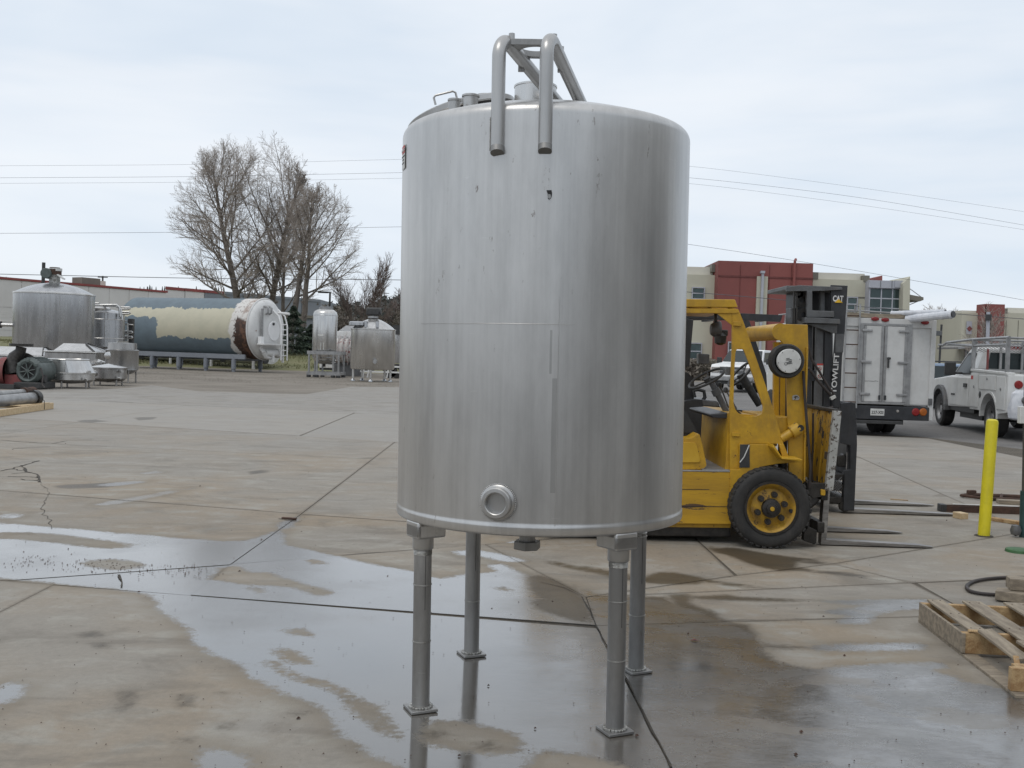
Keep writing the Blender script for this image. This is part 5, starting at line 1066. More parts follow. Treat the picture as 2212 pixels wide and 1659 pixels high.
for sg in (-1,1):
    P('side_window',MB().prism([[(sg*(.845-f(z)),y,z) for y,z in ((-1.8,1.0),(.95,1.0),(.4,1.38),(-1.5,1.38))]],(sg*.02,0,0)),'glass',smooth=0)
    for y in (-1.35,1.4): P('wheel',MB().lathe([(.18,-.1),(.30,-.1),(.33,-.07),(.33,.07),(.30,.1),(.18,.1)],(sg*.78,y,.33),'X',n=28),'rubber')
    P('roof_rail',MB().tube([(sg*.62,.1,1.47),(sg*.62,0,1.53),(sg*.62,-1.3,1.53),(sg*.62,-1.4,1.47)],.02,6),'trim')
P('rear_window',MB().prism([[(-.66,-2.02,1.02),(.66,-2.02,1.02),(.55,-1.66,1.40),(-.55,-1.66,1.40)]],(0,-.06,.02)),'glass',smooth=0)

# ---------------------------------------------------------------- right foreground
b0=G(2125,1158); b1=at(2144,905,b0.y)
bo=thing('bollard','bright yellow steel bollard with rounded cap near the right edge','bollard',tuple(b0))
m=MB(); r=.058; d=(b1-b0); Lh=d.length; qd=d.normalized().to_track_quat('Z','Y').to_matrix()
m.lathe([(r,-.02),(r,Lh-.035),(r*.92,Lh-.015),(r*.6,Lh-.002),(.001,Lh)],n=32); m.v=[tuple(b0+qd@Vector(v)) for v in m.v]; part('post',m,MAT['bollard'],bo)
m=MB().lathe([(r+.035,.001),(r+.03,.007),(r,.010)],b0,n=24); part('base_patch',m,MAT['dirt'],bo)
p0=G(2203,1160); dp_=thing('door_post','dark green and brown steel post cut by the right edge, beside the bollard','post',tuple(p0))
pt0=at(2212,640,p0.y); pz=at(2204,1060,p0.y)
part('lower_sleeve',MB().cyl(p0+Vector((.05,0,0)),pz+Vector((.06,0,0)),.055,n=20),paint('sleeve_green',(.03,.075,.075),(.02,.05,.05),8,.5),dp_)
part('upper_post',MB().cyl(pz+Vector((.06,.0,0)),pt0+Vector((.06,.0,.1)),.042,n=20),MAT['post'],dp_)
part('junction',MB().lathe([(.001,-.06),(.045,-.04),(.055,0),(.04,.05),(.001,.06)],p0+Vector((-.055,-.02,.07)),n=16),MAT['grey_paint'],dp_)
part('outlet_box',MB().pp([[(2204,878),(2235,878),(2235,915),(2203,915)]],p0.y-.08,.06),MAT['white'],dp_,smooth=0,bev=.006)
g0=G(2196,1192); single('green_lid','round green plastic lid lying on the concrete below the dark post','lid',MB().lathe([(.001,.03),(.10,.03),(.115,.024),(.12,.0)],(g0.x+.02,g0.y,0),n=36),MAT['green'],(g0.x,g0.y,0))
hp_=[G(*q) for q in ((2260,1252),(2212,1251),(2170,1251),(2130,1254),(2103,1259),(2089,1267),(2087,1273),(2094,1281),(2115,1286),(2150,1289),(2200,1290),(2260,1291))]
hs=[]
for i in range(len(hp_)-1):
    for k in range(4): hs.append(hp_[i].lerp(hp_[i+1],k/4))
sm=[Vector(h) for h in hs]
for _ in range(3): sm=[sm[0]]+[(sm[i-1]+sm[i]*2+sm[i+1])/4 for i in range(1,len(sm)-1)]+[sm[-1]]
single('rubber_hose','dark brown rubber hose looping in from the right edge behind the pallet','hose',MB().tube([h+Vector((0,0,.014)) for h in sm],.0135,10),MAT['hose'],tuple(G(2150,1270)))
# pieces of steel and timber beyond the bollard
def beam(nm,lab,a,b,w,h,mat,cat,z=0.,grp=None):
    a=Vector(a);b=Vector(b); d=(b-a); L_=d.length; rz=math.atan2(d.y,d.x); c=(a+b)/2
    o=single(nm,lab,cat,MB().box((0,0,h/2+z),(L_,w,h)),mat,(c.x,c.y,0),local=True,smooth=0,bev=.006); o.rotation_euler=(0,0,rz); return o
def prt(o,nm,m,mat,**k): return part(nm,m,mat,o,False,**k)
a,b=G(2036,1106),G(2260,1113)
o=thing('steel_beam','rusty steel channel lying on the ground behind the bollard','beam',tuple(a)); d=(b-a).normalized(); pv=Vector((-d.y,d.x,0))
for s_ in (0,1): part('flange',MB().loft([[tuple(q+pv*(s_*.10)+Vector((0,0,zz)))for zz in (0,.075)]+[tuple(q+pv*(s_*.10+.012)+Vector((0,0,zz))) for zz in (.075,0)] for q in (a,b)]),MAT['rust'],o,smooth=0)
part('web',MB().loft([[tuple(q+pv*u+Vector((0,0,zz))) for u,zz in ((.013,.02),(.099,.02),(.099,.032),(.013,.032))] for q in (a,b)]),MAT['rust'],o,smooth=0)
part('strap',MB().loft([[tuple(q+pv*u+Vector((0,0,zz))) for u,zz in ((-.004,.0),(.116,.0),(.116,.09),(-.004,.09))] for q in (a+d*-.02,a+d*.05)]),MAT['trim'],o,smooth=0,bev=.01)
a,b=G(2090,1073),G(2260,1080)
o=thing('steel_rack','rusty welded frame on the ground, farthest of the scrap behind the bollard','scrap',tuple(a))
for s_ in (0,.35): part('bar',MB().tube([a+Vector((s_*.2,-s_,.03)),b+Vector((0,-s_,.03))],.025,8),MAT['rust'],o)
part('bar',MB().tube([a+Vector((0,0,.03)),a+Vector((-.14,-.12,.03)),a+Vector((.0,-.3,.03)),a+Vector((.28,-.34,.03)),a+Vector((.4,-.1,.05))],.02,8),MAT['rust'],o)
part('lug',MB().box(tuple(a+Vector((.05,0,.05))),(.12,.06,.08),rz=.3),MAT['rust'],o,bev=.01)
beam('board','tan timber board with a flat face beside the rusty welded frame',G(2155,1087),G(2260,1092),.14,.05,MAT['wood_old'],'board')
beam('board','pale thin lath lying between the rusty frame and the rusty channel',G(2058,1090),G(2200,1095),.03,.012,MAT['sticker'],'board')
beam('board','reddish tan board lying right of the bollard foot',G(2138,1124),G(2260,1142),.09,.04,MAT['wood_brk'],'board')
beam('wood_block','short yellow pine offcut at the tip of the rear fork',G(2066,1118),G(2083,1122),.11,.07,MAT['wood_new'],'wood block')
beam('stick','thin broken stick lying on the concrete beyond the forks',G(1923,1079),G(1962,1082),.018,.012,MAT['wood_brk'],'stick')
beam('wood_strip','dark strip of wood lying at the joint left of the tank',G(609,1121),G(640,1123),.035,.02,MAT['rust'],'wood strip')
# broken pallet
PA=G(1985,1345); 
pal=thing('broken_pallet','broken weathered wooden pallet lying at the right edge, front deck boards splintered','pallet',tuple(PA))
ux=Vector((G(2190,1506)-PA)); ux.z=0; PLn=ux.length; ux.normalize()      # along the near-left edge
uy=Vector((-ux.y,ux.x,0)); uy=uy if uy.x>0 else -uy
def PB(nm,u0,u1,v0,v1,z0,z1,mat='wood_old',jag=0,skew=0,par=pal):
    m=MB(); n_=9; secs=[]
    A=PA+ux*u0+uy*v0; B=PA+ux*u1+uy*v1
    return m
def plank(nm,s,e,w,z,th,mat,jag=False,tilt=0.,par=pal,z2=None):
    s=PA+ux*s[0]+uy*s[1]; e=PA+ux*e[0]+uy*e[1]; d=(e-s).normalized(); p=Vector((-d.y,d.x,0)); z2=z if z2 is None else z2
    k=5; secs=[]
    for i,t in enumerate((0,.33,.66,1)):
        c=s.lerp(e,t); zz=z+(z2-z)*t
        secs.append([c+p*(-w/2)+Vector((0,0,zz)),c+p*(w/2)+Vector((0,0,zz+tilt)),c+p*(w/2)+Vector((0,0,zz+th+tilt)),c+p*(-w/2)+Vector((0,0,zz+th))])
    pl_=part(nm,MB().loft(secs),mat,par,smooth=0,bev=.003)
    nl=MB()
    for q_ in (.04,.50,.96):
        for s_ in (-.25,.25): c_=s.lerp(e,q_)+p*(w*s_); nl.cyl(c_+Vector((0,0,z+(z2-z)*q_+th)),c_+Vector((0,0,z+(z2-z)*q_+th+.002)),.005,n=6)
    if nm=='deck_board': part('nail_heads',nl,MAT['rust'],pl_,smooth=0,kind='stuff')
    if jag:
        m=MB()
        for q in range(9):
            o_=(q/8-.5)*w*.92; L_=rnd.uniform(.01,.05); c=e+p*o_+Vector((0,0,z2+th/2))
            m.add([c+p*-.010+Vector((0,0,-th/2)),c+p*.010+Vector((0,0,-th/2)),c+p*.006+Vector((0,0,th/2)),c+p*-.008+Vector((0,0,th/2)),c+d*L_],[(0,1,4),(1,2,4),(2,3,4),(3,0,4)])
        part('splinters',m,MAT['wood_brk'],pl_,smooth=0,kind='stuff')
    return pl_
for v in (.02,.52,1.02): pass
# stringers run along uy (away to the right), bottom boards along ux
for u in (.03,PLn*.50,PLn-.06):
    pl_=plank('stringer',(u,.0),(u,1.15),.042,.018,.122,MAT['wood_brk'])
for v,w_ in ((.045,.09),(.55,.09),(1.05,.09)): plank('bottom_board',(-.02,v),(PLn+.02,v),w_,.0,.017,MAT['wood_old'])
plank('side_block',(.0,.005),(PLn*.52,.005),.02,.02,.118,MAT['wood_old'])
top=.142
plank('deck_board',(-.01,.10),(PLn*.50,.09),.10,top,.016,MAT['wood_old2'],jag=True)
plank('deck_board',(-.02,.34),(PLn*.93,.32),.12,top,.016,MAT['wood_old2'])
plank('deck_board',(-.03,.62),(PLn*.98,.60),.14,top,.016,MAT['wood_old2'])
plank('deck_board',(-.03,.88),(PLn*.98,.88),.11,top,.016,MAT['wood_old2'])
plank('broken_board',(PLn*.52,.12),(PLn*.80,.17),.085,top+.008,.016,MAT['wood_old2'],tilt=.01,z2=top-.04)
plank('broken_board',(PLn*.72,.20),(PLn*.70,1.1),.11,top+.018,.018,MAT['wood_old'],z2=top+.03)
plank('broken_board',(PLn*.88,1.05),(PLn*.86,.22),.09,top+.022,.034,MAT['wood_old'],jag=True)
plank('loose_splinter',(PLn*.78,.14),(PLn*.97,.06),.03,.12,.010,MAT['wood_brk'],z2=.01)
plank('block',(PLn-.10,.04),(PLn-.10,.50),.09,.02,.118,MAT['wood_brk'])
st_=G(2178,1312); t=thing('timber_stack','two weathered timber blocks stacked behind the broken pallet at the edge','timber',tuple(st_))
part('timber',MB().box((st_.x+.26,st_.y+.10,.045),(.55,.14,.07),rz=R(-30)),MAT['wood_old'],t,smooth=0,bev=.006)
part('timber',MB().box((st_.x+.36,st_.y+.20,.125),(.5,.14,.085),rz=R(-12)),MAT['wood_old'],t,smooth=0,bev=.006)
# ---------------------------------------------------------------- left yard: surplus tanks and vats
def CL(x,y): return (.2333*x,525+.2333*y)          # detail frames used while measuring the photograph
def CM(x,y): return (276.5+.275*x,580.6+.275*y)
def cylpx(xl,xr,Y):                                # centre x and radius in metres of an upright drum between two sight lines
    a=at(xl,750,Y).x; b=at(xr,750,Y).x; return (a+b)/2,(b-a)/2
def zpx(x,y,Y): return at(x,y,Y).z
def legs(t,cx,cy,r,z0,z1,n_,rad,mat,a0=.6,feet=False):
    for k in range(n_):
        a=a0+2*PI*k/n_; x,y=cx+r*math.cos(a),cy+r*math.sin(a)
        l=part('leg',MB().cyl((x,y,z0),(x,y,z1),rad,n=10),MAT[mat],t)
        if feet: part('foot',MB().lathe([(rad*1.9,z0),(rad*1.9,z0+.05),(rad,z0+.12)],(x,y,0),n=12),MAT['steel_far'],l)
# big domed tank with mixer
Y=53.; cx,r=cylpx(35,197,Y); zt=zpx(116,636,Y); za=zpx(118,612,Y)
t=thing('storage_tank','largest upright stainless tank at far left, bright domed roof with mixer motor on top','tank',(cx,Y,0))
prof=[(r*.98,.35),(r,.45),(r,zt)]+[(r*(1-i/10)+.001,zt+.02+(za-zt)*(1-(1-i/10)**2)) for i in range(1,11)]
part('shell',MB().lathe(prof,(cx,Y,0),n=96),MAT['steel_far'],t,smooth=45)
part('roof_rim',MB().lathe([(r,zt-.05),(r+.03,zt-.03),(r+.03,zt+.03),(r-.02,zt+.06)],(cx,Y,0),n=96),MAT['steel_bright'],t)
part('weld_seam',MB().tube([(cx+r*.52,Y-r*.858,z) for z in (.5,1.5,zt)],.012,5),MAT['steel_dark'],t)
part('skirt',MB().lathe([(r*.9,.0),(r*.9,.4)],(cx,Y,0),n=64),MAT['steel_dark'],t)
X=lambda x:at(x,600,Y).x
px=(X(108)+X(132))/2
mx=part('mixer_column',MB().cyl((px,Y-.1,za-.35),(px,Y-.1,zpx(120,585,Y)),.27,n=24),MAT['white_chip'],t)
part('gearbox',MB().cyl((px,Y-.1,zpx(120,594,Y)),(px,Y-.1,zpx(120,582,Y)),.33,n=24).cyl((px,Y-.1,zpx(120,583,Y)),(px,Y-.1,zpx(120,578,Y)),.25,n=24),MAT['rust'],mx)
part('cap',MB().cyl((px+.05,Y-.1,zpx(120,586,Y)),(px+.05,Y-.1,zpx(120,580,Y)),.31,n=24),MAT['sticker'],mx)
part('mixer_motor',MB().cyl((px-.25,Y-.6,zpx(114,592,Y)),(px-.30,Y-.1,zpx(114,592,Y)),.27,n=24),MAT['motor'],mx,bev=.03)
part('bracket',MB().box((px+.42,Y-.3,zpx(135,599,Y)),(.38,.3,.05),ry=R(35)),MAT['sticker'],mx)
p=at(58,685+2,Y); a=at(57,703,Y-1.0)
part('manway',MB().lathe([(.001,-.12),(.3,-.1),(.42,-.04),(.42,.05)],(X(66),Y+.6,za-.62),n=24),MAT['steel_bright'],t)
zz=zpx(40,847/1,Y) if False else zpx(40,703,Y)
nz_=part('side_nozzle',MB().cyl((cx-r-.55,Y-.6,zz),(cx-r*.9,Y-.5,zz),.09,n=14),MAT['steel_bright'],t); part('flange',MB().cyl((cx-r-.75,Y-.6,zz),(cx-r-.5,Y-.6,zz),.17,n=16),MAT['trim'],nz_)
part('faded_decal',MB().lathe([(r+.006,1.62),(r+.006,1.85)],(cx,Y,0),n=96),paint('faded_decal',(.36,.33,.26),(.42,.40,.34),3,.5,.3),t) if False else None
# second tank behind, with pipework rails
Y=57.; cx,r=cylpx(188,266,Y); zt=zpx(232,677,Y); zb=zpx(232,753,Y)
t=thing('storage_tank','upright stainless tank with looping pipe rails on top, just right of the largest tank','tank',(cx,Y,0))
part('shell',MB().lathe([(.001,zb-.25),(r*.7,zb-.1),(r,zb+.1),(r,zt)]+[(r*(1-i/8)+.001,zt+.02+.22*(1-(1-i/8)**2)) for i in range(1,9)],(cx,Y,0),n=72),MAT['steel_far'],t,smooth=45)
for z in (zb+.55,zb+1.6): part('seam_band',MB().lathe([(r,z),(r+.015,z+.02),(r,z+.04)],(cx,Y,0),n=64),MAT['steel_bright'],t)
for x_ in (241,): part('weld_seam',MB().cyl((at(x_,700,Y).x,Y-r*.97,zb+.2),(at(x_,700,Y).x,Y-r*.97,zt),.02,n=6),MAT['steel_dark'],t)
part('manway',MB().lathe([(.001,.12),(.5,.10),(.6,.0),(.55,-.2)],(at(220,670,Y).x,Y-.3,zt+.25),n=32),MAT['steel_bright'],t)
lf=at(214,682,Y-r); part('lifting_lug',MB().tube([(lf.x-.2,Y-r*.93,lf.z-.15),(lf.x-.2,Y-r*.98,lf.z+.2),(lf.x+.5,Y-r*.99,lf.z+.2),(lf.x+.5,Y-r*.99,lf.z-.15)],.03,6),MAT['steel_bright'],t)
for (pts,rad) in (([(198,690),(202,662),(206,659),(252,659),(258,664),(260,684)],.075),([(206,668),(208,661),(250,661),(262,668),(264,690)],.06),([(198,655),(214,655)],.05),([(262,664),(280,664),(282,666),(278,668),(262,668)],.05),([(262,674),(280,674),(282,676),(278,678),(262,678)],.05)):
    P=[at(x,y,Y-.6) for x,y in pts]; part('pipe_rail',MB().tube(P,rad,10),MAT['steel_bright'],t)
legs(t,cx,Y,r*.8,0,zb,4,.07,'steel_dark',.3)
# piping skid between this tank and the blue vessel
Y=58; t=thing('pipe_skid','small upright pipe and valve skid between the railed tank and the blue vessel','pipework',(at(275,760,Y).x,Y,0))
for pts,rad in (([(268,697),(268,800)],.06),([(276,698),(276,795)],.05),([(266,700),(288,702)],.05),([(266,716),(284,716),(286,718),(284,720),(266,720)],.06),([(266,727),(284,727),(286,729),(284,731),(266,731)],.06)): part('pipe',MB().tube([at(x,y,Y) for x,y in pts],rad,8),MAT['steel_bright'],t)
part('valve_wheel',MB().lathe([(.001,.0),(.16,.02),(.16,.06),(.001,.08)],at(270,695,Y),n=16),MAT['galv'],t); part('control_box',MB().box(tuple(at(283,715,Y+.2)),(.3,.3,1.4)),MAT['trim'],t,bev=.02)
# small open-top kettle on legs
Y=42.5; cx,r=cylpx(231,298,Y); zt=zpx(264,741,Y); zb=zpx(264,801,Y)
t=thing('kettle','upright stainless kettle with half-open lid, small legs, left of the blue vessel supports','kettle',(cx,Y,0))
part('shell',MB().lathe([(.001,zb-.18),(r*.6,zb-.12),(r,zb+.05),(r,zt-.35),(r+.02,zt-.33),(r+.02,zt-.29),(r,zt-.28)],(cx,Y,0),n=64),MAT['steel_far'],t,smooth=45)
part('lid',MB().lathe([(r,zt-.28),(r*.9,zt-.26),(r*.88,zt),(.001,zt+.02)],(cx,Y,0),n=48),MAT['steel_dark'],t,smooth=30); part('lid_hinge',MB().bx(cx-.02,cx+.02,Y-r*.9,Y+r*.9,zt-.02,zt+.09),MAT['steel_bright'],t)
part('side_port',MB().lathe([(.001,-.05),(.10,-.05),(.15,-.03),(.16,.08)],(at(245,768,Y).x,Y-r*.86,zpx(245,768,Y)),'Y',n=24),MAT['steel_bright'],t)
part('outlet',MB().cyl((at(281,800,Y).x,Y-r*.7,zb+.05),(at(281,800,Y).x,Y-r*.9,zb-.12),.07,n=12),MAT['grease'],t)
legs(t,cx,Y,r*.93,0,zb+.1,4,.035,'steel_dark',PI/4)
# lidded rectangular vats
def vat(lab,x0,x1,ytop,ybot,Y,lidx,lidy,mat):
    a=at(x0,ytop,Y);b=at(x1,ytop,Y); zt=a.z; zb=at(x0,ybot,Y).z
    t=thing('vat',lab,'vat',((a.x+b.x)/2,Y+.8,0))
    part('trough',MB().loft([[(a.x+.1,Y+.1,zb),(b.x-.1,Y+.1,zb),(b.x-.1,Y+1.6,zb),(a.x+.1,Y+1.6,zb)],[(a.x,Y,zb+.3),(b.x,Y,zb+.3),(b.x,Y+1.7,zb+.3),(a.x,Y+1.7,zb+.3)],[(a.x,Y,zt),(b.x,Y,zt),(b.x,Y+1.7,zt),(a.x,Y+1.7,zt)]]),MAT[mat],t,smooth=0,bev=.03)
    part('rim',MB().bx(a.x-.04,b.x+.04,Y-.04,Y+1.74,zt,zt+.06),MAT['steel_bright'],t,smooth=0,bev=.015)
    l0,l1,u0,u1=[at(x,lidy,Y).x for x in lidx]; zl=at(x0,lidy,Y).z
    part('lid',MB().loft([[(l0,Y+.05,zt+.07),(l1,Y+.05,zt+.07),(l1,Y+1.65,zt+.07),(l0,Y+1.65,zt+.07)],[(u0,Y+.75,zl),(u1,Y+.75,zl),(u1,Y+.95,zl),(u0,Y+.95,zl)]]),MAT['steel_bright'],t,smooth=0,bev=.02)
    part('lid_edge',MB().tube([(l1,Y+.0,zt+.08),(u1,Y+.7,zl+.02),(u1,Y+.95,zl+.02),(l1+.1,Y+1.6,zt+.1)],.03,6),MAT['grease'],t)
    for x in (a.x+.25,b.x-.25):
        for y in (Y+.15,Y+1.5): part('leg',MB().cyl((x,y,0),(x,y,zb+.2),.05,n=10),MAT['steel_dark'],t)
    return t
vat('long stainless vat with sloped white-bright lid at far left, behind the pump',-40,95,768,806,44,(-40,92,-36,78),747,'steel_far')
vat('stainless vat with tent-shaped lid in front of the largest tank',96,207,760,806,43,(114,204,120,170),740,'steel_dark')
# low round kettles
def kettle(lab,x0,x1,yt,yb,Y,mat,n_,raised=False):
    cx,r=cylpx(x0,x1,Y); zt=zpx((x0+x1)/2,yt,Y); zb=zpx((x0+x1)/2,yb,Y)
    t=thing('kettle',lab,'kettle',(cx,Y,0))
    zm=zt-(.5 if raised else .12)
    part('shell',MB().lathe([(.001,zb-.1),(r*.8,zb-.05),(r,zb+.06),(r,zm),(r+.03,zm+.01),(r+.03,zm+.05),(r,zm+.06)],(cx,Y,0),n=64),MAT[mat],t,smooth=45)
    if raised:
        part('half_cover',MB().loft([[(cx+r*math.cos(a),Y+r*math.sin(a),z) for a in [PI*.0+2*PI*k/40 for k in range(40)]][:40] if z<zt-.3 else [(cx+r*.98*math.cos(a)-(.25*r if math.cos(a)>.3 else 0),Y+r*.98*math.sin(a),zt) for a in [2*PI*k/40 for k in range(40)]] for z in (zm+.05,zt)]),MAT[mat],t,smooth=30,bev=.01)
        part('cover_rim',MB().tube([(cx+r*.98*math.cos(a)-(.25*r if math.cos(a)>.3 else 0),Y+r*.98*math.sin(a),zt+.01) for a in [2*PI*k/40 for k in range(40)]],.025,6,closed=True),MAT['steel_bright'],t)
    else:
        part('cover',MB().lathe([(r+.03,zm+.06),(r*.9,zm+.09),(.001,zt+.08)],(cx,Y,0),n=48),MAT['steel_bright'],t)
    part('outlet_valve',MB().cyl((cx+r*.95,Y-.4,zb+.35),(cx+r*1.08,Y-.5,zb+.35),.06,n=10).cyl((cx+r*.9,Y-.55,zb+.1),(cx+r*1.05,Y-.6,zb+.1),.05,n=10),MAT['steel_bright'],t,kind='stuff')
    part('port',MB().lathe([(.001,-.04),(.07,-.04),(.11,-.02),(.12,.1)],(cx-r*.35,Y-r*.96,zb+.25),'Y',n=20),MAT['steel_dark'],t)
    legs(t,cx,Y,r*.86,0,zb+.1,n_,.035,'steel_dark',.9); part('leg_ring',MB().tube([(cx+r*.86*math.cos(a),Y+r*.86*math.sin(a),.28) for a in [2*PI*k/24 for k in range(24)]],.02,5,closed=True),MAT['steel_dark'],t)
kettle('polished low round kettle with raised cover, nearest of the kettles right of the pump',106,203,777,823,36.5,'steel_bright',5,True)
kettle('dull low round kettle with flat conical cover, right of the polished one',197,273,790,820,39.5,'steel_dark',4)
kettle('small shallow stainless pan half hidden behind the dull low kettle',196,228,779,800,43.0,'steel_bright',3)
# pump set on skid
Y=34.5; t=thing('pump','large end-suction pump with red casing and green-grey motor at the left edge','pump',(at(30,830,Y).x,Y,0))
mc=at(61,801,Y); rm=(at(89,801,Y).x-at(33,801,Y).x)/2
m_=part('motor',MB().lathe([(rm*.55,-.02),(rm*.80,-.06),(rm*.98,.02),(rm,.12),(rm,1.15),(rm*.8,1.3),(.001,1.3)],(mc.x,Y,mc.z),'Y',n=48),MAT['motor'],t)
part('fan_cowl',MB().lathe([(.001,-.01),(rm*.56,-.01),(rm*.60,-.045)],(mc.x,Y,mc.z),'Y',n=32),MAT['dark_gap'],m_)
for k in range(8):
    a=2*PI*k/8+.2; part('cowl_spoke',MB().tube([(mc.x,Y-.05,mc.z),(mc.x+rm*.6*math.cos(a),Y-.06,mc.z+rm*.6*math.sin(a))],.02,6),MAT['motor'],m_)
for k in range(3):
    a=PI*(.2+.3*k); part('lifting_eye',MB().box((mc.x+rm*.8*math.cos(a),Y-.03,mc.z+rm*.8*math.sin(a)),(.12,.10,.12)),MAT['motor'],m_,bev=.02)
for k in range(22):
    a=PI*.25+k*PI*1.5/22; part('cooling_fin',MB().box((mc.x+rm*1.02*math.cos(a),Y+.6,mc.z+rm*1.02*math.sin(a)),(.05,.9,.02),ry=-a),MAT['motor'],m_,smooth=0)
part('motor_base',MB().box((mc.x,Y+.5,mc.z-rm*1.05),(rm*1.6,1.1,.16)).box((mc.x,Y+.5,.12),(rm*2.0,1.2,.2)),MAT['trim'],t,bev=.02,kind='stuff')
pc=at(30,800,Y+.3); 
part('casing',MB().lathe([(.2,-.15),(.5,-.12),(.62,0),(.5,.25),(.2,.3)],(pc.x+.1,Y+.7,pc.z),'Y',n=36),MAT['grease'],t)
part('discharge',MB().tube([at(32,806,Y+.3),at(27,785,Y+.3),at(33,770,Y+.3),at(44,760,Y+.3),at(46,750,Y+.3)],[.30,.28,.22,.18,.17],16),MAT['grease'],t); q=at(46,748,Y+.3); part('flange',MB().cyl(q,q+Vector((0,0,.09)),.38,n=28),MAT['grease'],t)
part('bearing_housing',MB().lathe([(.15,-1.2),(.30,-1.1),(.32,-.4),(.5,-.1),(.5,.1)],(pc.x-.25,Y+.3,pc.z-.05),'X',n=28),MAT['red_paint'],t)
part('pedestal',MB().loft([[(pc.x-1.2+sx*(.45-z*.1),Y+.3+sy*.3,z) for sx,sy in ((-1,-1),(1,-1),(1,1),(-1,1))] for z in (.2,pc.z-.2)]),MAT['red_paint'],t,smooth=0,bev=.02); part('pedestal',MB().box((pc.x+.1,Y+.3,.3),(.6,.5,.35)),MAT['red_paint'],t,bev=.02)
part('skid_rail',MB().loft([[(at(-25,842,Y).x,y,z) for y,z in ((Y-.1,0),(Y+.1,0),(Y+.1,.16),(Y-.1,.16))],[(at(45,842,Y).x,y,z) for y,z in ((Y-.5,0),(Y-.3,0),(Y-.3,.16),(Y-.5,.16))]]),MAT['trim'],t,smooth=0,bev=.01)
part('cable',MB().tube([at(88,795,Y),at(93,812,Y-.1),at(91,830,Y-.2),at(97,838,Y-.3)],.025,6),MAT['hose'],t)
part('pipe_stub',MB().cyl(at(84,818,Y+.3),at(99,818,Y+.3),.14,n=14),MAT['trim'],t)
# crate of new pine with two screw pipes
A=G(116,883); B=G(-10,902); t=thing('crate_base','pale new pine skid at the left edge carrying two long grey pipes','skid',tuple(A))
d=(B-A); L_=d.length; d.normalize(); pv=Vector((d.y,-d.x,0)); pv=pv if pv.x<0 else -pv
def sk(nm,u0,u1,v,z0,z1,w=.09):
    part(nm,MB().loft([[A+d*u+pv*v+Vector((0,0,z0)),A+d*u+pv*(v+w)+Vector((0,0,z0)),A+d*u+pv*(v+w)+Vector((0,0,z1)),A+d*u+pv*v+Vector((0,0,z1))] for u in (u0,u1)]),MAT['wood_new'],t,smooth=0,bev=.008)
H_=.15; sk('runner',0,L_,0,0.,H_); sk('runner',0,L_,2.4,0.,H_)
for u,v0,v1 in ((.02,0.09,1.0),(.75,.09,1.0),(1.5,.09,1.0)):
    part('cross_board',MB().loft([[A+d*u+pv*v+Vector((0,0,z)) for u,z in ((u,.10),(u+.16,.10),(u+.16,H_),(u,H_))] for v in (v0,v1*2.4)]),MAT['wood_new'],t,smooth=0,bev=.006)
sk('deck_plank',.25,.75,.0,H_,H_+.02,.45); sk('deck_plank',1.05,1.75,.05,H_,H_+.02,.3); sk('end_block',.0,.28,.5,H_*.4,H_+.05,.5)
part('strap',MB().tube([A+d*.62+pv*-.005+Vector((0,0,.02)),A+d*.62+pv*-.005+Vector((0,0,.22)),A+d*.8+pv*.2+Vector((0,0,.50)),A+d*.95+pv*.5+Vector((0,0,.62))],.008,5),MAT['trim'],t)
Yp=A.y-.5
t2=thing('steel_pipe','long grey pipe with a round end flange, in front on the pine skid','pipe',tuple(at(40,864,Yp)))
a=at(-60,872,Yp-2.6); b=at(78,859,Yp); part('tube',MB().tube([a,b],.135,24),MAT['galv'],t2); dd=(b-a).normalized(); part('flange',MB().cyl(b-dd*.16,b,.185,n=28),MAT['grease'],t2); part('stub',MB().cyl(b,b+dd*.12,.09,n=18).cyl(b+dd*.12,b+dd*.2,.05,n=12),MAT['galv'],t2)
t3=thing('steel_pipe','thinner dull pipe with a dark coupling, lying behind on the pine skid','pipe',tuple(at(40,850,Yp+.6)))
a=at(-60,857,Yp-2.0); b=at(70,846,Yp+.5); part('tube',MB().tube([a,b],.085,20),MAT['steel_leg'],t3); dd=(b-a).normalized(); part('coupling',MB().cyl(b-dd*.42,b+dd*.03,.12,n=20),MAT['rust'],t3)

# ---------------------------------------------------------------- blue-grey and cream vessel lying on its frame
PA1=Vector((at(300,700,70).x,70,0)); PA2=Vector((at(572,700,66.3).x,66.3,0))
ax=(PA2-PA1).normalized(); LV=(PA2-PA1).length; RV=1.97; zc=at(565,717,65).z+.20
m,n,b=newmat('patched_vessel_paint'); tc=n('ShaderNodeTexCoord').outputs['Object']; sp_=n('ShaderNodeSeparateXYZ',i0=tc)
nx=n.noise(n.mapp(tc,(.55,.01,.01)),1,4,.7); n5=n.noise(tc,1.4,7,.65); n6=n.noise(n.mapp(tc,(1,1,1),(3,3,3)),7,5,.7); stp=n.noise(n.mapp(tc,(1.6,.0,.0),(5,0,0)),1,1,.5)
jt=n.math('ADD',n.math('MULTIPLY',n.math('SUBTRACT',nx,.5),.9),n.math('MULTIPLY',n.math('SUBTRACT',n5,.5),.5)); jt=n.math('ADD',jt,n.math('MULTIPLY',n.math('SUBTRACT',n6,.5),.18))
zz=n.math('ADD',sp_.outputs[2],n.math('MULTIPLY',jt,1.)); 
up_=n.math('GREATER_THAN',zz,1.22); lo_=n.math('LESS_THAN',zz,-.70)
xl=n.math('ADD',sp_.outputs[0],n.math('MULTIPLY',jt,2.2)); lf_=n.math('MULTIPLY',n.math('LESS_THAN',xl,3.3),n.math('LESS_THAN',zz,.62))
blue=n.math('MAXIMUM',n.math('MAXIMUM',up_,lo_),lf_)
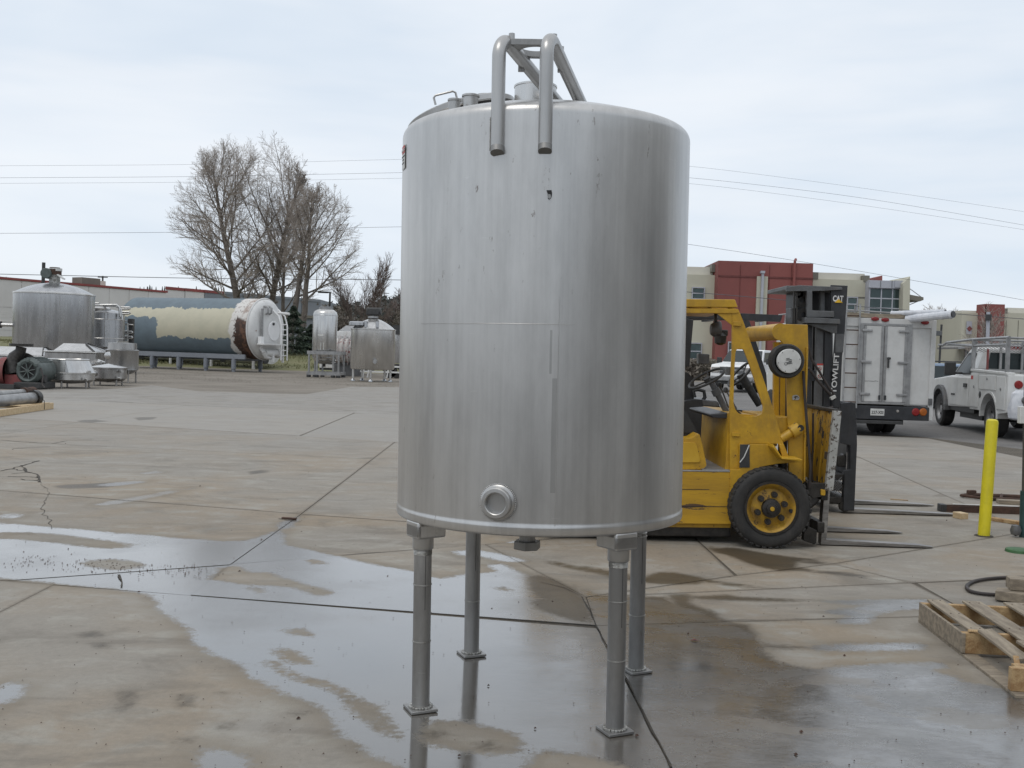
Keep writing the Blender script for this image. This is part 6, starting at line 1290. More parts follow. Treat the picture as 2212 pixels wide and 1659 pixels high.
c=n.mix(n.mr(n5,.35,.7),(.50,.47,.36),(.45,.43,.33)); c=n.mix(blue,c,n.mix(n.mr(n5,.3,.7),(.14,.185,.215),(.115,.15,.175)))
xe=n.math('ADD',sp_.outputs[0],n.math('MULTIPLY',n.math('SUBTRACT',n5,.5),1.1)); we=n.mr(xe,LV-1.35,LV-1.2); c=n.mix(we,c,(.62,.60,.57))
ru=n.math('MULTIPLY',n.mr(n.math('ADD',xe,n.math('MULTIPLY',n.math('SUBTRACT',n6,.5),.8)),LV-.98,LV-.9),n.mr(zz,.70,.5)); c=n.mix(ru,c,n.mix(n6,(.030,.018,.014),(.06,.03,.02)))
r2=n.math('MULTIPLY',n.mr(n6,.56,.6),n.mr(xe,LV-1.7,LV-.6)); c=n.mix(n.math('MULTIPLY',r2,.8),c,(.13,.065,.045))
r3=n.math('MULTIPLY',n.mr(sp_.outputs[0],LV-.6,LV-.35),n.mr(n.noise(tc,3,5,.6),.42,.6)); c=n.mix(n.math('MULTIPLY',r3,.6),c,(.20,.10,.06))
lk(n,b,Base_Color=c,Roughness=.6,Normal=n('ShaderNodeBump',Strength=.15,Distance=.03,Height=n5)); MAT['vessel']=m
rzv=math.atan2(ax.y,ax.x)
v=thing('milk_silo','large vessel lying on blue-grey frame, patched cream and blue-grey paint, rusty white end','tank',(PA1.x,PA1.y,zc),rzv)
def VP(nm,m,mt,par=None,**k): return part(nm,m,MAT[mt],par or v,True,**k)
VP('shell',MB().lathe([(RV*.8,-.25),(RV*.95,-.12),(RV,.05)]+[(RV,i*LV/20) for i in range(1,21)]+[(RV*.99,LV+.04)],(0,0,0),'X',n=96),'vessel',smooth=45)
VP('left_head',MB().lathe([(.001,-.55),(RV*.5,-.45),(RV*.8,-.25)],(0,0,0),'X',n=64),'farblue')
MAT['silo_end']=paint('white_end_paint',(.66,.66,.65),(.58,.58,.57),2,.5,0,.05,chips=((.16,.08,.05),.665,3,(.28,.12,.07)))
VP('end_cap',MB().lathe([(RV*.99,LV),(RV*.98,LV+.10),(RV*.88,LV+.30),(RV*.60,LV+.42),(.001,LV+.48)],(0,0,0),'X',n=72),'silo_end')
VP('end_ring',MB().lathe([(RV*1.0,LV-.05),(RV*1.03,LV),(RV*1.0,LV+.06)],(0,0,0),'X',n=72),'silo_end')
XE=LV+.46
VP('access_door',MB().lathe([(.001,XE+.06),(.62,XE+.05),(.66,XE),(.66,XE-.1)],(0,.35,-.1),'X',n=32),'white_bright')
VP('level_gauge',MB().box((XE+.1,-1.1,.35),(.10,.16,1.9)),'galv',bev=.01); VP('gauge_box',MB().box((XE+.1,-1.18,-.75),(.25,.35,.5)),'white_bright',bev=.02)
for y in (-.62,-.28): VP('vent_elbow',MB().tube([(XE-.3,y,1.45),(XE+.12,y,1.45),(XE+.22,y,1.35),(XE+.22,y,1.05),(XE+.05,y,.95)],.07,8),'galv')
VP('manifold_pipe',MB().tube([(XE+.1,.6,1.1),(XE+.75,.9,1.05),(XE+.8,.9,1.05)],.09,8),'silo_end')
for y in (.35,1.05): VP('ladder_rail',MB().tube([(XE-.2,y,1.35),(XE+.35,y,.9),(XE+.55,y,.3),(XE+.6,y,-1.1),(XE+.6,y,-2.0)],.05,8),'white_bright')
for k in range(7): VP('ladder_rung',MB().cyl((XE+.52,.35,.35-k*.34),(XE+.52,1.05,.35-k*.34),.03,n=8),'white_bright')
VP('walkway',MB().box((XE+.35,-.35,-.98),(.55,2.4,.10)),'silo_end',bev=.01)
VP('motor_housing',MB().cyl((XE+.1,-.75,-1.55),(XE+.1,.55,-1.55),.24,n=20).cyl((XE+.1,.55,-1.55),(XE+.1,.8,-1.55),.3,n=20),'silo_end',bev=.02)
VP('drain_elbow',MB().tube([(XE-.1,-.9,-1.2),(XE+.15,-.95,-1.45),(XE+.15,-.7,-1.8),(XE+.1,-.2,-1.85)],.13,10),'silo_end')
VP('support_bracket',MB().box((XE+.3,1.0,-1.6),(.12,.10,1.1)).box((XE+.3,-.1,-1.85),(.15,.10,.5)),'white_bright')
p=(XE+.02,.2,.35); VP('hatch_bolt',MB().cyl(p,(XE+.12,.2,.35),.09,n=12),'trim')
for s_ in (-1,1):
    yb=s_*RV*.62; VP('frame_beam',MB().box((LV*.48,yb*1.18,-RV*.93),(LV*.96,.14,.30)),'farblue',smooth=0,bev=.01)
    for k in range(5):
        x=.25+k*(LV*.85)/4+(.0 if s_<0 else -.0); lg=VP('leg',MB().cyl((x,yb*1.18,-RV*.95),(x,yb*1.18,-zc),.11,n=12),'farblue')
        part('foot_sleeve',MB().cyl((x,yb*1.18,-RV*.95-.15),(x,yb*1.18,-RV*.95-.75),.15,n=12),MAT['farblue'],lg,True)
for k in range(5): x=.25+k*(LV*.85)/4; VP('cross_beam',MB().box((x,0,-RV*1.0-.02),(.12,RV*1.35,.22)),'farblue',smooth=0)
# second white vessel further back
Y=78; a=at(285,735,Y+4); b=at(600,752,Y-1)
v2=thing('white_vessel','long low white vessel almost hidden behind the blue-grey and cream one','tank',(a.x,Y,0))
ax2=(b-a).normalized()
part('shell',MB().tube([Vector((a.x,Y+2,1.9)),Vector((b.x,Y-3,1.9))],1.5,40),MAT['white_box'],v2)
for k in range(4):
    p=Vector((a.x,Y+2,0)).lerp(Vector((b.x,Y-3,0)),.1+.27*k); part('leg',MB().cyl((p.x,p.y-1,0),(p.x,p.y-1,1.),.12,n=10),MAT['white_box'],v2); q=p+Vector((.6,-1.6,.7)); fp=part('outlet_pipe',MB().cyl(q,q+Vector((.5,-.4,0)),.10,n=10),MAT['farblue'],v2); part('flange',MB().cyl(q+Vector((.5,-.4,0)),q+Vector((.58,-.46,0)),.26,n=16),MAT['trim'],fp)

# ---------------------------------------------------------------- upright polished column on a frame
Y=60; cx,r=cylpx(675,727,Y); zt=zpx(700,676,Y); ztop=zpx(700,667,Y); zb=zpx(700,772,Y)
t=thing('pressure_vessel','slim upright stainless vessel with rounded ends held in an open steel frame','vessel',(cx,Y,0))
part('shell',MB().lathe([(.001,zb-.42),(r*.5,zb-.36),(r*.85,zb-.2),(r,zb+.08),(r,zt-.1),(r*.93,zt+.06),(r*.7,ztop-.06),(r*.3,ztop),(.001,ztop)],(cx,Y,0),n=64),MAT['steel_bright'],t,smooth=50)
part('top_flange',MB().cyl((cx,Y,ztop-.03),(cx,Y,ztop+.08),.38,n=24),MAT['galv'],t)
for k in range(6): part('nozzle',MB().cyl((cx+.27*math.cos(k*1.05),Y+.27*math.sin(k*1.05),ztop),(cx+.27*math.cos(k*1.05),Y+.27*math.sin(k*1.05),ztop+.16),.035,n=8),MAT['galv'],t)
for z in (zb+.0,zt-.15): part('seam_band',MB().lathe([(r,z-.015),(r+.008,z),(r,z+.015)],(cx,Y,0),n=48),MAT['steel_far'],t)
q=at(*CM(1513,521),Y-r); part('name_plate',MB().box((q.x,Y-r-.01,q.z),(.32,.02,.1)),MAT['sticker'],t)
part('drain',MB().cyl((cx,Y,zb-.55),(cx,Y,zb-.36),.09,n=12),MAT['grease'],t)
for s_ in (-.08,.08): part('clip',MB().cyl((cx+s_,Y-r-.03,zb+.45),(cx+s_,Y-r-.03,zb+.85),.02,n=6),MAT['sticker'],t)
fx0,fx1=at(668,790,Y-r).x,at(733,790,Y-r).x; zf=zpx(700,762,Y); zl=zpx(700,807,Y-r)
fr_=part('frame_rail',MB().bx(fx0-.1,fx1+.1,Y-r-.25,Y-r-.13,zf-.10,zf+.10),MAT['galv'],t,smooth=0)
part('frame_rail',MB().bx(fx0-.1,fx1+.1,Y+r+.13,Y+r+.25,zf-.10,zf+.10),MAT['galv'],t,smooth=0)
for x in (fx0,fx1): part('frame_rail',MB().bx(x-.06,x+.06,Y-r-.13,Y+r+.13,zf-.08,zf+.08),MAT['galv'],t,smooth=0); part('frame_rail',MB().bx(x-.06,x+.06,Y-r-.13,Y+r+.13,zl-.08,zl+.08),MAT['galv'],t,smooth=0)
for yy in (Y-r-.19,Y+r+.19): part('frame_rail',MB().bx(fx0-.1,fx1+.1,yy-.06,yy+.06,zl-.10,zl+.10),MAT['galv'],t,smooth=0)
for x in (fx0+.02,fx1-.02,cx-.25,cx+.7):
    for yy in (Y-r-.19,Y+r+.19): part('post',MB().cyl((x,yy,.12),(x,yy,zf-.1),.06,n=10),MAT['galv'],t); part('foot',MB().cyl((x,yy,0),(x,yy,.14),.13,n=12),MAT['trim'],t)
# domed processor tank
Y=55; cx,r=cylpx(758,853,Y); zt=zpx(800,712,Y); za=zpx(800,698,Y); zb=zpx(800,797,Y)
t=thing('processor_tank','squat stainless tank with bright conical roof, black mixer motor and five legs','tank',(cx,Y,0))
part('shell',MB().lathe([(.001,zb-.06),(r*.95,zb-.02),(r,zb+.06),(r,zt)]+[(r*(1-i/8)+.001,zt+.02+(za-zt+.25)*(1-(1-i/8)**1.7)) for i in range(1,9)],(cx,Y,0),n=80),MAT['steel_bright'],t,smooth=40)
part('roof_rim',MB().lathe([(r,zt-.04),(r+.03,zt-.02),(r+.03,zt+.03),(r-.03,zt+.05)],(cx,Y,0),n=80),MAT['steel_bright'],t)
q=at(*CM(1820,440),Y-.4); part('manway',MB().lathe([(.001,.1),(.5,.08),(.56,.03),(.56,-.12)],(q.x,Y-.5,zt+.32),n=28),MAT['steel_far'],t)
q=at(*CM(1925,420),Y); mx=part('mixer_neck',MB().cyl((q.x,Y,zt+.2),(q.x,Y,zt+.75),.13,n=14).cyl((q.x,Y,zt+.62),(q.x,Y,zt+.72),.28,n=20),MAT['galv'],t)
part('mixer_motor',MB().box((q.x,Y,zt+.97),(.72,.45,.42)),MAT['trim'],mx,bev=.08); part('motor_tail',MB().cyl((q.x-.35,Y,zt+1.0),(q.x+.42,Y,zt+1.0),.19,n=16),MAT['trim'],mx)
for x_ in (1870,1960): q=at(*CM(x_,455),Y-.9); part('nozzle',MB().cyl((q.x,Y-1.,zt+.1),(q.x,Y-1.,zt+.42),.09,n=12),MAT['steel_far'],t)
q=at(*CM(1943,730),Y-r); part('outlet',MB().cyl((q.x,Y-r+.1,q.z),(q.x,Y-r-.18,q.z),.11,n=14),MAT['galv'],t)
legs(t,cx,Y,r*.88,0,zb+.05,5,.06,'steel_bright',1.0,True)
# white louvred unit and the red-and-white exchanger between them
Y=68; t=thing('louvred_unit','white louvred cabinet unit behind the framed vessel and the squat tank','machine',(at(765,780,Y).x,Y,0))
xa,xb=at(690,780,Y).x,at(800,780,Y).x; za,zb_=zpx(740,716,Y),zpx(740,796,Y)
part('cabinet',MB().bx(xa,xb,Y,Y+2.2,zb_,za),MAT['white'],t,smooth=0,bev=.03); part('roof_ribs',MB().loft([[(xa+1.2,Y-.05,za-.35),(xb-.2,Y-.05,za-.35),(xb-.2,Y+.1,za+.02),(xa+1.2,Y+.1,za+.02)],[(xa+1.4,Y+1.9,za-.30),(xb-.2,Y+1.9,za-.30),(xb-.2,Y+1.9,za+.45),(xa+1.4,Y+1.9,za+.45)]]),MAT['galv'],t,smooth=0)
x0_,x1_=at(728,0,Y).x,at(757,0,Y).x
part('skirt',MB().bx(xa,xb,Y+.1,Y+2.1,.25,zb_),MAT['trim'],t,smooth=0)
for k in range(9):
    z=zpx(740,738+k*2.6,Y) if k<4 else zpx(740,742+k*5.2,Y); part('louvre',MB().box(((x0_+x1_)/2,Y-.03,z),(x1_-x0_,.08,.05),rx=.4),MAT['white_bright'],t,smooth=0)
    if k>=4: part('vent_gap',MB().bx(x0_,x1_,Y-.012,Y-.004,z-.13,z-.05),MAT['trim'],t,smooth=0)
Y=64; c0=at(*CM(1700,650),Y); t=thing('heat_exchanger','peeling red and white drum with ribbed rings beside the squat tank','machine',(c0.x,Y,0))
MAT['peel']=paint('peeling_red_white',(.60,.58,.56),(.52,.50,.48),3,.6,0,.1,chips=((.25,.07,.06),.56,5))
part('drum',MB().cyl((c0.x-.5,Y,c0.z),(c0.x+1.2,Y+.3,c0.z),.80,n=36),MAT['peel'],t)
for k in range(4): part('ring',MB().lathe([(.82,k*.30-.05),(1.02,k*.30),(.82,k*.30+.05)],(c0.x-.3,Y+.05,c0.z),'X',n=36),MAT['peel'],t)
part('hub',MB().cyl((c0.x-1.1,Y,c0.z+.15),(c0.x-.5,Y,c0.z+.15),.25,n=16),MAT['red_paint'],t); part('stand',MB().bx(c0.x-.6,c0.x+1.2,Y-.4,Y+.5,0,c0.z-.7),MAT['grey_paint'],t,smooth=0)
# another tank peeping out, and a low trailer frame
Y=66; t=thing('storage_tank','stainless tank mostly hidden, peeping out between the squat tank and the tall one','tank',(at(868,760,Y).x,Y,0))
cx,r=cylpx(838,930,Y); part('shell',MB().lathe([(r,.9),(r,zpx(850,722,Y)),(r*.5,zpx(850,716,Y)),(.001,zpx(850,714,Y))],(cx,Y,0),n=56),MAT['steel_bright'],t); part('control_cabinet',MB().pp([[(849,702),(880,702),(880,722),(849,722)]],Y-1.5,.5),MAT['trim'],t,smooth=0); legs(t,cx,Y,r*.8,0,.95,4,.08,'steel_dark')
Y=62; t=thing('trailer','low white trailer frame on small black tyres behind the squat tank legs','trailer',(at(820,810,Y).x,Y,0))
for y_ in (790,802): a=at(778,y_,Y); b=at(900,y_,Y); part('rail',MB().bx(a.x,b.x,Y-.05,Y+.05,a.z-.05,a.z+.05),MAT['white'],t,smooth=0)
for x_ in (784,794,836,870): a=at(x_,800,Y); part('strut',MB().cyl((a.x,Y,0.0),(a.x+.1,Y,zpx(790,788,Y)),.05,n=8),MAT['white'],t)
for x_ in (842,856): a=at(x_,815,Y); part('wheel',MB().lathe([(.15,-.1),(.42,-.1),(.45,0),(.42,.1),(.15,.1)],(a.x,Y+.1,.45),'Y',n=24),MAT['rubber'],t)
# ---------------------------------------------------------------- far left warehouse
w0=at(-60,596,112); w1=at(360,629,134); w1.z=w0.z
wt=thing('warehouse','long pale warehouse with red roof edge behind the tanks at far left','building',(w0.x,w0.y,0))
dv=(w1-w0); dv.z=0; Lw=dv.length; du=dv.normalized(); nv=Vector((du.y,-du.x,0)); nv=nv if nv.y<0 else -nv
za_=at(0,603,w0.y+3).z
def wl(nm,u0,u1,z0,z1,o0,o1,mat,par=wt,bev=0):
    c=[w0.xy.to_3d()+du*u+nv*o for u,o in ((u0,o0),(u1,o0),(u1,o1),(u0,o1))]
    return part(nm,MB().loft([[p+Vector((0,0,z)) for p in c] for z in (z0,z1)]),MAT[mat],par,smooth=0,bev=bev)
H1=za_
npan=9
for k in range(npan):
    for j,(a,b_) in enumerate(((0,2.6),(2.6,5.2),(5.2,H1))): wl('wall_panel',k*Lw/npan+.04,(k+1)*Lw/npan-.04,a+.03,b_-.03,-.25,0,'ware')
wl('wall',.0,Lw,0,H1-.05,-20,-.06,'ware'); wl('coping',-.1,Lw+.1,H1,H1+.26,-20,.12,'coping')
for u in (.55,.83): wl('wall_lamp',Lw*u,Lw*u+.7,5.6,6.0,0,.5,'trim')
wl('rooftop_unit',Lw*.60,Lw*.70,H1+.3,H1+1.25,-5,-3,'bronze'); wl('rooftop_unit',Lw*.70,Lw*.73,H1+.3,H1+1.0,-5,-3,'creaml')
w2=thing('warehouse_wing','farther grey-roofed wing of the warehouse behind the lying vessel and big tree','building',(w1.x,w1.y+6,0))
for k in range(8):
    a=at(358+k*42,640,140+k*3); b=at(358+(k+1)*42-1,640,140+(k+1)*3); zt=at(358+k*42,625+k*3.5,140+k*3).z
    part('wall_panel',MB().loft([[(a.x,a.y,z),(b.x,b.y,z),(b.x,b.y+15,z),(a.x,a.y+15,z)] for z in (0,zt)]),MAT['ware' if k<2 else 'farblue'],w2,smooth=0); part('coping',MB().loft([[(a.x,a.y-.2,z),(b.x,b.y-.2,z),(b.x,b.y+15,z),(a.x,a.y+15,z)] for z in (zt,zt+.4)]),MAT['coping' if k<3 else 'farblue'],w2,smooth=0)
gb=thing('grey_shed','blue-grey metal shed with window band behind the evergreen','building',(at(680,720,112).x,112,0))
a,b=at(612,700,112),at(760,700,112); zt=at(680,688,112).z
part('wall',MB().bx(a.x,b.x,112,124,0,zt),MAT['farblue'],gb,smooth=0)
for k in range(8): x=a.x+.6+k*(b.x-a.x)/8; part('window',MB().bx(x,x+.55,111.9,111.97,zt-2.9,zt-1.3),MAT['bglass'],gb,smooth=0)
part('roof_edge',MB().bx(a.x-.2,b.x+.2,111.8,124.2,zt,zt+.3),MAT['bronze'],gb,smooth=0)
MAT['redj']=paint('red_stucco_joint',(.15,.045,.04),None,2,.8,0,0)
# ---------------------------------------------------------------- cream and red building on the right
Y=92.
def blk(nm,x0,x1,yt,mat,par,dep=12,o=0.,yb=None,cap=None):
    a=at(x0,yt,Y-o);b=at(x1,yt,Y-o); zt=(a.z+b.z)/2; z0=0 if yb is None else at(x0,yb,Y-o).z
    r_=part(nm,MB().bx(a.x,b.x,Y-o,Y-o+dep,z0,zt),MAT[mat],par,smooth=0)
    return r_
A_=thing('office_building','two-storey cream and dark red office building with corner glass tower','building',(at(1700,700,Y).x,Y,0))
blk('wall',1380,1553,592,'creamw',A_,14); blk('parapet',1380,1540,575,'creaml',A_,12,-.8); blk('corner_cap',1538,1553,571,'bronze',A_,3,.05,587)
blk('red_wall',1552,1757,566,'redw',A_,13,1.4); blk('reveal_line',1552,1757,597,'redj',A_,.05,1.45,597.4)
for u in (1600,1663,1710): blk('joint_line',u,u+.3,572,'redj',A_,.05,1.45)
blk('cream_strip',1636,1659,597,'creamw',A_,.3,1.6)
dp=blk('downpipe',1646,1651,586,'lilac',A_,.25,1.9); blk('conductor_head',1644,1653,585,'lilac',A_,.4,2.0,590)
q=at(1717,568,Y-1.6); part('roof_pipe',MB().tube([(q.x,Y-1.6,q.z-6),(q.x,Y-1.6,q.z+.15),(q.x+.15,Y-1.3,q.z+.35)],.12,8),MAT['redw'],A_)
blk('wall',1756,1880,604,'creamw',A_,14); blk('parapet',1768,1868,590,'creaml',A_,10,-.8); blk('corner_cap',1756,1768,588,'bronze',A_,3,.05,603); blk('corner_cap',1866,1879,595,'bronze',A_,3,.05,609)
blk('band_line',1756,1880,640,'bronze',A_,.04,.03,641)
def window(x0,x1,y0,y1,nx,ny,par,o=.12):
    a=at(x0,y0,Y-o);b=at(x1,y1,Y-o); fr=MB(); f=.09
    fr.bx(a.x-f,b.x+f,Y-o-.04,Y-o+.1,a.z,a.z+f).bx(a.x-f,b.x+f,Y-o-.04,Y-o+.1,b.z-f,b.z).bx(a.x-f,a.x,Y-o-.04,Y-o+.1,b.z,a.z).bx(b.x,b.x+f,Y-o-.04,Y-o+.1,b.z,a.z)
    for i in range(1,nx): x=a.x+(b.x-a.x)*i/nx; fr.bx(x-.05,x+.05,Y-o-.03,Y-o+.1,b.z,a.z)
    for i in range(1,ny): z=b.z+(a.z-b.z)*i/ny; fr.bx(a.x,b.x,Y-o-.035,Y-o+.1,z-.05,z+.05)
    w=part('window',fr,MAT['lilac'],par,smooth=0)
    for i in range(nx):
        for j in range(ny): part('pane',MB().bx(a.x+(b.x-a.x)*i/nx+.05,a.x+(b.x-a.x)*(i+1)/nx-.05,Y-o+.02,Y-o+.06,b.z+(a.z-b.z)*j/ny+.05,b.z+(a.z-b.z)*(j+1)/ny-.05),MAT['bglass'],w,smooth=0)
window(1497,1520,622,645,1,2,A_); window(1832,1850,643,671,1,2,A_); window(1490,1513,742,792,1,3,A_); window(1775,1792,642,668,1,2,A_); window(1575,1590,740,790,1,3,A_,1.6); window(1605,1622,740,790,1,3,A_,1.6); window(1432,1452,622,645,1,2,A_)
blk('tower_back',1878,1952,608,'lilac',A_,10,1.0); window(1880,1950,623,688,3,3,A_,1.3); window(1880,1950,700,770,3,3,A_,1.3); blk('tower_panel',1878,1952,606,'lilac',A_,.5,1.5,621); 
for k in (1,2): blk('panel_joint',1878+24.5*k,1878.8+24.5*k,606,'grey_paint',A_,.05,1.54,621)
blk('tower_shade',1934,1952,606,'lilac',A_,1,1.6,621)
P=[at(x,y,Y-2.2) for x,y in ((1951,612),(1966,597),(1963,800),(1949,800))]; P[2].z=P[3].z=0; part('fin_wall',MB().prism([P],(0,9,0)),MAT['creamw'],A_,smooth=0)
P=[at(x,y,Y+1) for x,y in ((1926,607),(1966,598),(1966,640),(1926,640))]; part('fin_back',MB().prism([P],(0,6,0)),MAT['creaml'],A_,smooth=0)
P=[at(x,y,Y+2) for x,y in ((1890,600),(1906,595),(1906,606),(1890,606))]; part('red_fin',MB().prism([P],(0,4,0)),MAT['redw'],A_,smooth=0)
P=[at(x,y,Y-2) for x,y in ((1964,636),(1995,642),(1995,648),(1987,651),(1964,647))]; part('canopy',MB().prism([P],(0,5,0)),MAT['bronze'],A_,smooth=0)
for a,b in (((1966,624),(1992,643)),((1963,659),(1985,650))): part('stay_rod',MB().cyl(at(*a,Y-1),at(*b,Y-1),.04,n=6),MAT['lilac'],A_)
Y=84.
B_=thing('office_building','cream building with tall dark red pier at the right edge','building',(at(2140,700,Y).x,Y,0))
def C5p(x,y): return (1659+.25*x,525+.25*y)
blk('wall',2078,2128,676,'creamw',B_,14); blk('corner_cap',2078,2116,671,'creaml',B_,12,-.5)
blk('red_pier',2129,2171,657,'redw',B_,1.6,1.3); P=[at(x,y,Y-1.3) for x,y in ((2122,800),(2129,659),(2131,659),(2131,800))]; P[0].z=P[3].z=0; part('pier_return',MB().prism([P],(0,1.2,0)),MAT['redw'],B_,smooth=0)
blk('wall',2171,2330,678,'creamw',B_,14); blk('parapet',2177,2330,667,'creaml',B_,10,-1); blk('corner_cap',2171,2177,667,'bronze',B_,3,.02,677)
for u in (2174,2200,2226): blk('wall_joint',u,u+.8,692,'bronze',B_,.04,.03)
s_=blk('sign_panel',2089,2100,694,'lilac',B_,.1,.2,722); q=at(2094.5,710,Y-.25); part('sign_mark',MB().box((q.x,Y-.26,q.z),(.32,.03,.32),ry=PI/4),MAT['red_paint'],s_,smooth=0)
P=[at(x,y,Y-3.5) for x,y in ((2070,750),(2130,741),(2260,741),(2260,747),(2120,748),(2070,754))]; part('entrance_canopy',MB().prism([P],(0,4,0)),MAT['galv'],B_,smooth=0)
for x0,x1 in ((2088,2100),(2104,2112),(2134,2160),(2175,2212)): window(x0,x1,752,790,2,2,B_,.2)
window(2134,2160,744,756,4,1,B_,1.5)
Y=104.
Cb=thing('low_building','low cream building with rooftop units between the two office buildings','building',(at(2045,740,Y).x,Y,0))
blk('wall',2018,2052,712,'creamw',Cb,12); blk('wall',2050,2085,722,'creaml',Cb,12,-1); blk('wall',1990,2022,720,'creamw',Cb,12,-.5)
for x0,x1,yt,yb in ((2041,2051,712,719),(2060,2072,718,727)):
    a=at(x0,yt,Y+3); b=at(x1,yb,Y+3); part('rooftop_unit',MB().bx(a.x,b.x,Y+2,Y+5,b.z-.4,a.z),MAT['farblue'],Cb,smooth=0)
window(2024,2036,765,785,2,1,Cb,.1); a=at(2018,758,Y); b=at(2040,752,Y); part('awning',MB().bx(a.x,b.x,Y-1.5,Y,a.z,a.z+.4),MAT['grey_paint'],Cb,smooth=0)
# hedge and bank under the left part of the office building
def leaves(nm,box,cnt,sz,mat,par=None,kind=None,seed=1,shape=None):
    rr=random.Random(seed); m=MB(); x0,x1,y0,y1,z0,z1=box
    for i in range(cnt):
        while True:
            u,v,w=rr.uniform(-1,1),rr.uniform(-1,1),rr.uniform(-1,1)
            if shape is None or shape(u,v,w,rr): break
        c=Vector((x0+(x1-x0)*(u+1)/2,y0+(y1-y0)*(v+1)/2,z0+(z1-z0)*(w+1)/2)); s=sz*rr.uniform(.5,1.3)
        m.add([c+Vector((rr.uniform(-s,s),rr.uniform(-s,s),rr.uniform(-s,s))) for _ in range(3)],[(0,1,2)])
    return part(nm,m,MAT[mat],par,smooth=0,kind=kind)
hx0,hx1=at(1440,795,86).x,at(1560,795,86).x
leaves('hedge',(hx0,hx1,84,88,0,1.7),5000,.22,'shrub',kind='stuff')
# ---------------------------------------------------------------- trees
def bare_tree(nm,lab,base,height,seed,lean=(0,0),stems=1,spread=1.,density=1.,mat='bark',tw='twig',trunk_r=.3,first=.18,group=None,levels=4,twr=.010,limbang=(28,62),env=None,wand=.05):
    rr=random.Random(seed); t=thing(nm,lab,'tree',tuple(base),group=group)
    tk=MB(); cr=MB()
    def inside(p,s=1.):
        if env is None: return True
        c,rx,rz=env; q=p-c
        if q.z<0: rz=rz*.45
        return (q.x/rx)**2+(q.y/rx)**2+(q.z/rz)**2<=s
    def reach(q,d,cap_):      # distance along d to the crown outline
        if env is None: return cap_
        L=cap_
        while L>.8 and not inside(q+d*L): L-=.4
        return L
    def grow(p,d,L_,r,lev):
        k=7 if lev==0 else 5 if lev<2 else (4 if lev<3 else 3); pts=[p.copy()]; rads=[r]; dd=d.copy()
        for i in range(k):
            w=wand if lev==0 else .09
            dd=(dd+Vector((rr.gauss(0,w),rr.gauss(0,w),rr.gauss(0,w*.6)+(.055 if lev>=1 else .02)))).normalized()
            if dd.z<-.15: dd.z=-.15
            p=p+dd*L_/k
            if lev==0 and env and not inside(p,.86) and p.z>env[0].z: break
            pts.append(p.copy()); rads.append(r*(1-(i+1)/k*(.88 if lev==0 else .72 if lev<levels-1 else .8)))
        (tk.tube(pts,rads,8,cap=False) if lev==0 else tk.tube(pts,rads,5,cap=False) if lev==1 else cr.tube(pts,rads,4 if lev==2 else 3,cap=False))
        k=len(pts)-1
        if lev>=levels or k<1: return
        nk=[int(26*density),int(12*density),7,5][lev] if lev<4 else 3
        f0=first if lev==0 else .18
        for j in range(nk):
            f=min(f0+(1-f0)*(j+rr.random()*.8)/nk,.99)
            i=min(int(f*k),k-1); q=pts[i].lerp(pts[i+1],f*k-i); ax_=(pts[i+1]-pts[i]).normalized()
            az=rr.uniform(0,2*PI) if lev!=0 else j*2.4+rr.uniform(-.4,.4)
            lo,hi=limbang
            an=R(hi+(lo-hi)*f+rr.uniform(-10,10)) if lev==0 else R(rr.uniform(28,58))
            per=ax_.orthogonal().normalized(); per.rotate(Matrix.Rotation(az,3,ax_)); nd=(ax_*math.cos(an)+per*math.sin(an)*spread).normalized()
            if lev==0: LL=reach(q,(nd+Vector((0,0,.2))).normalized(),L_*.8)*rr.uniform(.88,1.04) if env else L_*(.62-.34*f)*rr.uniform(.75,1.15)
            else:
                LL=L_*(.58-.24*f)*rr.uniform(.75,1.15)
                if env and lev<3: LL=min(LL,reach(q,nd,LL)+.4)
            rad=max(rads[i]*.36,.035) if lev==0 else max(rads[i]*.5,twr*(1.6 if lev==1 else 1))
            grow(q,nd,LL,rad,lev+1)
    for s in range(stems):
        o_=(s-(stems-1)/2)
        dd=Vector((lean[0]+o_*.16,lean[1]+rr.uniform(-.05,.05),1)).normalized()
        grow(Vector(base)+Vector((o_*.5,0,-.1)),dd,height,trunk_r,0)
    part('trunk',tk,MAT[mat],t,smooth=60); part('crown',cr,MAT[tw],t,smooth=0)
    return t
def envp(px,py,rx,rz,Y): return (at(px,py,Y),rx*Y/2200,rz*Y/2200)
def hgt(px,y,Y,zb): return at(px,y,Y).z-zb
gz=1.35
def tb(px,Y,z=None): return Vector((at(px,750,Y).x,Y,gz if z is None else z))
bare_tree('bare_tree','tallest bare tree of the clump, leftmost trunk behind the lying vessel',tb(528,90),hgt(500,325,90,gz),11,(-.05,0),1,1.0,1.3,trunk_r=.40,env=envp(494,545,124,232,90),limbang=(16,84),first=.12)
bare_tree('bare_tree','bare tree with trunk just right of the leftmost one, crown leaning slightly right',tb(572,93),hgt(575,318,93,gz),23,(.02,0),1,.95,1.2,trunk_r=.36,env=envp(578,530,100,222,93),limbang=(14,74),first=.2)
bare_tree('bare_tree','shorter bare tree with slim trunk in the middle of the clump',tb(603,91),hgt(615,430,91,gz),37,(.05,0),1,.8,.7,trunk_r=.22,env=envp(628,560,74,130,91),limbang=(16,55),first=.2)
bare_tree('bare_tree','rightmost bare tree of the clump, forked and leaning right behind the white vessel end',tb(632,88,1.2),hgt(690,425,88,1.2),45,(.19,0),2,.95,.85,trunk_r=.34,env=envp(690,565,86,165,88),limbang=(16,80),first=.15)
bare_tree('small_bare_tree','small reddish bare tree with upright twigs between the framed vessel and squat tank',tb(785,98,1.5),hgt(790,596,98,1.5),51,(0,0),3,.6,.7,'bark','twig2',.10,.1,levels=3,twr=.012,limbang=(14,34))
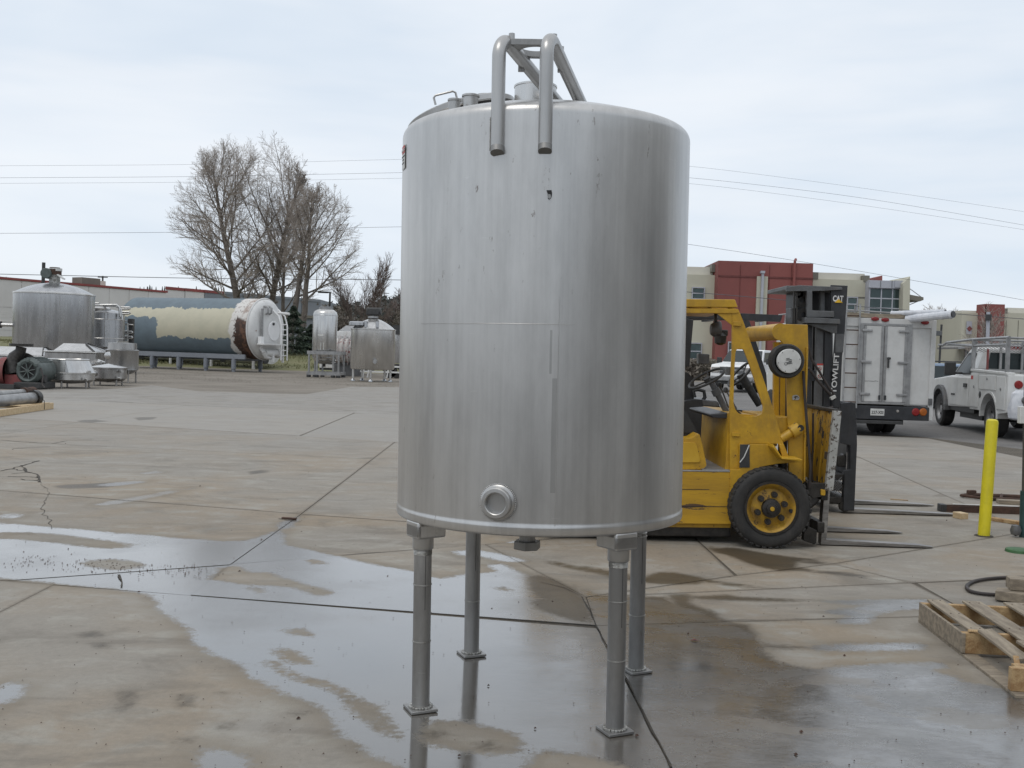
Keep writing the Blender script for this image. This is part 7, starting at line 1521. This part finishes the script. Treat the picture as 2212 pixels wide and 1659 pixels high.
bare_tree('small_bare_tree','tiny distant bare tree above the warehouse roof at the left edge',Vector((at(22,600,150).x,150,4)),hgt(22,558,150,4)*.55,53,(0,0),3,.5,.6,'bark','twig2',.12,.3,levels=3,twr=.018,limbang=(14,34))
bare_tree('small_bare_tree','slender bare street tree in front of the cream building at the right',Vector((at(2105,780,70).x,70,0)),hgt(2095,685,70,0)*.95,59,(-.03,0),1,.9,.8,'bark','twig',.07,.25,levels=3,twr=.010)
bare_tree('small_bare_tree','low bare tree above the low building right of the box truck',Vector((at(2025,720,125).x,125,0)),hgt(2028,694,125,0),61,(0,0),2,.8,.8,'bark','twig',.12,.4,levels=3,twr=.018)
bare_tree('small_bare_tree','bare tree cut off by the left side of the steel tank',tb(880,105,1.6),hgt(880,600,105,1.6)*.7,63,(0,0),2,.9,.8,'bark','twig2',.14,.2,levels=3,twr=.014)
# evergreens
def conifer(lab,px,Y,yt,yb,w,seed,zb=1.3):
    b=Vector((at(px,yb,Y).x,Y,zb)); h=at(px,yt,Y).z-zb; t=thing('evergreen',lab,'tree',tuple(b)); part('trunk',MB().cyl(b,b+Vector((0,0,h*.9)),.12,.02,n=8),MAT['bark'],t)
    rr=random.Random(seed); m=MB()
    for i in range(5200):
        f=rr.random()**1.25; R_=w*(1-f)**.8*(.75+.35*math.sin(f*38+rr.random())); a=rr.uniform(0,2*PI); q=math.sqrt(rr.uniform(.15,1))*R_
        c=b+Vector((q*math.cos(a),q*math.sin(a),.15+f*h-q*.18)); s=.13
        m.add([c,c+Vector((math.cos(a)*s*1.6+rr.uniform(-s,s)*.5,math.sin(a)*s*1.6+rr.uniform(-s,s)*.5,-s*.6)),c+Vector((rr.uniform(-s,s),rr.uniform(-s,s),s*.5))],[(0,1,2)])
    part('crown',m,MAT['needle'],t,smooth=0)
conifer('dark young evergreen on the grass bank right of the lying vessel',632,84,665,757,2.0,3); conifer('smaller evergreen beside the dark one, next to the fence',672,86,705,755,1.7,5)
# brush, distant trees
leaves('brush',(at(690,740,104).x,at(880,740,104).x,100,108,1.4,6.2),16000,.20,'shrub',kind='stuff',shape=lambda u,v,w,r:w<.15+.5*math.sin(u*9)+.3*math.sin(u*23+2) or r.random()<.05)
m=MB(); rr=random.Random(9)
for i in range(9000):
    px=rr.uniform(640,1000); Y=rr.uniform(300,360); top=at(px,647+7*math.sin(px*.05)+5*math.sin(px*.21)+(12 if px<735 else 0)+(4 if px>800 else 8)+rr.uniform(0,60)**1,Y); s=rr.uniform(.6,1.6)
    m.add([top+Vector((rr.uniform(-s,s),rr.uniform(-s,s),rr.uniform(-s,s))) for _ in range(3)],[(0,1,2)])
part('distant_woods',m,MAT['farleaf'],None,True,smooth=0,kind='stuff')
m=MB(); xs_=list(range(-260,20,6)); m.add([(x,345+rnd.uniform(-4,4),0) for x in xs_]+[(x,365,at(1106+x*2200/350,668+3*math.sin(x*.1),350).z) for x in xs_],[(i,i+1,len(xs_)+i+1,len(xs_)+i) for i in range(len(xs_)-1)])
part('distant_hill',m,MAT['farleaf'],None,True,kind='structure')
m=MB()
for px in list(range(300,560,3)): 
    if rnd.random()<.35: 
        a=at(px+rnd.random()*3,625+(px-300)*.03,240); s=rnd.uniform(.5,1.2); m.cyl(a+Vector((0,0,-3)),a+Vector((0,0,s)),s*.7,.05,n=6)
part('distant_conifers',m,MAT['farleaf'],None,True,smooth=0,kind='stuff')
# ---------------------------------------------------------------- fence on the bank
Y=87; f=thing('chain_link_fence','chain-link fence with pale top rail along the grass bank','fence',(at(700,740,Y).x,Y,1.4))
a,b=at(600,716,Y),at(900,722,Y)
part('top_rail',MB().cyl(a,b,.05,n=8),MAT['lilac'],f)
for k in range(9):
    p=a.lerp(b,k/8); part('post',MB().cyl((p.x,Y,1.2),(p.x,Y,p.z+.1),.05,n=8),MAT['lilac'],f)
m=MB(); n_=110
for k in range(n_):
    x=a.x+(b.x-a.x)*k/n_; h=a.z-1.4; 
    for s in (-1,1):
        x2=min(max(x+s*h*.6,a.x),b.x); m.tube([(x,Y,1.4),(x2,Y,1.4+abs(x2-x)/.6)],.006,3,cap=False)
part('wire_mesh',m,MAT['lilac'],f,kind='stuff',smooth=0)
Y=98; f=thing('chain_link_fence','chain-link fence with barbed strands at far left in front of the warehouse','fence',(at(60,740,Y).x,Y,1.4))
a,b=at(-80,690,Y),at(300,705,Y)
for z in (0,.35,.6,.85): part('barbed_strand' if z else 'top_rail',MB().cyl(a+Vector((0,0,z)),b+Vector((0,0,z)),.035 if not z else .012,n=6),MAT['galv'],f)
for k in range(7):
    p=a.lerp(b,k/6+.02); part('post',MB().cyl((p.x,Y,1.2),(p.x,Y,p.z+.9),.05,n=8),MAT['galv'],f)
# ---------------------------------------------------------------- poles, lamp, mast, wires
Y=96; a=at(713,631,Y); l=thing('lamp_post','dark parking lot lamp post with one arm, above the framed vessel','street lamp',(a.x,Y,1.4)); part('pole',MB().cyl((a.x,Y,1.3),(a.x,Y,a.z),.11,.09,n=10),MAT['trim'],l); part('lamp_head',MB().box((a.x-.65,Y,a.z-.03),(.95,.35,.16)).box((a.x-.15,Y,a.z-.03),(.5,.1,.1)),MAT['trim'],l,bev=.03)
Y=80; a=at(94.5,567,Y); single('utility_pole','plain dark pole rising behind the largest stainless tank','pole',MB().cyl((a.x-.1,Y,0),(a.x,Y,a.z),.14,.13,n=10),MAT['trim'],(a.x,Y,0))
Y=230; a=at(222,596,Y); l=thing('utility_pole','tiny distant power pole with crossarms over the warehouse roof','pole',(a.x,Y,0)); part('pole',MB().cyl((a.x,Y,0),(a.x,Y,a.z),.2,n=6),MAT['trim'],l); part('crossarm',MB().box((a.x,Y,a.z-.3),(2.2,.2,.2)),MAT['trim'],l)
Y=420; a=at(828,622,Y); l=thing('transmission_tower','slim lattice transmission tower on the horizon left of the steel tank','tower',(a.x,Y,0))
for sx in (-1,1):
    for sy in (-1,1): part('leg',MB().cyl((a.x+sx*2.2,Y+sy*2.2,0),(a.x+sx*.35,Y+sy*.35,a.z),.18,n=4),MAT['galv'],l)
for k in range(10):
    z0_,z1_=a.z*k/10,a.z*(k+1)/10; w0_,w1_=2.2-1.85*k/10,2.2-1.85*(k+1)/10
    part('brace',MB().cyl((a.x-w0_,Y-w0_,z0_),(a.x+w1_,Y-w1_,z1_),.1,n=4),MAT['galv'],l); part('brace',MB().cyl((a.x+w0_,Y-w0_,z0_),(a.x-w1_,Y-w1_,z1_),.1,n=4),MAT['galv'],l)
for z in (.80,.92): part('crossarm',MB().box((a.x,Y,a.z*z),(5,.3,.3)),MAT['galv'],l)
Y=46; a=at(2034,701,Y); l=thing('light_pole','thin dark light pole between the box truck and service pickup','street lamp',(at(2024,860,Y).x,Y,0)); part('pole',MB().cyl((at(2026,830,Y).x,Y,0),(a.x,Y,a.z),.05,n=8),MAT['trim'],l); part('fixture',MB().box((a.x-.25,Y,at(2030,720,Y).z),(.5,.2,.22)),MAT['grey_paint'],l,bev=.02)
Y=60; a=at(2135,674,Y); l=thing('utility_pole','pale slim pole with dark clamp in front of the dark red pier','pole',(at(2130,830,Y).x,Y,0)); part('pole',MB().cyl((at(2131,830,Y).x,Y,0),(a.x,Y,a.z),.10,n=10),MAT['lilac'],l); part('clamp',MB().cyl((a.x-.02,Y-.1,a.z-.5),(a.x-.02,Y-.1,a.z-.15),.17,n=10),MAT['trim'],l)
Y=300; a=at(2042,668,Y); single('antenna_mast','hair-thin antenna mast on the skyline right of the wrapped pipes','mast',MB().cyl((a.x,Y,0),(a.x,Y,a.z),.12,.05,n=5).box((a.x,Y,a.z-4),(1.6,.1,.1)).box((a.x,Y,a.z-6),(2.,.1,.1)),MAT['galv'],(a.x,Y,0))
def wire(lab,pts,Y,r,sag=None):
    P=[at(x,y,Y) for x,y in pts]; out=[]
    for i in range(len(P)-1):
        for k in range(10): out.append(P[i].lerp(P[i+1],k/10))
    out.append(P[-1])
    for _ in range(12): out=[out[0]]+[(out[i-1]+out[i]*2+out[i+1])/4 for i in range(1,len(out)-1)]+[out[-1]]
    single('overhead_wire',lab,'wire',MB().tube(out,r,5,cap=False),MAT['wire'],tuple(P[0]),smooth=0,group='overhead wires crossing the sky')
YW=62
wire('topmost thin overhead wire crossing the whole sky',[(-200,360),(0,358),(420,356),(862,344),(1180,338),(1490,357),(1850,404),(2212,457),(2400,486)],YW,.006)
wire('upper wire of the close pair below the topmost wire',[(-200,385),(0,384),(420,382),(862,373),(1180,366),(1490,382),(1850,424),(2212,486),(2400,520)],YW,.008)
wire('lower wire of the close pair below the topmost wire',[(-200,398),(0,396),(420,394),(862,385),(1180,379),(1490,394),(1850,441),(2212,496),(2400,526)],YW,.006)
wire('lone thin wire across the middle height of the sky',[(-200,505),(0,504),(420,502),(862,489),(1180,489),(1490,527),(1850,584),(2212,648),(2400,684)],YW,.010)
wire('thick black cable passing low over the tanks and trucks',[(-200,588),(0,592),(440,602),(862,604),(1180,612),(1490,630),(1850,662),(2212,689),(2400,704)],YW,.020)
